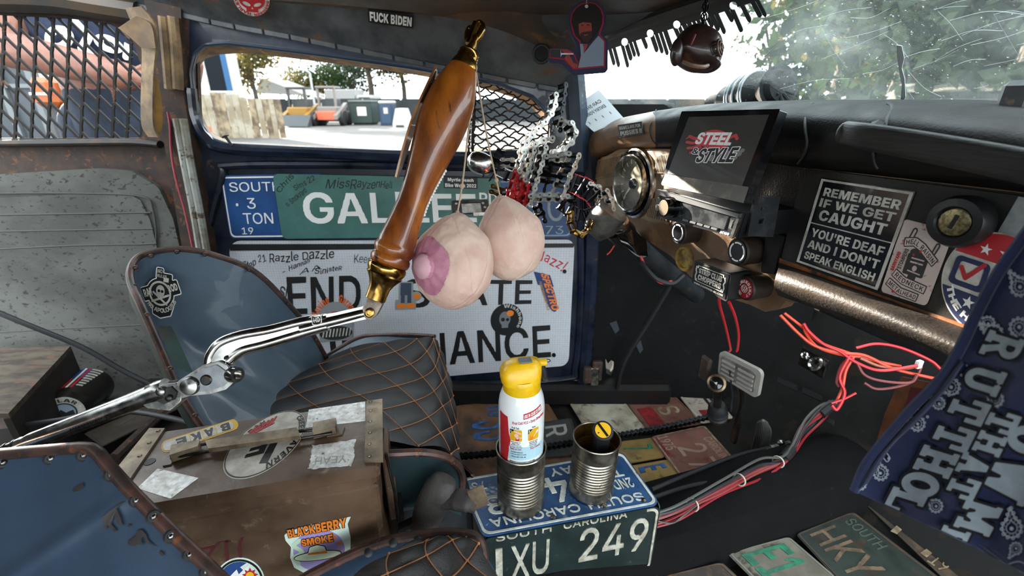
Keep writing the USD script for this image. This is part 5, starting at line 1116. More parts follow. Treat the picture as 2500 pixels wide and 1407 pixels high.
ds.add('print', SQd.prism(bshape, 0.001, 0.0014), ink, sub=s_)
ds.add('lettering', SQd.prism(unary_union([affinity.rotate(fit(text('ROD', 900), 7, 7.4, 9.6, 9.2), 25), affinity.rotate(fit(text('RAT', 900), .3, 4.8, 3.0, 6.8), 25), fit(text('NO', 800), 4.0, 11.3, 5.4, 12.3), fit(text('RULES', 700), 4.0, 10.2, 6.6, 11.0), affinity.translate(arc_text('NO APOLOGIES', 4.6, 1.1, 222, 350, 800, True), 5, 6.0), circ(5, 6.2, 3.1).difference(circ(5, 6.2, 2.6)), ell(5.1, 6.8, 1.2, 1.5), sbox(4.5, 4.6, 5.7, 5.6), line([(3.0, 3.8), (7.4, 6.2)], .5), line([(7, 3.8), (3.2, 6.2)], .5), sbox(5.8, 9.3, 7.2, 10.4)]).difference(unary_union([circ(4.7, 6.8, .38), circ(5.6, 6.8, .38)])), 0.0014, 0.0018), offwhite, sub=s_)
ds.done()
# --- passenger's seat, nearest the camera
ps = Thing('passenger_seat', 'nearest seat of dark blue sheet steel with rusty bolted rim and quilted cushion', 'seat')
pr = [(-260, 1125, .44), (-120, 1118, .44), (0, 1110, .44), (120, 1100, .438), (205, 1094, .435), (238, 1106, .432), (262, 1135, .428), (330, 1210, .42), (430, 1310, .41), (520, 1395, .40), (600, 1480, .395), (700, 1600, .39)]
pr3 = spline([at(*p) for p in pr], 14)
far = spline([at(x, y, d) for x, y, d in [(-260, 1400, .36), (-200, 1480, .355), (-150, 1560, .35), (-60, 1640, .345), (60, 1700, .34), (160, 1760, .335), (260, 1800, .33), (330, 1830, .33), (400, 1860, .33), (450, 1880, .33), (500, 1900, .33), (560, 1920, .33)]], 14)
rows = []
for t_ in np.linspace(0, 1, 64):
    P = pr3 * (1 - t_) + far * t_; q = np.linspace(0, 1, len(pr3))[:, None]
    dep = 0.018 * math.sin(math.pi * t_)
    rows.append(P - unit(CAM - at(200, 1300, .4)) * dep)
PG_ = np.array(rows)
# the pressed fold running down across the back
crease = LineString(spline([(345, 1185, 0), (300, 1222, 0), (180, 1300, 0), (30, 1400, 0), (-160, 1535, 0)], 6)[:, :2])
for i in range(PG_.shape[0]):
    q2 = proj(PG_[i]); dd = np.array([crease.distance(Point(*p)) for p in q2]); PG_[i] += unit(CAM - at(200, 1300, .4)) * (0.0042 * np.exp(-(dd / 20.0) ** 2))[:, None]
ps.add('seat_shell', sheet(PG_, 0.004), shell_in, smooth=70)
ps.add('shell_rim', tube(pr3, 0.0058, 12), rimm)
for x, y, d in [(8, 1130, .437), (125, 1120, .436), (205, 1112, .433), (272, 1160, .424), (334, 1222, .417), (376, 1262, .412), (418, 1310, .407), (464, 1354, .403), (505, 1395, .399)]:
    c = at(x, y, d); dn = unit(CAM - c)
    b = ps.add('rim_bolt', lathe([(0.0062, -0.003), (0.0062, 0.001), (0.0045, 0.0025)], c, dn, 16), M('bolt_ring', '#16171a', .5)); ps.add('bolt_head', ballm(c + dn * 0.002, 0.0030, 2), steel, sub=b)
chip = M('bare_chip', '#2a2321', 0.6)
PGf = PG_.reshape(-1, 3); PGp = proj(PGf)
def on_shell(x, y): 
    q = np.argsort(((PGp - [x, y]) ** 2).sum(1))[:3]; d = ((PGf[q] - CAM) @ FWD).mean(); return at(x, y, d - .0012)
for pts in ([(177, 1196), (185, 1188), (203, 1180), (204, 1190), (190, 1200), (178, 1203)], [(252, 1262), (268, 1248), (290, 1232), (305, 1225), (285, 1242), (296, 1262), (300, 1285), (288, 1280), (278, 1258), (272, 1280), (286, 1298), (280, 1300), (262, 1282), (258, 1296), (252, 1280)], [(312, 1322), (330, 1310), (336, 1296), (346, 1294), (356, 1304), (362, 1320), (380, 1338), (360, 1326), (350, 1310), (344, 1318), (350, 1332), (338, 1330), (326, 1334), (314, 1332)], [(388, 1346), (398, 1350), (399, 1360), (390, 1354)], [(312, 1282), (320, 1283), (318, 1288), (311, 1287)]):
    pg = Polygon(pts).buffer(0); ps.add('paint_chip', fixn(warp(pg, lambda uv, w: np.array([on_shell(*p) for p in uv]) + unit(CAM - at(200, 1300, .4)) * (w * .0006)[:, None])), chip)
# front edge of the pan with its own rim and quilted pad
fr_ = [(640, 1500, .50), (720, 1428, .515), (790, 1388, .525), (880, 1345, .535), (960, 1318, .54), (1050, 1305, .545), (1110, 1302, .545), (1160, 1312, .54), (1180, 1350, .53), (1178, 1420, .51)]
ps.add('pan_rim', tube(spline([at(*p) for p in fr_], 6), 0.0060, 10), rimm)
ps.add('pan_wall', sheet(grid([[at(x, y + 2, d) for x, y, d in fr_[:8]], [at(x + 20, y + 40, d - .012) for x, y, d in fr_[:8]], [at(x + 50, y + 90, d - .02) for x, y, d in fr_[:8]]], 36, 8), 0.004), shell_in)
for x, y, d in ((960, 1326, .534), (1020, 1318, .538), (900, 1350, .53)):
    c = at(x, y, d); ps.add('rim_bolt', lathe([(0.0050, -0.002), (0.0050, 0.001), (0.003, 0.0022)], c, unit(CAM - c), 14), M('bolt_ring', '#16171a', .5))
cushion(ps, [[at(820, 1460, .45), at(1000, 1480, .43), at(1250, 1500, .42)], [at(880, 1400, .475), at(1020, 1410, .46), at(1240, 1450, .44)], [at(950, 1355, .50), at(1050, 1360, .49), at(1190, 1380, .485)], [at(1010, 1328, .525), at(1090, 1322, .52), at(1168, 1330, .515)], [at(1050, 1318, .54), at(1100, 1312, .54), at(1160, 1318, .535)]], 60, 60, (2.0, 2.5), 0.004, th=0.008)
ps.add('seat_base', bx(car(0.0, 0.02, 0.1), CARAX, [0.10, 0.12, 0.098], 0.01), blackp)
ps.done()
# ================================================================ signs and plates lining the door
def plate_thing(pl, px4, base, layers, name, lab, cat_, group=None, W=12.0, H=6.0, r=0.5, th=0.0015, h0=0.0, extra=()):
    t = Thing(name, lab, cat_, group); Q = Quad(pl, px4, W, H)
    t.add('sheet', Q.prism(Q.full(r), h0, h0 + th), base)
    for i, (nm, sh, mat) in enumerate(layers):
        for g in (polys(sh) if nm == 'red_block' else [sh]): t.add(nm, Q.prism(g, h0 + th, h0 + th + 0.0012 + i * 0.0002), mat)
    for nm, m, mat, lb in extra: t.add(nm, m, mat, lb)
    t.done()
signw = usdkit.material(stage, '/World/Looks/reflective_sheet', {'g': ('geometry', {}), 'w1': ('voronoi_texture', dict(scale=150.0, randomness=0.15)), 'r': ('rgb_ramp', {'ramp': [(0, lin('#d6d8dc')), (0.5, lin('#c8cbd0')), (0.75, lin('#b0b4bc')), (1, lin('#a2a7b0'))]}),
    'n': ('noise_texture', dict(scale=7.0, detail=4.0)), 'm': ('mix', dict(mix_type='multiply', fac=0.12)), 'p': ('principled_bsdf', dict(roughness=0.35, coat_weight=0.3))},
    [('g.position', 'w1.vector'), ('w1.distance', 'r.fac'), ('g.position', 'n.vector'), ('r.color', 'm.color1'), ('n.fac', 'm.color2'), ('m.color', 'p.base_color')], surface='p.BSDF')
D1 = Plane((0, DY - 0.003, 0), (0, -1, 0)); D2 = Plane((0, DY - 0.0075, 0), (0, -1, 0)); D3 = Plane((0, DY - 0.010, 0), (0, -1, 0))
plb = rnd(sbox(.15, .15, 11.85, 5.85), .5).difference(rnd(sbox(.28, .28, 11.72, 5.72), .45))
sb = M('sign_blue', '#234f88', 0.4, c2='#1c406f', sc=12, coat=0.2, c3='#31435c', sc3=70, lo3=0.66, hi3=0.7)
plate_thing(D1, [(538, 428), (790, 424), (800, 580), (563, 583)], sb, [('lettering', unary_union([plb, fit(text('SOUTH', 400), .9, 4.5, 7.0, 5.35), fit(text('3', 400), 2.7, 2.9, 3.7, 3.9), circ(1.5, 3.3, .14), fit(text('TON', 400), 2.0, 1.45, 5.6, 2.5), fit(text('19', 400), 1.6, .45, 3.0, 1.1)]), white)], 'licence_plate', 'blue South Carolina 3 TON licence plate at the left end of the door', 'licence plate')
plate_thing(D1, [(1090, 440), (1396, 437), (1398, 579), (1095, 582)], sb, [('lettering', unary_union([plb, fit(text('70', 400), 7.7, 1.7, 11.2, 4.6), fit(text('73', 400), 9.4, .35, 11.1, 1.2), circ(8.6, .7, .14)]), M('plate_grey_letters', '#8f9aa4', .5))], 'licence_plate', 'blue 1973 licence plate partly behind the green street sign', 'licence plate')
sg = Thing('street_sign', 'green street name sign reading GALILEE RD on the door', 'road sign')
gq = [(666, 424), (1222, 436), (1228, 577), (690, 583)]
GQ = Quad(D2, gq, 24, 6)
sgg = M('sign_green', '#44716a', 0.45, c2='#3b645e', sc=14, coat=0.15, bump=0.06, bsc=900)
sg.add('sheet', GQ.prism(GQ.full(.5), 0.0, 0.0018), sgg)
sg.add('lettering', tq(D2, [(737, 466), (1160, 470), (1165, 543), (745, 546)], text('GALILEE', 650), .0018, .0024), white)
sg.add('lettering', tq(D2, [(1170, 470), (1214, 472), (1215, 500), (1171, 499)], text('RD', 650), .0018, .0024), white)
for s, q, w in (('MissRayzenHell', [(795, 432), (958, 440), (958, 462), (795, 464)], 400), ):
    sg.add('signature', tq(D2, q, affinity.skew(text(s, w, 0, .12, 4), xs=14), .0018, .0022), ink)
for s, x0, y0, x1, y1 in (('Chris', 684, 472, 720, 432), ('Sims 22', 722, 466, 772, 440), ('o. Smokyard', 704, 506, 752, 470)):
    g = fit(text(s, 400, 0, .12, 7), 0, 0, 1, 1); a = math.atan2(y1 - y0, x1 - x0); ln = math.hypot(x1 - x0, y1 - y0); nx, ny = math.sin(a) * 16, -math.cos(a) * 16
    sg.add('signature', tq(D2, [(x0 + nx, y0 + ny), (x1 + nx, y1 + ny), (x1, y1), (x0, y0)], g, .0018, .0022), ink)
_sp = Quad(D2, [(1083, 431), (1166, 434), (1166, 461), (1084, 459)], 10, 3.2)
k = sg.add('sticker', _sp.prism(_sp.full(), .0018, .0022), ink, 'small black sticker reading Myrtle Beach Bike Week 2022')
sg.add('lettering', _sp.prism(unary_union([fit(text('Myrtle Beach', 800), 1.2, 1.75, 8.8, 2.9), fit(text('Bike Week 2022', 800), .4, .35, 9.6, 1.4)]), .0022, .0025), white, sub=k)
sg.done()
lt2 = Thing('door_latch', 'small steel door latch plate over the green street sign', 'latch')
LQ2 = Quad(D3, [(1103, 490), (1190, 486), (1196, 520), (1106, 524)], 8, 4)
lt2.add('latch_plate', LQ2.prism(LQ2.full(.4), 0, .004), darksteel); lt2.add('latch_block', LQ2.prism(sbox(2.2, .6, 6.4, 3.2), .004, .012), steel); lt2.add('latch_lever', LQ2.prism(sbox(4.5, -.4, 10.5, .5), .004, .010), chrome)
for x, y in ((6.9, 3.0), (7.2, 1.8), (1.0, 3.2)): lt2.add('screw', LQ2.prism(circ(x, y, .3), .004, .0055), steel)
lt2.done()
ms_ = Thing('road_sign', 'large white sign reading END STATE MAINTENANCE covering the lower door', 'road sign')
wq = [(558, 588), (1403, 585), (1388, 892), (598, 962)]
MQ = Quad(D1, wq, 36, 14)
ms_.add('sheet', MQ.prism(rnd(MQ.full(), 1.0), 0, .0018), signw)
ms_.add('border', tq(D1, [(562, 596), (1401, 594), (1400, 604), (563, 612)], sbox(0, 0, 1, 1), .0018, .0024), ink)
def mt(s, q, w=600): ms_.add('lettering', tq(D1, q, text(s, w), .0018, .0026), ink)
mt('END', [(700, 676), (882, 672), (880, 760), (706, 768)]); mt('STATE', [(985, 680), (1300, 683), (1297, 742), (985, 752)]); mt('MAINTENANCE', [(640, 838), (1343, 790), (1345, 872), (652, 925)])
def hw(s, q, w=450, mat=ink, sd=3): ms_.add('handwriting', tq(D1, q, affinity.skew(text(s, w, 0, .14, sd), xs=10), .0018, .0023), mat)
hw('Razzle Dazzle', [(655, 618), (815, 604), (818, 632), (660, 644)], 450); hw('Step 21', [(592, 640), (646, 614), (652, 640), (598, 664)], 400, ink, 5)
hw('- Hannah', [(688, 656), (755, 628), (758, 640), (692, 670)], 500, ink, 6); hw('AA', [(728, 660), (782, 642), (784, 655), (732, 672)], 300, ink, 8); hw('SinisteR', [(768, 655), (835, 646), (836, 660), (770, 672)], 500, ink, 9)
hw('Keep', [(864, 620), (906, 622), (906, 648), (866, 650)], 300, ink, 11); hw('SI', [(682, 695), (704, 700), (702, 728), (684, 722)], 500, ink, 2)
hw('Jazz!', [(1316, 602), (1388, 640), (1374, 668), (1312, 634)], 450, red, 12)
for x, y in ((1378, 662), (1352, 866)): ms_.add('screw', D1.prism(D1.poly([(x + 5 * math.cos(a), y + 5 * math.sin(a)) for a in np.linspace(0, 6, 10)]), .0018, .004), darksteel)
def dst(px, W, H, shape, base, layers, lab):
    Q = Quad(D1, px, W, H); p = ms_.add('sticker', Q.prism(shape, .0026, .0030), base, lab)
    for i, (nm, sh, m_) in enumerate(layers): ms_.add(nm, Q.prism(sh, .0030 + i * .0001, .0033 + i * .0001), m_, sub=p)
dst([(1196, 742), (1278, 738), (1276, 816), (1198, 822)], 10, 10, circ(5, 5, 4.9, 16), M('sticker_black', '#17191b', .45), [('print', unary_union([ell(4.4, 5.4, 1.7, 2.2), sbox(3.4, 2.6, 5.4, 4)]).difference(unary_union([circ(3.8, 5.2, .6), circ(5.2, 5.1, .5)])), M('skull_grey', '#6f7679', .5)), ('orange_eye', ell(6, 7.0, 1.1, .9), orange), ('lettering', affinity.translate(arc_text('Wishbone', 3.7, 1.1, 105, -40, 800), 5, 5), offwhite)], 'round black skull sticker reading Wishbone')
dst([(1302, 662), (1345, 672), (1372, 756), (1332, 762)], 10, 10, unary_union([ell(5, 5, 3.6, 5.2), sbox(.2, 6.6, 9.4, 10)]), M('sticker_navy', '#20376e', .45), [('lettering', affinity.rotate(fit(text('SPECTRO', 900), 2.6, 2.2, 8.2, 9.6) if False else fit(affinity.rotate(text('SPECTRO', 900), -90), 3.6, .2, 8.4, 10), 0), orange), ('lettering', fit(affinity.rotate(text('PERFORMANCE OILS', 600), -90), 1.2, .4, 2.7, 7.6), M('gold_ink', '#b98b2e', .5))], 'blue and orange sticker reading SPECTRO')
dst([(764, 728), (868, 722), (872, 828), (772, 836)], 10, 10, unary_union([circ(5, 4.6, 4.4), sbox(1, 0, 9, 2)]), M('sticker_grey', '#8c9092', .5), [('print', ell(5, 1.9, 4, 1.6), M('print_dark', '#2c2a2b')), ('print', unary_union([line([(1.8 + k * .8, 1.2), (2.2 + k * .8, 2.8)], .3) for k in range(9)]), offwhite), ('lettering', affinity.translate(unary_union([arc_text('Bovine', 4.0, 1.7, 168, 105, 900), arc_text('Garage', 4.0, 1.7, 78, 15, 900)]), 5, 5), M('fire_orange', '#d8612a', .5)), ('print', ell(5, 5.6, 1.6, 1.3), red)], 'grey sticker with orange lettering reading Bovine Garage')
dst([(955, 690), (1028, 690), (1028, 756), (952, 758)], 10, 10, unary_union([sbox(3, 3, 7, 10), sbox(2, .6, 8, 3.4), circ(8.4, 5, 1.4)]).buffer(.4), M('sticker_grey', '#8c9092'), [('trousers', unary_union([sbox(3.2, 5.4, 6.8, 10), sbox(3.4, 2.6, 4.7, 6), sbox(5.5, 2.6, 6.8, 6)]), M('denim_print', '#3a4656', .5)), ('boots', unary_union([ell(3.6, 1.6, 1.6, .9), ell(6.7, 1.6, 1.6, .9), ell(8.6, 5.0, 1.2, 1.0)]), orange)], 'cut-out sticker of trousers and orange boots')
ms_.done()

# ================================================================ expanded metal screens
def screen(name, lab, pl, poly, px_o, du, dv, nu, nv, wdt, mat):
    """A sheet of diamond mesh inside a plane polygon. du, dv: pixel steps along the two strand directions."""
    segs = []
    o = np.array(px_o, float); du, dv = np.array(du, float), np.array(dv, float)
    return segs
darkrust = M('dark_rusty_mesh', '#14100d', 0.6, 0.0, spec=.25, c2='#0d0a08', sc=60, c3='#5a3c28', sc3=30, lo3=0.60, hi3=0.66)
def mesh_screen(name, lab, pl, poly, strands, w, th):
    lines = unary_union([LineString([pl.px(*p) for p in s]).buffer(w / 2, cap_style=2) for s in strands]).intersection(poly)
    return one(name, pl.prism(unary_union([lines, poly.difference(poly.buffer(-w))]), -th, th * 0.2), mat := darkrust, lab, 'metal screen')
# rear side window: upright strands that jog, crossed by falling strands
st_ = []
PM = Plane((0, 1.135, 0), (0, -1, 0))
cols = [-36, 3, 41, 81, 122, 162, 202, 240, 279, 315, 350]
for i, x in enumerate(cols):
    zig = []
    for k in range(-2, 12):
        y = 20 + k * 36 + (i % 2) * 18; xx = x - (y - 190) * 0.045
        zig += [(xx, y), (xx + 1, y + 14)]
        st_.append([(xx + 1, y + 14), (xx + 39 - 1, y + 18 + 36 - 4)])
    st_.append(zig)
mesh_screen('window_screen', 'dark expanded metal screen over the rear side window', PM, q_win.buffer(0.012), st_, 0.0052, 0.0035)
vent = rnd(DP.poly([(1150, 186), (1215, 203), (1296, 236), (1343, 285), (1340, 345), (1325, 364), (1150, 374)]), 0.006)
st_ = []
for k in range(-14, 26):
    a = []; b = []
    for j in range(26):
        x = 1140 + j * 11.5; a.append((x, 130 + k * 21 + j * 6.2 + (2.2 if j % 2 else -2.2))); b.append((x, 130 + k * 21 - j * 6.2 + (2.2 if j % 2 else -2.2) + 5))
    st_.append(a); st_.append(b)
PV = Plane((0, 1.105, 0), (0, -1, 0))
mesh_screen('vent_screen', 'rusty diamond mesh over the front quarter of the door window', PV, vent, st_, 0.0034, 0.002)

# ================================================================ chains: links of paired plates with rollers between
def fig8(p, w):
    return unary_union([circ(0, 0, w / 2, 5), circ(p, 0, w / 2, 5), Polygon([(0, -w * .3), (p, -w * .3), (p, w * .3), (0, w * .3)])]).difference(unary_union([circ(0, 0, w * .16, 3), circ(p, 0, w * .16, 3)]))
def chain(t, pts, wd, width, pmat, rmat, pitch=0.0165, ph=0.0112, sub=None, first='chain_link', join=None):
    P = spline(pts, 10); d = np.r_[0, np.cumsum(np.linalg.norm(np.diff(P, axis=0), axis=1))]; n = max(1, int(round(d[-1] / pitch)))
    Q = np.stack([np.interp(np.linspace(0, d[-1], n + 1), d, P[:, k]) for k in range(3)], 1); acc = []; acr = []
    for i in range(n):
        T = Q[i + 1] - Q[i]; L_ = np.linalg.norm(T); T = T / L_; W_ = unit(wd - T * (wd @ T)); N_ = np.cross(W_, T)
        off = width / 2 + (0.0008 if i % 2 else -0.0006); m = []
        for s in (-1, 1):
            m.append(warp(fig8(L_, ph), lambda uv, w, s=s: Q[i] + uv[:, :1] * T + uv[:, 1:] * N_ + ((s * off + (w - 0.5) * 0.0016))[:, None] * W_))
        m = cat(m); r = tube(np.array([Q[i] - W_ * width * .47, Q[i] + W_ * width * .47]), ph * 0.40, 9)
        if join is None: t.add(first, m, pmat, smooth=25); t.add('roller', r, rmat, smooth=40)
        else: join[0].append(m); join[1].append(r)
chainsteel = M('chain_steel', '#dcdad4', 0.32, 0.55, c2='#a8a49c', sc=90, rvar=0.1)
chainblack = M('chain_black', '#25262a', 0.28, 0.8, c2='#121314', sc=90)
chaingold = M('chain_gold', '#9a7a44', 0.3, 1.0, c2='#4a3a22', sc=90)
chainred = M('chain_red', '#c42a2a', 0.35, 0.3, c2='#7c1517', sc=90)
SW = Thing('steering_wheel', 'small steering wheel welded from motorcycle chain with red-painted links', 'steering wheel')
WD = unit(RIGHT * 0.66 - FWD * 0.75 + UP * 0.05)
def cp(l, d=0.84): return [at(x, y, d + (q[0] if q else 0)) for x, y, *q in l]
chain(SW, cp([(1374, 210), (1368, 250), (1362, 292), (1360, 320)], .85), WD, 0.017, chainblack, chainblack)
chain(SW, cp([(1352, 235), (1348, 265), (1330, 296), (1306, 320), (1284, 345), (1274, 372)], .84), unit(RIGHT * .5 - FWD * .85), 0.017, chainsteel, chainblack)
chain(SW, cp([(1368, 300), (1392, 312), (1396, 335), (1380, 358), (1352, 372)], .84), unit(RIGHT * .6 - FWD * .8), 0.022, chainsteel, chainblack)
chain(SW, cp([(1278, 372), (1270, 395), (1263, 418)]), WD, 0.012, chainsteel, chainblack)
chain(SW, cp([(1262, 420), (1252, 450), (1240, 488), (1232, 512)]), WD, 0.012, chainred, chainred)
chain(SW, cp([(1300, 368), (1292, 395), (1284, 420), (1278, 438)]), WD, 0.012, chainsteel, chainblack)
chain(SW, cp([(1276, 440), (1266, 470), (1256, 505)]), WD, 0.012, chainred, chainred)
chain(SW, cp([(1326, 362), (1318, 395), (1308, 430), (1296, 468), (1288, 500)], .835), unit(RIGHT * .6 - FWD * .8), 0.018, chainsteel, chainblack)
chain(SW, cp([(1288, 455), (1282, 480), (1274, 510)], .835), WD, 0.010, chainred, chainred)
chain(SW, cp([(1334, 388), (1360, 386), (1388, 382)], .83), unit(UP * .3 - FWD * .85 + RIGHT * .3), 0.016, chainsteel, chainblack)
chain(SW, cp([(1400, 380), (1390, 405), (1378, 428), (1370, 452), (1360, 478)], .83), unit(RIGHT * .75 - FWD * .66), 0.027, chainsteel, chainblack, pitch=.021, ph=.013)
chain(SW, cp([(1296, 484), (1325, 482), (1360, 482), (1384, 486)], .83), unit(UP * .3 - FWD * .85 + RIGHT * .2), 0.016, chainsteel, chainblack)
chain(SW, cp([(1312, 505), (1318, 525), (1322, 542)], .84), WD, 0.016, chainblack, chainblack)
chain(SW, cp([(1400, 448), (1425, 458), (1448, 475), (1466, 495)], .82), unit(UP * .8 + RIGHT * .4 - FWD * .3), 0.034, chainred, chainblack, ph=.008)
chain(SW, cp([(1372, 500), (1400, 520), (1430, 528), (1455, 520)], .83), unit(UP * .9 + RIGHT * .2 - FWD * .3), 0.022, chainblack, chainblack)
chain(SW, cp([(1440, 452), (1456, 456), (1468, 478), (1462, 505), (1450, 540)], .815), WD, 0.010, chainsteel, chainblack, ph=.009)
chain(SW, cp([(1392, 520), (1394, 552), (1410, 574), (1432, 566), (1446, 540)], .80), WD, 0.010, chaingold, chaingold, ph=.008)
chain(SW, cp([(1272, 402), (1248, 398), (1228, 398)], .86), unit(UP * .6 - FWD * .8), 0.014, chainsteel, chainblack)
chain(SW, cp([(1262, 432), (1238, 428), (1214, 416)], .87), unit(UP * .9 - FWD * .4), 0.018, chainblack, chainblack)
chain(SW, cp([(1240, 468), (1218, 470), (1202, 462)], .87), unit(UP * .6 - FWD * .8), 0.014, chaingold, chainblack)
chain(SW, cp([(1222, 372), (1212, 395), (1202, 415), (1190, 432)], .88), unit(RIGHT + UP * .2), 0.016, chainblack, chainblack)
chain(SW, cp([(1318, 405), (1345, 408), (1372, 412)]), unit(UP * .4 - FWD * .8), 0.016, chainblack, chainblack)
chain(SW, cp([(1312, 432), (1340, 436), (1366, 440)], .835), unit(UP * .4 - FWD * .8), 0.016, chainblack, chainblack)
chain(SW, cp([(1330, 400), (1326, 430), (1318, 462)], .85), unit(RIGHT * .9 - FWD * .4), 0.020, chainblack, chainblack)
chain(SW, cp([(1348, 340), (1322, 345), (1300, 356), (1288, 368)], .85), WD, 0.016, chainsteel, chainblack)
chain(SW, cp([(1404, 455), (1392, 480), (1388, 512)], .84), unit(RIGHT * .9 - FWD * .4), 0.020, chainblack, chainblack)
chain(SW, cp([(1478, 470), (1488, 492), (1490, 512)], .80), WD, 0.012, chainsteel, chainblack)
hb = SW.add('bullet_light', lathe([(0.004, -.032), (0.014, -.028), (0.020, -.018), (0.0215, -.006), (0.0205, 0.006), (0.017, .014), (.012, .020)], at(1180, 402, .88), unit(RIGHT * .8 + UP * -.25 + FWD * .3), 32), chrome, 'chrome bullet on the end of a spoke', smooth=60)
boss = np.array([at(1446, 568, .83), at(1470, 545, .82), at(1498, 512, .80)])
SW.add('hub', tube(boss, [.022, .031, .029], 20), M('grey_hub', '#6a6763', 0.5, .4, c2='#4a4640', sc=40, c3='#6a4634', sc3=30))
SW.done()
col = Thing('steering_column', 'dark steering column with loose wires below the dashboard', 'steering column')
colp = spline([at(1478, 545, .845), at(1530, 580, .90), at(1600, 640, 1.0), at(1700, 720, 1.15)], 6)
col.add('column_tube', tube(colp, 0.021, 16), blackp); col.add('column_clamp', tube(np.array([at(1500, 552, .845), at(1522, 572, .87)]), .026, 14), darksteel)
col.add('chrome_collar', lathe([(.012, 0), (.020, .004), (.016, .012), (.006, .018)], at(1508, 545, .82), unit(CAM - at(1508, 545, .82)), 18), chrome)
for a, w, m_ in (([(1512, 560), (1530, 600), (1558, 625), (1580, 622), (1572, 590), (1556, 565)], .0014, M('clear_bag', '#8a9092', .3)), ([(1515, 575), (1545, 592), (1566, 600), (1570, 630)], .0012, M('clear_bag', '#8a9092', .3)), ([(1560, 612), (1580, 660), (1612, 690), (1640, 688)], .003, redw), ([(1565, 640), (1600, 680), (1640, 692), (1668, 672)], .005, rubber), ([(1545, 575), (1553, 600), (1560, 625)], .0016, redw), ([(1500, 600), (1490, 615), (1482, 622)], .0014, orangew)):
    col.add('loose_wire', tube(spline([at(x, y, .86 + .0002 * (x - 1500)) for x, y in a], 6), w, 6), m_)
bag = [[at(1500, 556, .83), at(1540, 560, .84), at(1578, 586, .86)], [at(1516, 590, .83), at(1550, 596, .835), at(1580, 606, .86)], [at(1532, 606, .84), at(1556, 622, .84), at(1582, 626, .86)]]
col.add('cover_skin', sheet(grid(bag, 12, 8), .001), glossk)
col.done()
dc = Thing('window_chain', 'black roller chain hanging as the divider of the door window', 'chain'); J = [[], []]
chain(dc, [atY(1156, 190, 1.085), atY(1153, 280, 1.085), atY(1149, 374, 1.085)], unit(RIGHT * .8 - FWD * .5), .010, chainblack, chainblack, pitch=.0127, ph=.010, join=J)
dc.add('side_plates', cat(J[0]), chainblack, kind='stuff'); dc.add('rollers', cat(J[1]), chainsteel, kind='stuff'); dc.done()
nl = Thing('nail', 'black nail standing up on the door window ledge', 'nail'); nb = [atY(566, 356, 1.085), atY(551, 334, 1.085)]
nl.add('shank', tube(np.array(nb), .0032, 8), blackp); nl.add('head', lathe([(.008, 0), (.0085, .0015), (.006, .003)], nb[1], unit(nb[1] - nb[0]), 14), blackp); nl.done()

# ================================================================ things hanging under the windscreen header
af = Thing('air_freshener', 'flat cardboard air freshener of a curly-haired bearded man holding a brush', 'air freshener')
AFP = Plane(at(1410, 95, .62), -FWD); 
def ap_(pts): return AFP.poly([(1320 + x * .1422, y * .1422) for x, y in pts])
o_out = rnd(ap_([(470, 380), (480, 240), (560, 110), (700, 20), (830, 0), (960, 25), (1080, 120), (1125, 260), (1120, 430), (1060, 600), (1155, 690), (1150, 1190), (1110, 1240), (560, 1285), (500, 1240), (370, 1110), (290, 1075), (160, 1075), (130, 1040), (145, 830), (350, 825), (470, 830), (600, 880), (600, 740), (520, 600)]), .002)
o_red = rnd(ap_([(505, 380), (520, 260), (580, 150), (700, 60), (830, 35), (950, 60), (1040, 140), (1085, 270), (1080, 420), (1020, 590), (1110, 710), (1105, 1150), (560, 1200), (390, 1030), (150, 1000), (165, 845), (350, 845), (470, 850), (580, 920), (650, 1100), (690, 900), (660, 720), (560, 600)]), .001)
af.add('card', AFP.prism(o_out, -.0015, 0), M('card_navy', '#2c2c44', .5), smooth=20)
af.add('outline_print', AFP.prism(o_red, 0, .0003), M('deep_red', '#8f2030', .5))
af.add('backing_print', AFP.prism(o_red.buffer(-.0022), .0003, .0006), M('card_navy', '#2c2c44'))
hair = rnd(ap_([(525, 380), (545, 250), (610, 150), (720, 80), (830, 62), (940, 85), (1015, 160), (1060, 280), (1050, 420), (960, 600), (860, 740), (740, 740), (600, 620)]), .002)
af.add('hair_print', AFP.prism(hair, .0006, .0009), M('hair_dark', '#1d1513', .6))
af.add('face_print', AFP.prism(rnd(ap_([(645, 420), (720, 390), (870, 400), (880, 560), (820, 680), (730, 700), (660, 600)]), .002), .0009, .0012), M('face_red', '#8a3a30', .6))
af.add('beard_print', AFP.prism(unary_union([rnd(ap_([(670, 590), (730, 560), (880, 540), (880, 660), (800, 750), (720, 730)]), .001).difference(ap_([(735, 605), (810, 590), (800, 620), (750, 630)])), ap_([(690, 440), (730, 430), (730, 448), (695, 455)]), ap_([(790, 430), (840, 432), (838, 448), (790, 446)])]), .0012, .0015), M('beard_dark', '#33201c', .6))
af.add('shirt_print', AFP.prism(ap_([(670, 760), (720, 760), (760, 900), (900, 720), (990, 620), (1085, 720), (1080, 1130), (640, 1170), (690, 960)]), .0006, .0010), M('shirt_grey', '#7b8492', .6))
af.add('neck_print', AFP.prism(ap_([(730, 760), (810, 770), (745, 930)]), .0010, .0013), M('face_red', '#8a3a30'))
af.add('arm_print', AFP.prism(unary_union([rnd(ap_([(360, 880), (430, 850), (520, 900), (500, 960), (560, 1080), (640, 1110), (630, 1165), (560, 1180), (460, 1080), (400, 1010), (450, 940)]), .001)]), .0006, .0010), M('face_red', '#8a3a30'))
af.add('brush_print', AFP.prism(ap_([(175, 860), (335, 855), (335, 985), (175, 985)]), .0006, .0010), M('brush_dark', '#26302c', .6))
af.add('brush_handle_print', AFP.prism(ap_([(340, 860), (350, 920), (560, 920), (560, 945), (360, 945), (342, 985)]), .0010, .0013), offwhite)
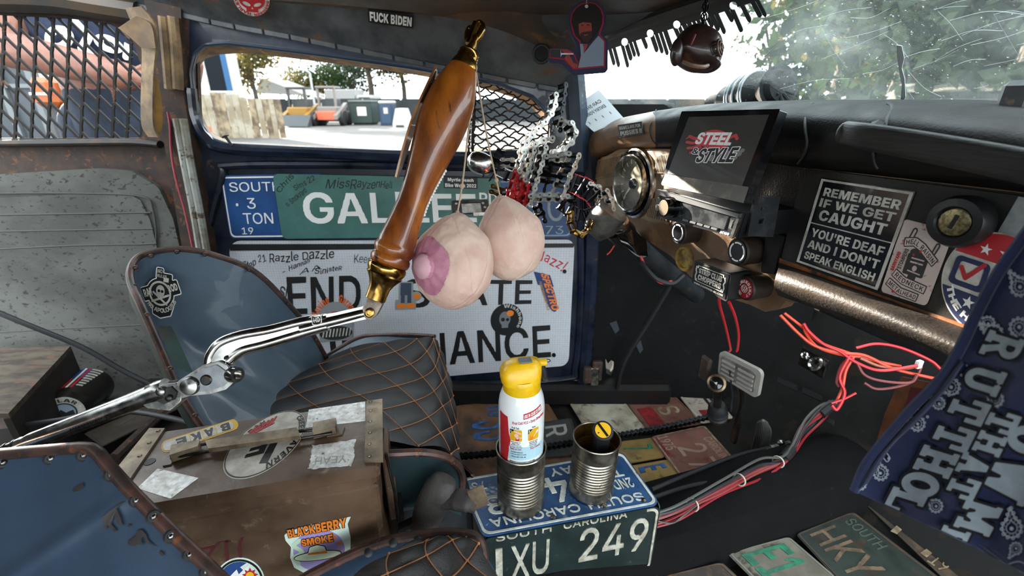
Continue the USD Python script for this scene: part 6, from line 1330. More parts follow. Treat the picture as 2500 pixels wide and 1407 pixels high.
af.add('eyelet', AFP.prism(ap_([(785 + 30 * math.cos(a), 118 + 30 * math.sin(a)) for a in np.linspace(0, 6, 12)]), .0009, .0014), offwhite)
af.add('hang_string', tube(spline([at(1432, 17, .6195), at(1432, -10, .622), at(1430, -60, .63)], 4), .0008, 5), cordm)
af.done()
orn = Thing('hanging_ornament', 'dark brown carved wooden head with spiral eye hanging from a small chain', 'ornament')
oc_ = at(1704, 122, .53); os_ = .53 / FPX
m = trimesh.creation.icosphere(4, 1.0); v = np.array(m.vertices)
x, y, z = v[:, 0], v[:, 2], v[:, 1]
X = 56 * np.sign(x) * np.abs(x) ** .85; Yv = 50 * np.sign(y) * np.abs(y) ** .8; Zv = 50 * z
X += -10 * np.exp(-((x + .8) / .35) ** 2 - ((y + .15) / .3) ** 2) ; Yv = Yv + np.where(y < -.2, -10 * x * (-y) ** 1.0, 0) - 8 * (x * .5)
X += np.where(y < -.6, 8 * (x > 0), 0)
Yv += 10 * np.exp(-((x + .2) / .35) ** 2) * (y > .3) * .6
P = oc_ + (X[:, None] * RIGHT + Yv[:, None] * UP - Zv[:, None] * -FWD * 1.0) * os_
orn.add('carved_head', trimesh.Trimesh(P, m.faces, process=False), M('dark_carved_wood', '#33201a', .32, c2='#1c1413', sc=22, coat=.35, c3='#6b3a22', sc3=18, lo3=.58, hi3=.72), smooth=True)
ey = at(1757, 117, .507); edir = unit(RIGHT * .75 - FWD * .66)
for i, r in enumerate((.0085, .0055, .0028)): orn.add('spiral_eye', tube(ey + edir * (.0012 * i) + r * (np.cos(np.arange(20) * np.pi / 10)[:, None] * unit(np.cross(edir, UP)) + np.sin(np.arange(20) * np.pi / 10)[:, None] * UP), .0014, 7, True), M('eye_brown', '#4a2a1e', .3))
orn.add('snout', ballm(at(1652, 128, .517), .012, 2, (.6, .6, 1.2)), M('dark_carved_wood', '#33201a'))
orn.add('jaw_groove', tube(spline([at(1668, 152, .506), at(1690, 160, .498), at(1715, 163, .498), at(1728, 160, .504)], 5), .0022, 6), M('pale_mouth', '#7a6350', .5))
orn.add('red_crease', tube(np.array([at(1697, 84, .498), at(1686, 110, .494)]), .0013, 5), M('crease_red', '#6b241e', .4))
lk_ = [(1714, 66), (1717, 53), (1719, 41), (1720, 29), (1722, 17), (1724, 5), (1724, -10)]
for i, (x, y) in enumerate(lk_):
    c = at(x, y, .53); a = RIGHT if i % 2 == 0 else FWD; orn.add('chain_link', tube(c + np.array([.0032 * math.cos(q) * a + .0052 * math.sin(q) * UP for q in np.linspace(0, 2 * np.pi, 13)[:-1]]), .0009, 5, True), chainblack)
orn.done()
cd = Thing('paper_card', 'white paper form reading CAR SHOW ENTRY FORM seen from behind on the dashboard', 'paper')
CP_ = plane_px([(1390, 266), (1462, 220), (1522, 288)], [1.02, 1.00, .97]); CQ = Quad(CP_, [(1462, 219), (1524, 290), (1450, 322), (1389, 268)], 10, 7)
cd.add('sheet', CQ.prism(CQ.full(), -.0008, 0), M('paper', '#c9cfd4', .7))
flip = lambda g: affinity.scale(g, 1, -1, origin=(5, 3.5))
cd.add('lettering', CQ.prism(flip(unary_union([affinity.rotate(fit(text('CAR SHOW', 500), 0, 0, 4.6, .9), 90, origin=(0, 0)), ])).buffer(0) if False else unary_union([affinity.translate(affinity.scale(affinity.rotate(fit(text(s_, 500), 0, 0, 4.4, .95), 90, origin=(0, 0)), 1, -1, origin=(0, 0)), x, 6.0) for s_, x in (('CAR SHOW', 2.9), ('ENTRY FORM', 4.6))] + [line([(6.2, 1 + k * 1.6), (6.9, 1 + k * 1.6)], .12) for k in range(4)]), 0, .0004), M('pencil_grey', '#54585c', .6)); cd.done()
kz = Thing('rolled_bandana', 'black printed cloth knot lying on the dashboard against the windscreen', 'cloth')
ax0, ax1 = atF(1738, 258, .69), atF(1905, 212, .66)
kax_ = unit(ax1 - ax0); kl_ = np.linalg.norm(ax1 - ax0); px_ = kl_ / 173
kz.add('cloth_roll', lathe([(r * px_, t * px_) for r, t in [(8, -4), (18, 4), (17, 18), (13, 30), (20, 38), (25, 52), (21, 64), (23, 72), (30, 84), (31, 100), (28, 112), (31, 120), (31, 128), (24, 138), (20, 144), (24, 154), (30, 166), (31, 170)]], ax0, kax_, 28), M('cloth_charcoal', '#15181a', .9, c2='#0d0f11', sc=60, c3='#8a9296', sc3=110, lo3=.66, hi3=.69))
for t, r in ((84, 31), (92, 32), (104, 31.5), (121, 32), (127, 32)): kz.add('printed_band', lathe([(r * px_, (t - .8) * px_), ((r + .8) * px_, (t - .8) * px_), ((r + .8) * px_, (t + .8) * px_), (r * px_, (t + .8) * px_)], ax0, kax_, 28), M('print_grey', '#8b9498', .8))
kz.add('frayed_end', cat([tube(np.array([ax0 + kax_ * 168 * px_, ax0 + kax_ * (184 + 4 * math.sin(k * 5)) * px_ + (np.cos(k * .7) * UP + np.sin(k * .7) * RIGHT * .4) * 26 * px_]), .0022, 5) for k in range(9)] + [lathe([(26 * px_, 168 * px_), (22 * px_, 180 * px_)], ax0, kax_, 20)]), M('cloth_dark', '#0f1113', .9), kind='stuff'); kz.done()
one('dark_bracket', cat([bx(atF(2490, 245, .62), CARAX, [.012, .014, .018], .005), tube(np.array([atF(2470, 272, .62), atF(2452, 278, .615), atF(2440, 290, .61)]), .006, 8)]), blackp, 'dark bracket on the dashboard at the right end of the windscreen', 'bracket')
# ================================================================ printed bandana hanging at the right
def bdep(x, y):
    x, y = np.asarray(x, float), np.asarray(y, float); q = (x - 2085) * .86 + (y - 1200) * .5
    return .318 - .00022 * (x - 2300) + .0045 * np.sin(q / 46.0) + .003 * np.sin((x * .3 - y) / 90.0)
def bpt(uv, h):
    uv = np.asarray(uv, float); d = bdep(uv[:, 0], uv[:, 1]); r = FWD + RIGHT * ((uv[:, :1] - 1250) / FPX) + UP * ((703.5 - uv[:, 1:]) / FPX)
    return CAM + r * (d - h)[:, None]
bn = Thing('bandana', 'navy paisley bandana with big grey slab lettering hanging at the right', 'bandana')
EL = spline([(x, y, 0) for x, y in [(2560, 500), (2500, 578), (2440, 662), (2393, 748), (2338, 862), (2290, 932), (2228, 995), (2150, 1085), (2110, 1140), (2085, 1200)]], 6)[:, :2]
EB = spline([(x, y, 0) for x, y in [(2760, 560), (2760, 700), (2760, 850), (2760, 1000), (2740, 1150), (2720, 1260), (2700, 1380), (2600, 1440), (2340, 1318), (2140, 1225)]], 6)[:, :2]
EL2 = np.stack([np.interp(np.linspace(0, 1, 60), np.linspace(0, 1, len(EL)), EL[:, k]) for k in (0, 1)], 1)
EB2 = np.stack([np.interp(np.linspace(0, 1, 60), np.linspace(0, 1, len(EB)), EB[:, k]) for k in (0, 1)], 1)
G2 = np.stack([EL2 * (1 - t) + EB2 * t for t in np.linspace(0, 1, 50)], 1)
G3 = bpt(G2.reshape(-1, 2), np.zeros(G2.shape[0] * G2.shape[1])).reshape(60, 50, 3)
clothm = M('navy_cotton', '#20294e', .95, c2='#1b2343', sc=30, bump=.25, bsc=1500, sheen=.3)
bb = bn.add('cloth', sheet(G3, .0012), clothm, smooth=60)
hem = bpt(EL2, np.full(60, .0018)); bn.add('rolled_hem', tube(hem, .0032, 8), clothm)
fold = [[(2352, 868), (2392, 770)], [(2345, 884), (2352, 880)], ]
fp_ = spline([(x, y, 0) for x, y in [(2345, 880), (2280, 965), (2200, 1048), (2130, 1130), (2090, 1198)]], 8)[:, :2]; fq_ = spline([(x, y, 0) for x, y in [(2352, 890), (2312, 950), (2240, 1030), (2176, 1092), (2120, 1180)]], 8)[:, :2]
FG = np.stack([fp_ * (1 - t) + fq_ * t for t in np.linspace(0, 1, 8)], 1)
fh = np.broadcast_to(.0022 + .0035 * np.sin(np.linspace(0, np.pi, 8))[None], FG.shape[:2])
bn.add('turned_corner', sheet(bpt(FG.reshape(-1, 2), fh.ravel()).reshape(FG.shape[0], 8, 3), .001), clothm)
def slab(ch):
    b = sbox; g = {
     'T': [b(.36, 0, .64, 1), b(0, .8, 1, 1), b(0, .52, .2, 1), b(.8, .52, 1, 1), b(.2, 0, .8, .17)],
     'H': [b(.1, 0, .36, 1), b(.64, 0, .9, 1), b(.3, .4, .7, .6), b(0, 0, .44, .17), b(.56, 0, 1, .17), b(0, .83, .44, 1), b(.56, .83, 1, 1)],
     'U': [b(.1, .3, .36, 1), b(.66, .3, .92, 1), Polygon([(.1, .4)] + [(.51 + .41 * math.cos(a), .34 + .34 * math.sin(a)) for a in np.linspace(np.pi, 2 * np.pi, 14)] + [(.92, .4)]).difference(Polygon([(.36, .45)] + [(.51 + .15 * math.cos(a), .34 + .14 * math.sin(a)) for a in np.linspace(np.pi, 2 * np.pi, 10)] + [(.66, .45)])), b(0, .83, .46, 1), b(.56, .83, 1, 1)],
     'L': [b(.1, 0, .38, 1), b(0, 0, 1, .18), b(.82, 0, 1, .45), b(0, .83, .5, 1)],
     'O': [ell(.5, .5, .5, .5).difference(ell(.5, .5, .17, .28))],
     'R': [b(.1, 0, .36, 1), b(0, 0, .46, .17), b(0, .83, .4, 1), ell(.5, .72, .40, .28).union(b(.2, .44, .5, 1)).difference(ell(.48, .72, .15, .12).union(b(.36, .6, .48, .84))), Polygon([(.4, .48), (.64, .5), (.98, 0), (.66, 0)]), b(.62, 0, 1, .16)],
     'A': [Polygon([(.36, 1), (.64, 1), (.94, 0), (.66, 0)]), Polygon([(.36, 1), (.62, 1), (.26, 0), (.06, 0)]), b(.22, .24, .76, .4), b(0, 0, .38, .17), b(.58, 0, 1, .17)],
     'M': [b(.06, 0, .28, 1), b(.72, 0, .94, 1), Polygon([(.06, 1), (.34, 1), (.58, .2), (.44, .2)]), Polygon([(.66, 1), (.94, 1), (.56, .2), (.42, .2)]), b(0, 0, .36, .16), b(.64, 0, 1, .16), b(0, .84, .3, 1), b(.7, .84, 1, 1)],
     'W': [Polygon([(0, 1), (.28, 1), (.42, 0), (.2, 0)]), Polygon([(.36, 1), (.6, 1), (.42, 0), (.24, 0)]), Polygon([(.4, 1), (.62, 1), (.8, 0), (.6, 0)]), Polygon([(.76, 1), (1, 1), (.8, 0), (.6, 0)]), b(-.06, .84, .36, 1), b(.68, .84, 1.06, 1)]}[ch]
    u_ = unary_union(g); return u_.buffer(-.02).buffer(.07, quad_segs=3).buffer(-.05)
bounds = Polygon(np.vstack([EL2, EB2[::-1]])).buffer(-3)
lets = []
for ch, cx, cy, hgt, wid in [('R', 2447, 847, 92, 64), ('U', 2402, 928, 92, 66), ('T', 2364, 1003, 92, 60), ('T', 2328, 1068, 92, 60), ('H', 2286, 1128, 92, 66), ('O', 2247, 1184, 92, 62), ('L', 2211, 1226, 88, 58), ('T', 2447, 1032, 76, 54), ('H', 2417, 1084, 70, 54), ('A', 2377, 1136, 72, 54), ('T', 2351, 1192, 72, 54), ('M', 2388, 1264, 92, 78), ('H', 2326, 1316, 70, 54), ('O', 2510, 1075, 100, 72), ('W', 2470, 1172, 112, 100)]:
    d_ = np.array([-.45, .89]); u_ = np.array([.955, .296]); g = affinity.translate(slab(ch), -.5, -.5)
    lets.append(affinity.affine_transform(g, [d_[0] * wid, u_[0] * hgt, d_[1] * wid, u_[1] * hgt, cx, cy]))
# cut the print into small patches so that it follows the folds
def patches(sh, s=26):
    out = []
    a, b, c, d = sh.bounds
    for x in np.arange(a, c, s):
        for y in np.arange(b, d, s): out += polys(sh.intersection(sbox(x, y, x + s, y + s)))
    return MultiPolygon(out)
def bprint(nm, sh, mat, h0, h1, kind=None, sub=None): bn.add(nm, fixn(warp(patches(sh.intersection(bounds)), lambda uv, w: bpt(uv, h0 + (h1 - h0) * w))), mat, sub=bb, kind=kind, smooth=False)
pais = []
Rb = random.Random(9)
def teardrop(x, y, r, ang):
    o = unary_union([circ(0, 0, r), Polygon([(-r * .95, .1 * r), (r * .8, r * .6), (r * .9, r * 2.0)])]).buffer(.5)
    g = [o.difference(o.buffer(-r * .14)), o.buffer(-r * .42).difference(o.buffer(-r * .5)), circ(0, -.05 * r, r * .2)]
    for a in np.linspace(0, 2 * np.pi, 16)[:-1]:
        p = o.exterior.interpolate(a / 2 / np.pi, normalized=True); g.append(circ(p.x, p.y, r * .2, 4).difference(circ(p.x, p.y, r * .1, 4))); q = o.buffer(-r * .28).exterior.interpolate(a / 2 / np.pi, normalized=True); g.append(circ(q.x, q.y, r * .06, 3))
    return affinity.translate(affinity.rotate(unary_union(g), ang, origin=(0, 0)), x, y)
for x, y, r, a in [(2425, 815, 22, 150), (2322, 945, 20, 160), (2150, 1155, 17, 190), (2488, 800, 22, 20), (2430, 975, 18, 160), (2470, 1290, 24, 200), (2285, 1236, 15, 150), (2240, 1035, 17, 140), (2100, 1182, 14, 120), (2412, 790, 16, 140), (2292, 985, 14, 150), (2480, 1340, 14, 60), (2490, 700, 22, 170)]:
    pais.append(teardrop(x, y, r, a))
for k in range(40):
    t = Rb.uniform(.02, .98); i = int(t * 59); p = EL2[i] * .93 + EB2[i] * .07 if Rb.random() < .6 else EL2[i] * .98 + EB2[i] * .02
    if p[1] > 850: pais.append(circ(p[0], p[1], Rb.uniform(2, 4), 4).difference(circ(p[0], p[1], 1.3, 4)))
for pts in ([(2128, 1120), (2145, 1150), (2142, 1170)], [(2160, 1100), (2172, 1118), (2166, 1128), (2158, 1120)], [(2180, 1085), (2186, 1070), (2176, 1072)], [(2455, 1380), (2490, 1372), (2520, 1392)]):
    pais.append(line(spline([(x, y, 0) for x, y in pts], 5)[:, :2], 2.2))
lt_all = unary_union(lets)
bprint('paisley_print', unary_union(pais).difference(lt_all.buffer(8)), M('paisley_white', '#a9b0ba', .95), .0016, .0019, 'stuff')
bprint('letter_outline', lt_all.buffer(7).difference(lt_all.buffer(-2)), M('print_black3', '#0d0f16', .9), .0017, .0020, 'stuff')
bprint('lettering', lt_all, M('cloth_grey_print', '#98a2a8', .95, c2='#8b959c', sc=80), .0019, .0023)
bn.done()

# ================================================================ number plates screwed to the floor
def fplate(px4, z, base, layers, lab, r=.5, H=6.0):
    plate_thing(zplane(z), px4, base, [(n, sh, m_) for n, sh, m_ in layers], 'licence_plate', lab, 'licence plate', 'licence plates laid over the floor', 12.0, H, r, .0015, 0.0)
P_ = lambda c, c2, c3: M('plate_' + c.strip('#'), c, .55, c2=c2, sc=14, lo=.38, hi=.62, c3=c3, sc3=22, lo3=.55, hi3=.66, rvar=.15)
rustpl = P_('#6a4a30', '#3f3026', '#2c2622'); whitepl = P_('#b4ad9c', '#8d8574', '#54453a'); maroon = P_('#5e3a33', '#6d4c3e', '#3a2a28'); tanpl = P_('#8f7442', '#6b5532', '#43362a'); darkpl = P_('#2a2c2e', '#3b3733', '#1b1b1d'); greenpl = P_('#18231e', '#1e2a22', '#33281e'); brownpl = P_('#40352a', '#2f2822', '#54412e')
bl_l, gn_l, rd_l, ol_l = M('letter_blue', '#2c5a92', .5, c2='#28456c', sc=60), M('letter_green', '#1f7a58', .5, c2='#1c5a46', sc=60), M('letter_red', '#8e2026', .5, c2='#5f201f', sc=60), M('letter_old', '#9a8a70', .5, c2='#6b5b48', sc=60)
edge2 = rnd(sbox(.1, .1, 11.9, 5.9), .5).difference(rnd(sbox(.26, .26, 11.74, 5.74), .4))
def tx(s, x0, y0, x1, y1, w=500): return fit(text(s, w), x0, y0, x1, y1)
fplate([(1330, 972), (1402, 1094), (1112, 1118), (1110, 992)], .012, rustpl, [('rim', edge2, rustpl), ('lettering', unary_union([tx('SS', 5.0, 1.0, 9.4, 4.4), tx('WJ', 1.0, 2.0, 4.0, 4.4)]), bl_l)], 'rusty plate with blue figures nearest the driver seat')
fplate([(1498, 949), (1582, 1054), (1440, 1066), (1376, 962)], .012, whitepl, [('rim', edge2, whitepl), ('lettering', tx('P', 1.5, 1.2, 4.2, 4.4), M('letter_teal', '#3f6a62', .5))], 'dirty white plate with a faded teal letter beside the rusty ones', H=6)
fplate([(1622, 942), (1716, 1036), (1578, 1058), (1504, 958)], .011, maroon, [('rim', edge2, rustpl), ('lettering', tx('HI', 1.0, 1.2, 4.6, 4.6, 700), bl_l), ('red_block', unary_union([sbox(6.0, .8, 11, 2.4), sbox(.6, .6, 2.0, 2.0)]), rd_l), ('lettering', tx('S', 6.4, 2.7, 8.6, 5.0), letold := ol_l)], 'maroon and rust plate with the blue letters HI by the clutch pedal')
fplate([(1735, 955), (1790, 1022), (1712, 1036), (1640, 946)], .013, M('plate_pale', '#a2968a', .55, c2='#7d7266', sc=14, c3='#4a3d36', sc3=30), [('rim', edge2, whitepl), ('lettering', unary_union([sbox(3, 3.2, 7, 3.7), sbox(3, 4.3, 7, 4.8)]), ink), ('red_block', sbox(8, 1, 11, 3), rd_l)], 'pale plate with a red corner sticker under the pedals')
fplate([(1720, 1040), (1806, 1136), (1664, 1172), (1588, 1068)], .014, M('plate_plum', '#6b463e', .5, c2='#7a5246', sc=12, c3='#5f1f22', sc3=9, lo3=.58, hi3=.64), [('rim', edge2, ol_l), ('lettering', unary_union([tx('2', 4.4, 1.6, 7.0, 4.4), tx('1975', .6, .5, 4.6, 1.6), tx('CAROLINA', 3.5, 4.7, 11, 5.6), tx('7', 8.6, 1.5, 11, 4.2)]), M('letter_pinkgrey', '#94796c', .5))], 'maroon South Carolina 1975 plate by the accelerator')
fplate([(1395, 1022), (1420, 1110), (1322, 1120), (1312, 1034)], .015, darkpl, [('rim', edge2, darkpl), ('lettering', tx('R', 2, 1.2, 5.8, 4.8), M('letter_grey', '#8d8d88', .5))], 'dark plate with pale letter R behind the fire spray', H=6)
fplate([(1596, 1070), (1622, 1118), (1520, 1136), (1496, 1082)], .012, tanpl, [('rim', edge2, tanpl), ('lettering', tx('7', 3.6, 1, 6.2, 5), gn_l)], 'small tan plate with a green figure 7')
fplate([(1628, 1124), (1662, 1166), (1560, 1196), (1536, 1140)], .012, tanpl, [('rim', edge2, tanpl), ('lettering', tx('E', 2.0, 1, 5.2, 5, 700), bl_l)], 'small tan plate with blue letter beside the drink box')
fplate([(1506, 1084), (1520, 1120), (1400, 1130), (1392, 1100)], .009, tanpl, [('rim', edge2, tanpl), ('lettering', sbox(3, 2, 4, 4), gn_l)], 'tan plate half hidden behind the open tin can')
fplate([(1402, 1098), (1420, 1170), (1180, 1190), (1112, 1122)], .008, rustpl, [('rim', edge2, rustpl), ('lettering', sbox(8, 1, 9, 2.2), bl_l)], 'rusty plate passing under the throttle chain')
ZR = .022
fplate([(2082, 1250), (2330, 1440), (2120, 1500), (1942, 1306)], ZR, greenpl, [('rim', edge2, brownpl), ('lettering', unary_union([tx('HKY', .9, 1.0, 8.4, 3.6)]), M('letter_tan', '#6b5842', .5, c2='#4a3c2f', sc=60)), ('lettering', tx('SOUTH', 1.0, 4.5, 6.0, 5.4), M('letter_dim', '#3f4a40', .5))], 'dark green plate reading HKY on the passenger floor')
fplate([(1926, 1312), (2110, 1470), (1960, 1540), (1774, 1352)], ZR, P_('#6f6a5e', '#555044', '#33291f'), [('rim', edge2, M('rim_grey', '#6d6c62', .5)), ('lettering', tx('E1', .9, .8, 5.2, 4.9, 600), gn_l)], 'mottled white plate with a green E on the passenger floor')
fplate([(1762, 1374), (1940, 1540), (1700, 1620), (1540, 1428)], ZR, brownpl, [('rim', edge2, rustpl), ('red_star', star(3.0, 3.4, 1.6, 7, .5), rd_l)], 'brown rusty plate with a red mark at the bottom edge of the view')
fplate([(2560, 1330), (2860, 1660), (2340, 1450), (2106, 1226)], ZR + .002, brownpl, [('lettering', unary_union([tx('I', 7.2, 3.0, 7.9, 4.6, 400), tx('I', 4.6, 3.4, 5.2, 5.2, 400)]), ol_l)], 'large brown plate under the bandana', H=6)
one('floor_lettering', cat([tq(zplane(ZR + .0045), [(2206, 1268), (2222, 1276), (2190, 1305), (2174, 1298)], sbox(0, 0, 1, 1), 0, .0015), tq(zplane(ZR + .0045), [(2296, 1318), (2312, 1326), (2262, 1362), (2246, 1352)], sbox(0, 0, 1, 1), 0, .0015), tq(zplane(ZR + .0045), [(2290, 1352), (2325, 1378), (2302, 1398), (2262, 1372)], text('19', 400), 0, .0015), tq(zplane(ZR + .0045), [(2395, 1358), (2440, 1400), (2400, 1440), (2350, 1400)], text('6', 500), 0, .0015)]), ol_l, 'raised tan figures on the brown plate under the bandana', 'plate figures')
# plates behind the driver's seat
fplate([(250, 985), (330, 905), (520, 905), (470, 985)], .02, darkpl, [('lettering', tx('WM X', 1.0, 1.6, 11, 4.8, 400), M('letter_grey', '#8d8d88', .5))], 'dark plate with grey letters beside the beer can')
fplate([(430, 965), (455, 990), (250, 1092), (205, 1060)], .03, brownpl, [('rim', edge2, brownpl), ('lettering', tx('V', 2, 1.4, 6, 4.6, 400), M('letter_dim2', '#4a453c', .5))], 'brown plate under the ratchet handle')

# ================================================================ pedals
pdl = Thing('brake_pedal', 'square steel pedal with ribbed pad hanging below the dashboard', 'pedal')
PP = plane_px([(1762, 862), (1850, 915), (1775, 935)], [1.00, .93, 1.0]); pq = [(1762, 858), (1858, 910), (1848, 968), (1756, 915)]
PQ = Quad(PP, [(1757, 856), (1860, 908), (1848, 975), (1752, 916)], 12, 7)
pdl.add('pad_frame', PQ.prism(PQ.full(1.2), -.010, 0), M('pedal_alloy', '#b0aca4', .35, .5))
pdl.add('rubber_pad', PQ.prism(rnd(sbox(1, 1, 11, 6), .8), 0, .003), M('pad_grey', '#6a6761', .5, c2='#4b4944', sc=40))
for k in range(4): 
    for a, b in ((1.5, 5.4), (6.4, 10.6)): pdl.add('pad_rib', PQ.prism(sbox(a, 1.4 + k * 1.15, b, 1.9 + k * 1.15), .003, .006), M('pedal_alloy', '#b0aca4'))
pdl.add('pedal_arm', tube(spline([at(1805, 930, .985), at(1812, 980, 1.02), at(1800, 1040, 1.06), at(1790, 1075, 1.10)], 5), .011, 10, flat=.6), darksteel)
pdl.add('pull_rod', tube(np.array([at(1782, 905, .98), at(1788, 960, 1.0), at(1784, 1005, 1.04)]), .0022, 6), blackp)
pdl.done()
cl_ = Thing('clutch_pedal', 'short clutch pedal with brass-ringed black button', 'pedal'); cc = at(1750, 936, 1.0); cn = unit(CAM - cc + RIGHT * -.25)
cl_.add('pedal_ring', lathe([(.017, -.012), (.020, -.004), (.0195, .003), (.015, .005), (.013, .003)], cc, cn, 28), M('worn_bronze', '#8a775c', .35, .8, c2='#5c4c3a', sc=50))
cl_.add('button', lathe([(.013, .001), (.013, .006), (.006, .008)], cc, cn, 24), glossk); cl_.add('button_mark', lathe([(.004, .007), (.004, .009)], cc, cn, 3), offwhite)
cl_.add('rubber_boot', lathe([(.021, 0), (.023, .010), (.020, .014), (.023, .022), (.020, .028), (.021, .038), (.016, .05)], at(1752, 1022, 1.08), unit(at(1752, 960, 1.03) - at(1752, 1022, 1.08)), 24), rubber)
cl_.add('stem', tube(np.array([at(1752, 1030, 1.09), at(1751, 945, 1.01)]), .009, 10), darksteel); cl_.add('side_pad', bx(at(1722, 900, 1.05), CARAX, [.006, .016, .03], .005), rust); cl_.done()
acp = Thing('accelerator_pedal', 'long ribbed accelerator pedal standing on the floor', 'pedal')
ga = [[at(1832, 1085, 1.10), at(1830, 1060, 1.09), at(1840, 1035, 1.085), at(1855, 1026, 1.085)], [at(1842, 1120, 1.08), at(1852, 1085, 1.06), at(1862, 1045, 1.06), at(1865, 1026, 1.075)], [at(1862, 1135, 1.07), at(1872, 1095, 1.055), at(1882, 1050, 1.06), at(1876, 1032, 1.075)]]
GA = grid([[at(1826, 1138, 1.12), at(1832, 1100, 1.11), at(1842, 1060, 1.10), at(1848, 1030, 1.10)], [at(1846, 1142, 1.10), at(1856, 1100, 1.085), at(1866, 1055, 1.08), at(1862, 1024, 1.085)], [at(1862, 1138, 1.09), at(1874, 1100, 1.085), at(1884, 1056, 1.085), at(1874, 1030, 1.09)]], 24, 12)
acp.add('pedal_plate', sheet(GA, .006), M('pedal_grey', '#5a5852', .5, c2='#3a3835', sc=30))
for j in range(1, 12): acp.add('tread_rib', tube(GA[j][1:-1] + unit(CAM - GA[5, 10]) * .001, .0014, 5), M('rib_dark', '#2b2a28', .6))
acp.done()
th = Thing('throttle_chain', 'black roller chain lying across the floor plates to the pedals', 'chain'); J = [[], []]
chain(th, [atz(1085, 1118, .03), atz(1200, 1108, .03), atz(1330, 1092, .032), atz(1500, 1066, .032), atz(1640, 1040, .034), atz(1760, 1010, .05)], unit(Z * .8 + RIGHT * .1 - FWD * .3), .012, chainblack, chainblack, pitch=.0127, ph=.012, join=J)
th.add('side_plates', cat(J[0]), chainblack, kind='stuff'); th.add('rollers', cat(J[1]), chainblack, kind='stuff'); th.done()

# ================================================================ wires and cables
def cable(name, pts, r, mat, lab, cat_='wire'): return one(name, tube(spline([at(*p) for p in pts], 8), r, 7), mat, lab, cat_, smooth=60)
cable('control_cable', [(1590, 1196, .84), (1700, 1150, .93), (1800, 1112, 1.0), (1870, 1095, 1.05), (1925, 1082, 1.08)], .0042, rubber, 'upper black control cable along the tunnel', 'cable')
cable('control_cable', [(1585, 1218, .83), (1690, 1185, .90), (1790, 1168, .95), (1880, 1138, 1.0), (1960, 1060, 1.06), (1990, 1030, 1.07)], .0042, rubber, 'lower black control cable along the tunnel', 'cable')
one('cable_end', cat([tube(np.array([at(1852, 1104, 1.04), at(1880, 1096, 1.055)]), .006, 10), tube(np.array([at(1880, 1096, 1.055), at(1925, 1082, 1.07)]), .009, 8), ballm(at(1905, 1082, 1.06), .010, 2)]), steel, 'steel adjuster at the end of the upper control cable', 'cable end')
lm = Thing('wiring_loom', 'bundle of red, dull and black wires tied along the tunnel', 'wiring loom')
mainp = [(1592, 1270, .80), (1650, 1250, .81), (1760, 1195, .86), (1850, 1148, .93), (1900, 1130, .95), (1930, 1105, .98), (1960, 1045, 1.02), (2000, 1010, 1.04), (2030, 985, 1.05)]
for i, (dx, dy, m_) in enumerate([(0, 0, pinkw), (4, -7, M('black_wire', '#26262a', .5)), (-2, 8, M('loom_red', '#861c24', .45)), (6, -14, M('grey_wire', '#4a4a46', .5)), (3, 5, pinkw), (9, 12, M('loom_red', '#861c24')), (-5, -4, M('brown_wire', '#4a3430', .5))]):
    R = random.Random(i); lm.add('wire', tube(spline([at(x + dx * (1 + .4 * R.uniform(-1, 1)), y + dy * (1 + .9 * R.uniform(-1, 1)), d + R.uniform(-.004, .004)) for x, y, d in mainp], 8), .0026, 6), m_)
lm.add('stray_wire', tube(spline([at(1600, 1272, .80), at(1640, 1278, .80), at(1665, 1262, .80), at(1700, 1235, .82)], 6), .0016, 6), M('grey_wire', '#4a4a46'))
for x, y, d in ((1690, 1233, .83), (1805, 1172, .89), (1900, 1128, .95)):
    c = at(x, y, d); tdir = unit(at(x + 10, y - 6, d + .01) - c); N1 = unit(np.cross(tdir, UP)); N2 = np.cross(tdir, N1); ringp = c + .0115 * (np.cos(np.arange(14) * np.pi / 7)[:, None] * N1 + np.sin(np.arange(14) * np.pi / 7)[:, None] * N2)
    lm.add('cable_tie', tube(ringp, .0016, 6, True), M('tie_white', '#b9b4a6', .5))
lm.add('tape_wrap', tube(np.array([at(1912, 1120, .965), at(1932, 1098, .985)]), .011, 10), rubber); lm.add('tape_wrap', tube(np.array([at(2005, 1012, 1.04), at(2040, 985, 1.05)]), .010, 10), rubber)
lm.done()
uw = Thing('dash_wiring', 'tangle of bright red and orange wires hanging under the dashboard', 'wiring')
for i, (pts, m_, r) in enumerate([
    ([(1905, 770), (1950, 815), (1990, 845), (2050, 862), (2110, 868), (2180, 900), (2260, 920), (2310, 930)], orangew, .0030), ([(1915, 765), (1960, 800), (2000, 835), (2060, 858), (2130, 880), (2200, 895)], orangew, .0028),
    ([(1962, 790), (1975, 810), (2010, 840), (2050, 858), (2090, 885), (2150, 905), (2240, 893)], redw, .0030), ([(1962, 792), (1968, 815), (2000, 850), (2060, 868), (2100, 872)], orangew, .0026),
    ([(2090, 850), (2140, 840), (2200, 850), (2270, 880), (2300, 905), (2340, 930)], redw, .0028), ([(2075, 868), (2050, 920), (2062, 960), (2044, 1000), (2030, 990)], redw, .0030), ([(2085, 870), (2065, 905), (2056, 950), (2040, 985)], orangew, .0030), ([(2080, 870), (2055, 890), (2042, 930), (2048, 945)], pinkw, .0026),
    ([(2092, 885), (2110, 915), (2150, 930), (2220, 935), (2240, 915)], pinkw, .0026), ([(2100, 875), (2150, 895), (2210, 900), (2245, 892)], M('tan_wire', '#a5614a', .5), .0028), ([(2110, 935), (2140, 950), (2190, 945), (2230, 930), (2250, 895)], pinkw, .0026), ([(2030, 985), (2060, 975), (2090, 960)], redw, .0022)]):
    uw.add('wire', tube(spline([at(x, y, .92 - .00022 * (x - 1950) + .006 * math.sin(i * 2.1)) for x, y in pts], 7), r, 7), m_)
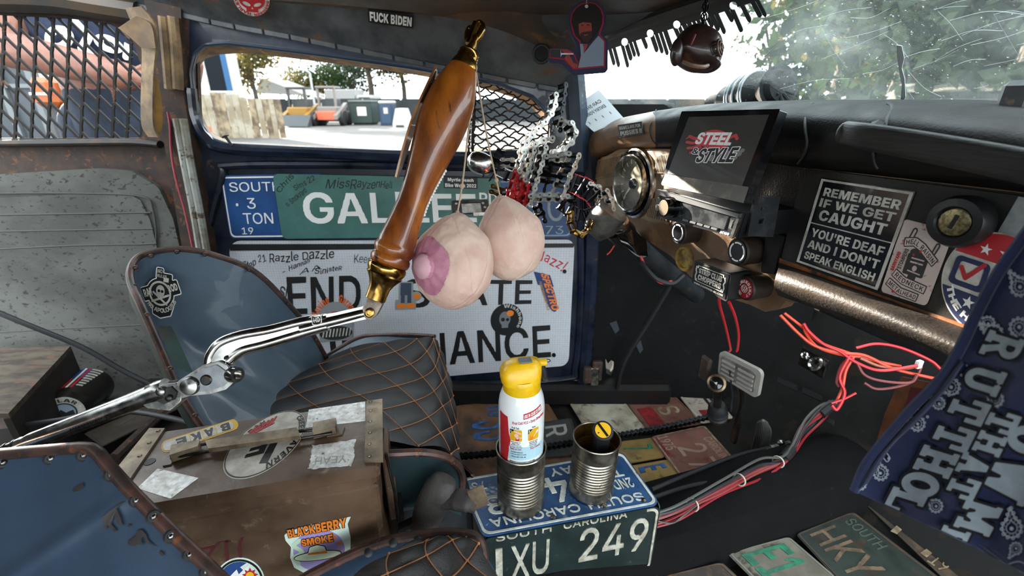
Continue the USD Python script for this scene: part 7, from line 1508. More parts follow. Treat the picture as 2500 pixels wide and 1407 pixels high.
uw.add('white_connector', bx(at(2243, 890, .855), CARAX, [.006, .004, .008], .001), white); uw.done()
for pts, lab in (([(1757, 726, .72), (1757, 745, .74), (1772, 800, .86), (1783, 850, .97), (1781, 858, .99)], 'straight thin red wire running down to the brake pedal'), ([(1780, 738, .72), (1795, 775, .80), (1803, 815, .90), (1801, 850, .97), (1798, 858, .985)], 'curved thin red wire running down to the brake pedal')):
    cable('red_wire', pts, .0026, redw, lab)
cable('pillar_wire', [(285, -10, .98), (300, 12, .98), (345, 45, .98), (372, 75, .985), (388, 130, .99), (394, 200, 1.0), (402, 240, 1.0), (414, 300, 1.01), (418, 370, 1.03), (430, 440, 1.04), (452, 520, 1.06), (472, 612, 1.07)], .0024, M('wine_wire', '#8e1f30', .4), 'wine-red wire running down the door pillar')
bs = Thing('bulb_socket', 'shiny metal sockets on the dark firewall', 'socket')
for x, y, r in ((1965, 868, .008), (1990, 888, .017)):
    c = at(x, y, 1.06); n = unit(CAM - c + LV * .8); bs.add('socket_cup', lathe([(r, -.006), (r * 1.1, .002), (r * .85, .004), (r * .6, .001)], c, n, 20), chrome)
bs.add('socket_plate', bx(at(1985, 885, 1.075), CARAX, [.003, .035, .025], .002), darksteel); bs.done()
for (x, y, d), lab, m_ in (((2185, 975, .90), 'orange-brown triangular panel on the passenger side behind the bandana', M('orange_panel', '#6a3a1a', .7, c2='#4a2a18', sc=20)),):
    pl = Plane(at(2200, 1000, .92), unit(-FV + LV * .4)); t = Thing('side_board', lab, 'panel')
    t.add('board', pl.prism(pl.poly([(2200, 920), (2300, 940), (2420, 960), (2300, 1130), (2130, 1110), (2160, 1010)]), -.006, 0), m_); t.add('red_patch', pl.prism(pl.poly([(2225, 945), (2290, 955), (2230, 1060), (2195, 1040)]), 0, .0006), M('dark_red_patch', '#4a1618', .7)); t.done()
for (x0, y0, w), lab in (((1500, 797, 12), 'upper small clear tape tag on the kick panel'), ((1560, 845, 10), 'lower small clear tape tag on the kick panel')):
    pl = Plane(A0, unit(np.cross(A1 - A0, Z))); pl.n = pl.n if pl.n @ (CAM - A0) > 0 else -pl.n
    one('tape_tag', pl.prism(pl.poly([(x0 - w, y0 - 8), (x0 + w * .4, y0 - 14), (x0 + w, y0 + 8), (x0 + w * .2, y0 + 18)]), .001, .0016), M('tape_grey', '#3b3f47', .3), lab, 'tape')

# ================================================================ hand brake grip with its worn strap
hb_ = Thing('hand_brake', 'dark grey hand brake with leather boot and tan strap between seat and drink box', 'hand brake')
bt = [[at(x, y, d) for x, y, d in r] for r in ([(1010, 1300, .60), (1020, 1262, .60), (1048, 1252, .59), (1070, 1290, .585)], [(1012, 1250, .60), (1030, 1215, .60), (1062, 1208, .59), (1085, 1240, .585)], [(1030, 1200, .60), (1052, 1168, .60), (1090, 1165, .59), (1112, 1195, .585)], [(1056, 1160, .60), (1075, 1154, .60), (1098, 1156, .59), (1108, 1172, .585)])]
sp_b = spline([at(1030, 1300, .60), at(1048, 1245, .60), at(1075, 1195, .595), (at(1088, 1160, .595))], 6)
hb_.add('leather_boot', tube(sp_b, np.interp(np.linspace(0, 1, len(sp_b)), [0, .3, .7, .95, 1], [.018, .022, .024, .016, .006]), 16, flat=.8), M('grey_suede', '#4a4642', .7, c2='#35322f', sc=30, bump=.6, bsc=300), smooth=60)
hb_.add('grip', tube(spline([at(1085, 1222, .59), at(1110, 1220, .585), at(1140, 1224, .58), at(1165, 1232, .578)], 5), [.014] * 6 + [.0155] * 6 + [.013] * 4, 14, flat=.75), M('grey_suede', '#4a4642'), smooth=60)
hb_.add('strap', bx(at(1166, 1215, .572), [unit(at(1190, 1205, .572) - at(1140, 1226, .575)), np.cross(unit(CAM - at(1166, 1215, .572)), unit(at(1190, 1205, .572) - at(1140, 1226, .575))), unit(CAM - at(1166, 1215, .572))], [.012, .013, .002], .0015), M('tan_strap', '#7d6a50', .7, c2='#5c4c3a', sc=40))
hb_.add('lever_plate', tube(np.array([at(975, 1290, .60), at(1020, 1268, .60)]), .008, 8, flat=.5), darksteel); hb_.add('lever_foot', tube(np.array([at(1040, 1290, .60), at(1050, 1330, .63)]), .016, 10), blackp); hb_.done()

# ================================================================ rear foot well: wooden box, beer can, black rods
wb = Thing('wooden_crate', 'brown weathered wooden box behind the driver seat at the left', 'crate')
ZW = .20; wq_ = [(-140, 858), (172, 845), (20, 1010), (-200, 1010)]; W4 = [atz(*p, ZW) for p in wq_]; WPn = zplane(ZW)
wb.add('top_board', WPn.prism(WPn.poly(wq_), -.012, 0), M('weathered_board', '#554a3d', .85, c2='#372d25', sc=16, c3='#5c4030', sc3=14, stretch=(1, 3, 1), bump=.4, bsc=80))
wb.add('front_board', cat([fixn(trimesh.convex.convex_hull(np.array([W4[1] - Z * .012, W4[2] - Z * .012, W4[1] - Z * .198, W4[2] - Z * .198, W4[1] - Z * .012 - FV * .012, W4[2] - Z * .012 - FV * .012, W4[1] - Z * .198 - FV * .012, W4[2] - Z * .198 - FV * .012])))]), M('dark_board', '#2b2420', .8, c2='#1c1815', sc=20)); wb.done()
bc = Thing('beer_can', 'dark beer can with flag print and white round base logo lying behind the seat', 'can')
c0 = at(157, 1008, 1.13); c1_ = at(222, 942, 1.27); ca = unit(c1_ - c0); lc = .165; rc = .053
bc.add('can_body', lathe([(rc * .78, 0), (rc * .80, .002), (rc, .010), (rc, lc - .012), (rc * .82, lc)], c0, ca, 40), M('can_dark', '#2c2b28', .3, .7, c2='#3a3833', sc=40), smooth=50)
bu = unit(np.cross(ca, np.cross(unit(CAM - c0), ca))); bsd = np.cross(ca, bu)
def canp(x0, x1, a0, a1, mat, nm, h=.0004): bc.add(nm, sheet(np.array([[c0 + ca * x + (rc + h) * (math.cos(a) * bu + math.sin(a) * bsd) for a in np.linspace(a0, a1, 14)] for x in np.linspace(x0, x1, 4)]), .0002), mat)
canp(.09, .155, -1.3, -.5, bluep, 'blue_canton')
for k in range(5): canp(.033, .155 if k > 2 else .088, -1.3 + k * .16, -1.3 + k * .16 + .10, red if k % 2 == 0 else white, 'flag_stripe')
for k in range(8): canp(.045 + k * .014, .053 + k * .014, -.5, -.25 + .03 * k, offwhite, 'flag_fray')
BP = Plane(c0 - ca * .0006, -ca); r_ = rc * .79
uvc = BP.uv(c0)
def bdisc(sh, h, mat, nm): bc.add(nm, BP.prism(affinity.translate(affinity.scale(sh, r_, r_, origin=(0, 0)), *uvc), h, h + .0004), mat)
bdisc(circ(0, 0, 1), 0, offwhite, 'base_label'); bdisc(circ(0, 0, .62), .0004, ink, 'base_print'); bdisc(circ(0, 0, .55), .0008, M('label_bluegrey', '#8fa0ae', .5), 'base_print'); bdisc(Polygon([(-.5, -.3), (-.1, .25), (.1, 0), (.45, .1), (.5, -.35), (.1, -.5)]), .0012, ink, 'base_print'); bdisc(unary_union([arc_text('POLAR', .70, .2, 150, 30, 800)]), .0008, ink, 'lettering'); bc.done()
cable('black_rod', [(-60, 740, 1.02), (60, 790, 1.04), (200, 848, 1.07), (300, 905, 1.09), (380, 945, 1.10)], .006, rubber, 'long black rod slanting behind the driver seat', 'rod')
cable('black_hose', [(60, 1038, 1.0), (150, 1025, 1.0), (240, 1008, 1.0), (330, 1006, .98), (420, 1022, .94), (480, 1040, .92)], .006, rubber, 'black hose curving across the rear floor', 'hose')
one('rear_rail', tube(np.array([atz(280, 1118, .03), atz(420, 985, .03)]), .012, 8), rust, 'rusty rail along the rear floor beside the seat', 'rail')
sb_ = Thing('seat_belt', 'folded tan seat belt loop hanging on the door pillar', 'seat belt')
def band(rows, nm, mat, th=.004): sb_.add(nm, sheet(grid(rows, 30, 6), th), mat)
band([[atY(x, y, 1.03) for x, y in [(306, 20), (322, 60), (344, 110), (345, 180), (343, 260), (346, 310), (362, 335)]], [atY(x, y, 1.015) for x, y in [(344, 15), (378, 60), (380, 115), (374, 180), (372, 260), (374, 310), (385, 335)]]], 'belt_web', tan)
band([[atY(x, y, 1.025) for x, y in [(374, 180), (373, 260), (376, 312), (388, 334)]], [atY(x, y, 1.04) for x, y in [(384, 190), (394, 240), (397, 300), (388, 334)]]], 'belt_return', M('ochre_web', '#a0742f', .7, c2='#8a6a3a', sc=60))
band([[atY(x, y, 1.01) for x, y in [(288, 68), (318, 92), (346, 118)]], [atY(x, y, 1.005) for x, y in [(330, 40), (368, 60), (380, 118)]]], 'belt_pad', M('leather_tan', '#7a5c3a', .6, c2='#5a4630', sc=20)); sb_.done()

# ================================================================ stickers on the roof rail
def rail_plane(px3, ys): 
    a, b, c = (atY(*p, y) for p, y in zip(px3, ys)); n = np.cross(b - a, c - a); n = n if n @ (CAM - a) > 0 else -n; return Plane(a + unit(n) * .004, n)
RPl = rail_plane([(900, 20), (1008, 36), (905, 62)], [1.035, 1.035, 1.06])
k = Thing('sticker', 'black sticker with white capitals on the rail above the door window', 'sticker'); KQ = Quad(RPl, [(899, 18), (1011, 34), (1009, 66), (901, 51)], 10, 3)
k.add('sheet', KQ.prism(KQ.full(), 0.004, .0046), ink); k.add('lettering', KQ.prism(fit(affinity.scale(text('FUCK BIDEN', 900), .6, 1), .35, .4, 9.65, 2.6), .0046, .0052), white); k.done()
RP2 = rail_plane([(570, 0), (660, 4), (600, 40)], [1.032, 1.032, 1.06]); K2 = Quad(RP2, [(566, -56), (658, -46), (662, 40), (574, 32)], 10, 10)
k = Thing('sticker', 'round white and red skull sticker at the top of the roof rail', 'sticker'); k.add('sheet', K2.prism(circ(5, 5, 4.9, 16), .004, .0046), offwhite); k.add('skull_print', K2.prism(unary_union([ell(5, 5.2, 3.6, 3.2), sbox(3.4, 1.4, 6.6, 3)]).difference(unary_union([ell(3.5, 3.6, 1.2, .55, -22), ell(6.5, 3.6, 1.2, .55, 22), Polygon([(4.6, 2.2), (5.4, 2.2), (5, 3)])])), .0046, .0052), red)
k.add('lettering', K2.prism(affinity.translate(unary_union([arc_text('HARLEY', 3.9, .8, 265, 180, 700), arc_text('DAVIDSON', 4.1, .7, 360, 275, 700)]), 5, 5), .0046, .0053), red); k.done()
# ================================================================ rest of the car round the camera: rear bulkhead and passenger-side quarter
wr = M('dark_interior', '#26272a', .7, c2='#1a1b1d', sc=8, c3='#3f3026', sc3=14)
struct('wall_rear', bx(car(-1.02, .2, .48), CARAX, [.015, .85, .50], .005), wr)
pq_ = Plane(car(0, -.72, 0), LV, FV); pqp = Polygon([(-1.02, -.02), (1.05, -.02), (1.05, .62), (-.30, .62), (-.34, .96), (-1.02, .96)]).difference(rnd(sbox(-.92, .62, -.46, .84), .05))
ww = Thing('wall_right', kind='structure'); ww.add('quarter_panel', pq_.prism(affinity.translate(pqp, 0, 0), -.02, .0), wr); ww.done()

# ================================================================ the yard outside
GZ = -.29
def out(px, py, y): return atY(px, py, y)
def px2x(px, y, py=255): return atY(px, py, y)[0]
def zat(py, y): return atY(1250, py, y)[2]
def obox(x0, x1, z0, z1, y0, y1, bev=.0): return bx([(x0 + x1) / 2, (y0 + y1) / 2, (z0 + z1) / 2], AX, [(x1 - x0) / 2, (y1 - y0) / 2, (z1 - z0) / 2], bev)
whitew = M('white_boards', '#b5b3ad', .8, c2='#a5a29a', sc=.9)
darkf = M('dark_fence', '#161b1e', .8, c2='#20262a', sc=.5)
woodf = M('pale_picket', '#918877', .85, c2='#766a55', sc=2.5, c3='#594c3a', sc3=4, lo3=.6, hi3=.7)
# white building with a dark blue-framed window
B = Thing('white_building', 'white building with a dark blue-framed window beyond the picket fence', 'building'); y0 = 17.5
xl, xr = px2x(395, y0), px2x(601, y0 + 1.2); zt_ = zat(60, y0)
B.add('wall', obox(xl - 4, xr, GZ, zt_, y0, y0 + 1.2), whitew)
for k in range(14): B.add('siding_board', obox(xl - 4, xr + .01, GZ + 1.6 + k * .25, GZ + 1.6 + k * .25 + .235, y0 - .02, y0), whitew)
wx0, wx1, wz0, wz1 = px2x(524, y0), px2x(574, y0), zat(222, y0), zat(132, y0)
wnd = B.add('window', obox(wx0, wx1, wz0, wz1, y0 - .06, y0 - .01), M('window_dark', '#12181c', .85, spec=.15))
B.add('window_frame', obox(wx1 - .12, wx1 + .04, wz0, wz1, y0 - .10, y0 - .02), M('frame_blue', '#164a72', .7), sub=wnd); B.add('window_sill', obox(wx0 - .04, wx1 + .04, wz0 - .06, wz0, y0 - .1, y0 - .02), whitew, sub=wnd)
B.add('roof', trimesh.convex.convex_hull(np.array([[xl - 4.3, y0 - .3, zt_], [xr + .3, y0 - .3, zt_], [xl - 4.3, y0 + 1.4, zt_], [xr + .3, y0 + 1.4, zt_], [(xl + xr) / 2 - 2, y0 - .3, zt_ + 1.6], [(xl + xr) / 2 - 2, y0 + 1.4, zt_ + 1.6]])), M('grey_roof', '#8a8d90', .8)); B.done()
pf = Thing('picket_fence', 'weathered whitish board fence in front of the white building', 'fence'); R = random.Random(4); yf = 16.2; x = px2x(455, yf); xe = px2x(674, yf)
while x < xe:
    w = R.uniform(.17, .24); pf.add('board', obox(x, x + w, GZ + .02, zat(228 if x < xe - 1.3 else 241, yf) + R.uniform(-.05, .05), yf, yf + .03, .005), woodf if R.random() < .7 else M('pale_picket_dark', '#4f4230', .85, c2='#8a7a62', sc=3)); x += w + R.uniform(.01, .03)
pf.add('rail', obox(px2x(455, yf), xe, GZ + .3, GZ + .4, yf + .03, yf + .07), woodf); pf.add('rail', obox(px2x(455, yf), xe, GZ + .9, GZ + 1.0, yf + .03, yf + .07), woodf); pf.done()
df = Thing('privacy_fence', 'long dark screened fence across the far side of the yard', 'fence'); yd = 31.0; x = px2x(610, yd)
for k in range(16): df.add('fence_panel', obox(x, x + 2.3, GZ + .05, zat(241, yd), yd, yd + .04), darkf); df.add('fence_post', obox(x + 2.3, x + 2.4, GZ, zat(244, yd), yd - .02, yd + .06), darkf); x += 2.4
df.done()
def wheel(t, c, r, w, sub=None): t.add('wheel', lathe([(r * .5, -w / 2), (r, -w / 2 + .02), (r, w / 2 - .02), (r * .5, w / 2)], c, RIGHT, 20), rubber)
def skid(px, y, s, col, lab, bucket):
    t = Thing('skid_steer', lab, 'loader', 'small loaders parked along the dark fence'); x = px2x(px, y)
    m_ = col; t.add('loader_body', obox(x - .55 * s, x + .55 * s, GZ + .35 * s, GZ + 1.0 * s, y, y + 1.6 * s, .06), m_)
    for sx in (-1, 1):
        t.add('cab_post', obox(x + sx * .45 * s - .05, x + sx * .45 * s + .05, GZ + .9 * s, GZ + 1.95 * s, y + .2, y + .35), m_ if not bucket else blackp)
        t.add('lift_arm', trimesh.convex.convex_hull(np.array([[x + sx * (.62 + a) * s, yy, GZ + z] for a in (-.1, .1) for yy, z in ((y + 1.3, 1.2 * s), (y + 1.3, 1.0 * s), (y - .5, .55 * s), (y - .5, .35 * s))])), m_)
        for yy in (.3, 1.2): wheel(t, [x + sx * .72 * s, y + yy * s, GZ + .38 * s], .38 * s, .28 * s)
    t.add('cab_roof', obox(x - .5 * s, x + .5 * s, GZ + 1.92 * s, GZ + 2.02 * s, y + .1, y + 1.2, .02), m_ if not bucket else blackp); t.add('cab_interior', obox(x - .42 * s, x + .42 * s, GZ + .9 * s, GZ + 1.4 * s, y + .5, y + 1.2, .03), M('cab_dark', '#2c3438', .6))
    if bucket: t.add('bucket', trimesh.convex.convex_hull(np.array([[x + sx * .95 * s, yy, GZ + z] for sx in (-1, 1) for yy, z in ((y - .5, .05), (y - 1.1, .05), (y - .5, .6 * s), (y - 1.0, .15))])), M('bucket_dark', '#2b3033', .6))
    else: t.add('front_plate', obox(x - .5 * s, x + .5 * s, GZ + .3, GZ + .75 * s, y - .2, y, .03), M('loader_red', '#c4553a', .5))
    t.done()
skid(722, 25.5, .95, M('loader_yellow', '#7c5a16', .5), 'yellow loader with a dark bucket by the dark fence', True)
skid(795, 26.0, .98, M('loader_white', '#6b6560', .5), 'white and red loader without a bucket by the dark fence', False)
dm = Thing('dumpster', 'dark green dumpster with a pale emblem by the dark fence', 'dumpster'); yy = 27; xa, xb = px2x(852, yy), px2x(906, yy)
dm.add('bin_body', obox(xa, xb, GZ + .1, GZ + 1.2, yy, yy + 1.4, .03), M('bin_green', '#142a27', .6)); dm.add('lid', obox(xa - .03, xb + .03, GZ + 1.2, GZ + 1.3, yy - .05, yy + 1.4, .02), M('bin_lid', '#5c6260', .6)); dm.add('emblem', obox((xa + xb) / 2 - .2, (xa + xb) / 2 + .3, GZ + .5, GZ + .95, yy - .012, yy), M('emblem_pale', '#d2c4c0', .6)); dm.add('base', obox(xa + .1, xb - .1, GZ, GZ + .1, yy + .1, yy + 1.3), rubber); dm.done()
pt = Thing('portable_toilet', 'blue portable toilet cabin by the dark fence', 'portable toilet'); yy = 26.5; xa, xb = px2x(924, yy), px2x(957, yy); zt2 = zat(246, yy)
pt.add('cabin', obox(xa, xb, GZ, zt2 - .15, yy, yy + .9, .02), M('toilet_blue', '#102a44', .5)); pt.add('roof', obox(xa - .02, xb + .02, zt2 - .15, zt2, yy - .02, yy + .92, .06), whitew); pt.add('door', obox(xa + .1, xb - .1, GZ + .1, zt2 - .25, yy - .03, yy, .01), M('toilet_blue2', '#16344f', .5)); pt.add('door_sign', obox(xa + .25, xb - .25, zt2 - .65, zt2 - .35, yy - .05, yy - .03), whitew); pt.done()
br = Thing('barrier', 'white plastic barrier beside the blue toilet cabin', 'barrier'); yy = 24; xc = px2x(972, yy)
br.add('barrier_body', trimesh.convex.convex_hull(np.array([[xc + sx * a, yy + q, GZ + z] for sx in (-1, 1) for q in (0, 1.5) for a, z in ((.36, 0), (.36, .2), (.16, .7), (.16, .9))])), whitew); br.add('fork_slot', obox(xc - .2, xc + .2, GZ + .03, GZ + .12, yy - .01, yy + .02), rubber); br.done()
tk = Thing('box_truck', 'white box truck behind the dark fence', 'truck'); yy = 36; xa, xb = px2x(796, yy), px2x(868, yy)
tk.add('cargo_box', obox(xa, xb, GZ + .8, zat(218, yy), yy, yy + 2.4, .05), M('truck_white', '#858583', .5)); tk.add('cab', obox(xb, xb + 1.4, GZ + .5, zat(232, yy), yy, yy + 2.2, .15), M('truck_white', '#858583')); tk.add('cab_window', obox(xb + .3, xb + 1.1, zat(240, yy), zat(234, yy) - .1, yy - .02, yy), M('window_dark', '#20292f'))
for q in (.8, xb - xa - .5): wheel(tk, [xa + q, yy + .3, GZ + .45], .45, .3)
tk.done()
tn = Thing('marquee', 'white tent roof behind the dark fence', 'tent'); yy = 33; 
tn.add('canopy', trimesh.convex.convex_hull(np.array([[px2x(628, yy), yy, zat(228, yy)], [px2x(750, yy), yy, zat(232, yy)], [px2x(650, yy), yy, zat(190, yy)], [px2x(628, yy), yy + 4, zat(228, yy)], [px2x(750, yy), yy + 4, zat(232, yy)], [px2x(650, yy), yy + 4, zat(190, yy)]])), M('tent_white', '#82827f', .8))
for q in (635, 742): tn.add('tent_pole', tube(np.array([[px2x(q, yy), yy + .2, GZ], [px2x(q, yy), yy + .2, zat(230, yy)]]), .05, 8), whitew)
tn.done()
lp_ = Thing('lamp_post', 'tall grey lamp post behind the loaders', 'lamp post'); yy = 30.5; xq = px2x(768, yy); lp_.add('post', tube(np.array([[xq, yy, GZ], [xq, yy, zat(178, yy)]]), .07, 8), M('post_grey', '#9a9d9d', .6)); lp_.add('lamp_arm', tube(spline([[xq, yy, zat(178, yy)], [xq - .25, yy, zat(172, yy)], [xq - .5, yy, zat(171, yy)]], 5), .05, 6), M('post_grey', '#9a9d9d')); lp_.done()
cn_ = Thing('traffic_cone', 'small orange cone at the foot of the picket fence', 'cone'); yy = 13; xq = px2x(497, yy); cn_.add('cone', lathe([(.14, 0), (.12, .04), (.03, .5), (.02, .52)], [xq, yy, GZ + .02], Z, 16), M('cone_orange', '#d8562a', .6)); cn_.add('base', obox(xq - .18, xq + .18, GZ, GZ + .03, yy - .18, yy + .18), M('cone_orange', '#d8562a')); cn_.add('white_band', lathe([(.096, .15), (.075, .26)], [xq, yy, GZ + .02], Z, 16), white); cn_.done()
# trees
def leafmat(nm, a, b, c):
    return usdkit.material(stage, '/World/Looks/' + nm, {'g': ('geometry', {}), 'w': ('white_noise_texture', dict(dimensions='1D')), 'r': ('rgb_ramp', {'ramp': [(0, lin(a)), (.5, lin(b)), (1, lin(c))]}), 'd': ('diffuse_bsdf', {}), 't': ('translucent_bsdf', {}), 'm': ('mix_closure', dict(fac=.4))},
        [('g.random_per_island', 'r.fac'), ('r.color', 'd.color'), ('r.color', 't.color'), ('d.BSDF', 'm.closure1'), ('t.BSDF', 'm.closure2')], surface='m.closure')
lf_a, lf_b, lf_c = leafmat('leaf_green', '#2c3a22', '#4a6230', '#6e7c42'), leafmat('leaf_dark', '#252e26', '#3a4234', '#5a5640'), leafmat('leaf_autumn', '#57502f', '#857038', '#66703a')
bark = M('bark', '#4a4036', .9, c2='#332c26', sc=6)
def tree(base, h, r, n, mat, lab, ls=.3, seed=1, trunk=.18, low=.35, name='tree'):
    R = np.random.default_rng(seed); base = np.asarray(base, float); t = Thing(name, lab, 'tree', 'trees round the yard')
    cl = R.normal(size=(max(6, n // 60), 3)); cl /= np.linalg.norm(cl, axis=1, keepdims=True); cl *= R.uniform(.35, 1, (len(cl), 1)); cl = cl * [r, r, h * (1 - low) / 2] + [0, 0, h * (low + (1 - low) / 2)]
    c = cl[R.integers(0, len(cl), n)] + R.normal(size=(n, 3)) * r * .17
    a = R.normal(size=(n, 3)); a /= np.linalg.norm(a, axis=1, keepdims=True); b = np.cross(a, R.normal(size=(n, 3))); b /= np.linalg.norm(b, axis=1, keepdims=True); s = R.uniform(.5, 1.1, (n, 1)) * ls
    V = np.stack([c - a * s * .5, c + b * s * .28, c + a * s * .5, c - b * s * .28], 1).reshape(-1, 3) + base; q = np.arange(n)[:, None] * 4
    F = np.vstack([q + [0, 1, 2], q + [0, 2, 3]])
    tp_ = spline([base, base + [r * .05, 0, h * .3], base + [-r * .06, 0, h * .6], base + [0, 0, h * .9]], 5)
    t.add('trunk', tube(tp_, np.linspace(trunk, trunk * .25, len(tp_)), 8), bark)
    for k in range(7):
        e = base + cl[k % len(cl)]; s0 = tp_[int(len(tp_) * .45)]; t.add('branch', tube(spline([s0, (s0 + e) / 2 + [0, 0, .1 * h * .3], e], 4), np.linspace(trunk * .45, trunk * .1, 9), 6), bark)
    t.add('foliage', trimesh.Trimesh(V, F, process=False), mat, smooth=False, kind='stuff'); t.done()
def gx(px, y): return [px2x(px, y), y, GZ]
tree(gx(905, 40), 8.5, 3.4, 4500, lf_b, 'large mossy dark tree behind the portable toilet', .42, 2, .3)
tree(gx(985, 42), 8.0, 3.0, 3500, lf_c, 'olive tree to the rear of the white barrier', .34, 3, .25)
tree(gx(625, 30), 5.5, 1.9, 2600, lf_c, 'autumn-coloured tree beside the white building', .3, 4)
tree(gx(800, 48), 4.6, 2.8, 3000, lf_a, 'round green bush-like tree behind the white truck', .34, 5)
tree(gx(862, 50), 6.0, 2.8, 3000, lf_b, 'pale tree behind the end of the white truck', .34, 6)
tree(gx(745, 46), 4.4, 2.4, 1600, lf_c, 'thin brownish tree over the yellow loader', .32, 7)
tree(gx(1120, 40), 8.5, 3.2, 3000, lf_a, 'green tree seen past the tap handle', .34, 8, .25)
tree(gx(1290, 44), 9.0, 3.4, 3000, lf_b, 'dark tree seen through the vent mesh', .34, 9, .25)
def gF(px, F): p = atF(px, 200, F); return [p[0], p[1], GZ]
tree(gF(2480, 7.5), 8.5, 3.2, 7000, lf_b, 'dark shady oak at the right edge of the windscreen', .34, 11, .2, .05)
tree(gF(2190, 10.5), 9.5, 3.2, 7000, lf_a, 'big green oak in the middle of the windscreen', .36, 12, .22, .06)
tree(gF(2040, 13), 9.5, 2.4, 4500, lf_c, 'yellowing oak in the windscreen beside the bright gap', .38, 13, .2, .2)
tree(gF(2330, 15), 11, 4.2, 6500, lf_b, 'tall oak behind the others in the windscreen', .46, 14, .25, .03)
tree(gF(1870, 24), 8.5, 2.4, 900, lf_c, 'sparse bare tree in the bright part of the windscreen', .30, 15, .16, .3)
tree(gF(2110, 26), 11, 5, 6000, lf_b, 'wide far tree closing the view through the windscreen', .7, 16, .25, .02)
tree(gF(2400, 26), 11, 6, 6000, lf_c, 'wide olive far tree behind the right half of the windscreen', .7, 18, .25, .02)
tree(gF(2700, 9), 9, 3.4, 4500, lf_b, 'dark oak just out past the right end of the windscreen', .36, 17, .25, .05)
vn = Thing('parked_van', 'pale beige parked van seen low through the windscreen', 'van'); p0 = atF(2400, 250, 8.0); ang = np.array([unit(LV - FV * .2), unit(FV + LV * .2), Z])
vn.add('van_body', bx([p0[0], p0[1], GZ + .85], ang, [.95, .8, .50], .2), M('van_beige', '#6e695f', .4)); vn.add('van_hood', bx(np.array([p0[0], p0[1], GZ + .65]) + ang[0] * 1.2, ang, [.45, .75, .28], .15), M('van_beige', '#6e695f')); vn.add('van_window', bx(np.array([p0[0], p0[1], GZ + 1.1]) - ang[1] * .8, ang, [.6, .02, .14], .01), M('window_dark', '#20292f'))
for q in (-.6, 1.0): vn.add('wheel', lathe([(.18, -.12), (.33, -.1), (.33, .1), (.18, .12)], np.array([p0[0], p0[1], GZ + .33]) + ang[0] * q - ang[1] * .75, ang[1], 18), rubber)
vn.done()
# left, past the mesh: grey trailer wall and an orange machine
tl = Thing('trailer', 'grey panelled trailer wall seen past the mesh window', 'trailer'); yy = 6.0
for k in range(7): tl.add('wall_panel', obox(px2x(-420 + k * 75, yy), px2x(-420 + (k + 1) * 75, yy) - .04, GZ + .5, zat(85, yy), yy, yy + .05, .01), M('trailer_grey', '#3a4045', .6, c2='#333a3f', sc=3))
for k in range(8): tl.add('upright', obox(px2x(-420 + k * 75, yy) - .05, px2x(-420 + k * 75, yy) + .02, GZ + .5, zat(80, yy), yy - .04, yy + .06), M('trailer_white', '#5e6466', .5))
tl.add('side_rail', obox(px2x(-420, yy), px2x(105, yy), zat(215, yy), zat(205, yy), yy - .03, yy), M('trailer_white', '#5e6466')); tl.add('chassis', obox(px2x(-420, yy), px2x(105, yy), GZ + .35, GZ + .5, yy, yy + 2), blackp); wheel(tl, [px2x(-60, yy), yy + .2, GZ + .35], .35, .25); tl.done()
om = Thing('orange_machine', 'orange tractor-like machine between the trailer and the person', 'machine'); yy = 5.0; xa, xb = px2x(78, yy), px2x(138, yy)
om.add('hood', obox(xa, xb, zat(262, yy), zat(188, yy), yy, yy + 1.4, .05), M('machine_orange', '#94460e', .45)); om.add('panel_stripe', obox(xa + .02, xb - .02, zat(232, yy), zat(226, yy), yy - .01, yy), white); om.add('undercarriage', obox(xa + .05, xb - .05, GZ + .3, zat(262, yy), yy + .1, yy + 1.3), blackp)
for q in (.25, 1.15): wheel(om, [(xa + xb) / 2, yy + q, GZ + .33], .33, .5)
om.add('post', obox(xb + .02, xb + .18, GZ, zat(180, yy), yy + .1, yy + .26), M('post_pale', '#b9c0c2', .6)); om.done()

# ================================================================ the person standing outside the mesh window
import manifold3d as m3
def bone(a, b, ra, rb, fl=1.0):
    S = lambda c, r: m3.Manifold.sphere(r, 20).translate([float(q) for q in c])
    return m3.Manifold.batch_hull([S(a, ra), S(b, rb)])
def blob(bs, ln=.02, it=8):
    u = m3.Manifold.batch_boolean(bs, m3.OpType.Add).refine_to_length(ln); mm_ = u.to_mesh(); t = trimesh.Trimesh(mm_.vert_properties[:, :3], mm_.tri_verts); trimesh.smoothing.filter_taubin(t, iterations=it); return t
px0, py0 = -1.59, 1.98
def pp(x, y, z): return np.array([px0 + x * 1.05, py0 + y, GZ + z * 1.08])
hipL, hipR = pp(.10, 0, .93), pp(-.10, 0, .93); kneeL, kneeR = pp(.13, -.02, .50), pp(-.14, -.02, .50); ankL, ankR = pp(.14, .02, .09), pp(-.16, .02, .09)
shL, shR = pp(.20, 0, 1.44), pp(-.20, 0, 1.44); elR = np.array([-1.72, 1.74, .975]); wrR = np.array([-1.30, 1.70, .885]); haR = np.array([-1.21, 1.70, .87])
elL = pp(.25, .10, 1.15); wrL = pp(.14, .20, 1.0); haL = pp(.06, .22, .97); neck = pp(0, .0, 1.50); head = pp(0, -.03, 1.66)
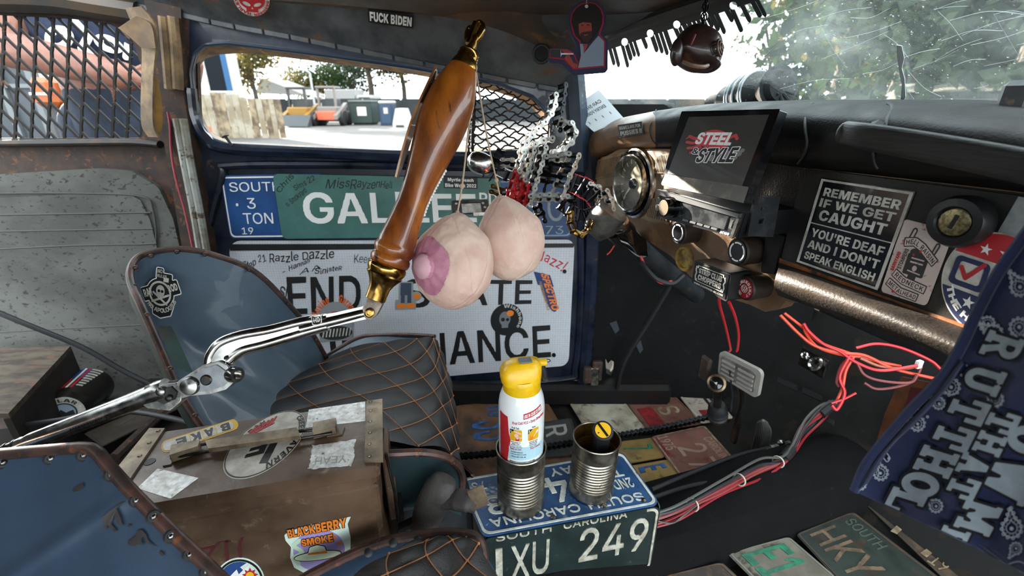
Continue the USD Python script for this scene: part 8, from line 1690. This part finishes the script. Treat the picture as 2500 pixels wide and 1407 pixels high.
bs_ = [bone(pp(0, 0, 1.0), pp(0, 0, 1.28), .155, .165), bone(pp(-.1, 0, 1.36), pp(.1, 0, 1.36), .12, .12), bone(shL, shR, .07, .07), bone(hipL, hipR, .12, .12), bone(neck, head, .06, .07), m3.Manifold.sphere(1, 28).scale([.078, .098, .118]).translate([float(q) for q in head]),
    bone(head + [0, -.09, -.01], head + [0, -.115, -.03], .012, .016), bone(head + [-.08, .01, -.02], head + [-.085, .015, .02], .012, .014), bone(head + [.08, .01, -.02], head + [.085, .015, .02], .012, .014), bone(head + [-.025, -.085, -.065], head + [.025, -.085, -.065], .011, .011),
    bone(shR, elR, .062, .052), bone(elR, wrR, .060, .044), bone(shL, elL, .062, .050), bone(elL, wrL, .05, .034)]
for a, b in ((hipL, kneeL), (hipR, kneeR)): bs_.append(bone(a, b, .10, .065))
for a, b in ((kneeL, ankL), (kneeR, ankR)): bs_.append(bone(a, b, .06, .042))
def handb(w, h, side):
    d = unit(h - w); s = unit(np.cross(d, [0, -1, .2])); o = [bone(w + d * .02, w + d * .08, .026, .030)]
    for k, (q, ln) in enumerate(((-.030, .07), (-.010, .08), (.010, .075), (.029, .06))):
        a = w + d * .085 + s * q; m_ = a + d * ln * .55; o += [bone(a, m_, .0095, .009), bone(m_, m_ + (d + np.array([0, .35, -.25])) * ln * .4, .009, .0075)]
    o += [bone(w + d * .03 + s * -.028, w + d * .07 + s * -.055, .012, .010), bone(w + d * .07 + s * -.055, w + d * .10 + s * -.055, .010, .008)]; return o
pe = Thing('person', 'person in navy printed shirt and blue jeans with one bare forearm across the waist', 'person')
bdy = pe.add('body', blob(bs_ + handb(wrR, haR, 1) + handb(wrL, haL, -1), .02, 6), M('skin', '#7c5140', .55, c2='#6e4436', sc=25, sss=.15), smooth=True)
pe.add('shirt', blob([bone(pp(-.04, -.01, 1.23), pp(-.04, 0, 1.30), .175, .18), bone(pp(.04, -.01, 1.23), pp(.04, 0, 1.30), .175, .18), bone(pp(-.1, 0, 1.36), pp(.1, 0, 1.36), .14, .14), bone(shL, shR, .085, .085), bone(shR, shR * .5 + elR * .5, .085, .082), bone(shL, shL * .5 + elL * .5, .085, .08)], .025, 6), M('navy_shirt', '#1b2740', .9, c2='#141d30', sc=20), smooth=True)
pe.add('jeans', blob([bone(hipL, hipR, .115, .115), bone(pp(0, 0, 1.04), pp(0, 0, .93), .16, .155), bone(hipL, kneeL, .125, .085), bone(hipR, kneeR, .125, .085), bone(kneeL, ankL, .082, .07), bone(kneeR, ankR, .082, .07)], .025, 6), M('denim', '#1c2737', .9, c2='#151e2c', sc=30, bump=.3, bsc=300), smooth=True)
for an in (ankL, ankR): pe.add('shoe', blob([bone(an + [0, .02, -.05], an + [0, -.15, -.055], .045, .035), bone(an + [0, 0, 0], an + [0, 0, -.04], .05, .045)], .02, 5), blackpl)
for e in (-1, 1): pe.add('eye', ballm(head + [e * .03, -.086, .01], .011, 2), white); pe.add('iris', ballm(head + [e * .03, -.095, .01], .005, 1), ink)
pe.add('hair', blob([m3.Manifold.sphere(1, 24).scale([.088, .10, .10]).translate([float(q) for q in head + [0, .03, .045]])], .02, 3), M('hair_brown', '#3a2a20', .8), smooth=True)
# white lettering across the chest
def shp(uv, w):
    a = uv[:, 0] / .21; return pp(0, 0, 0) + np.stack([.207 * np.sin(a), -.207 * np.cos(a) - .004 * w, uv[:, 1]], 1)
sg_ = unary_union([affinity.translate(affinity.rotate(ell(0, 0, .05, .035).difference(ell(0, 0, .022, .012)), 30), .03, 1.30), line([(.09, 1.36), (.12, 1.31), (.09, 1.27), (.13, 1.24)], .022), affinity.translate(affinity.rotate(ell(0, 0, .04, .028).difference(ell(0, 0, .016, .01)), -20), .17, 1.29), line([(.20, 1.35), (.23, 1.30), (.21, 1.25)], .02), line([(.16, 1.22), (.24, 1.21)], .014)])
pe.add('shirt_print', fixn(warp(MultiPolygon(sum([polys(sg_.intersection(sbox(-.3 + k * .02, .9, -.28 + k * .02, 1.4))) for k in range(30)], [])), shp)), white)
pe.done()
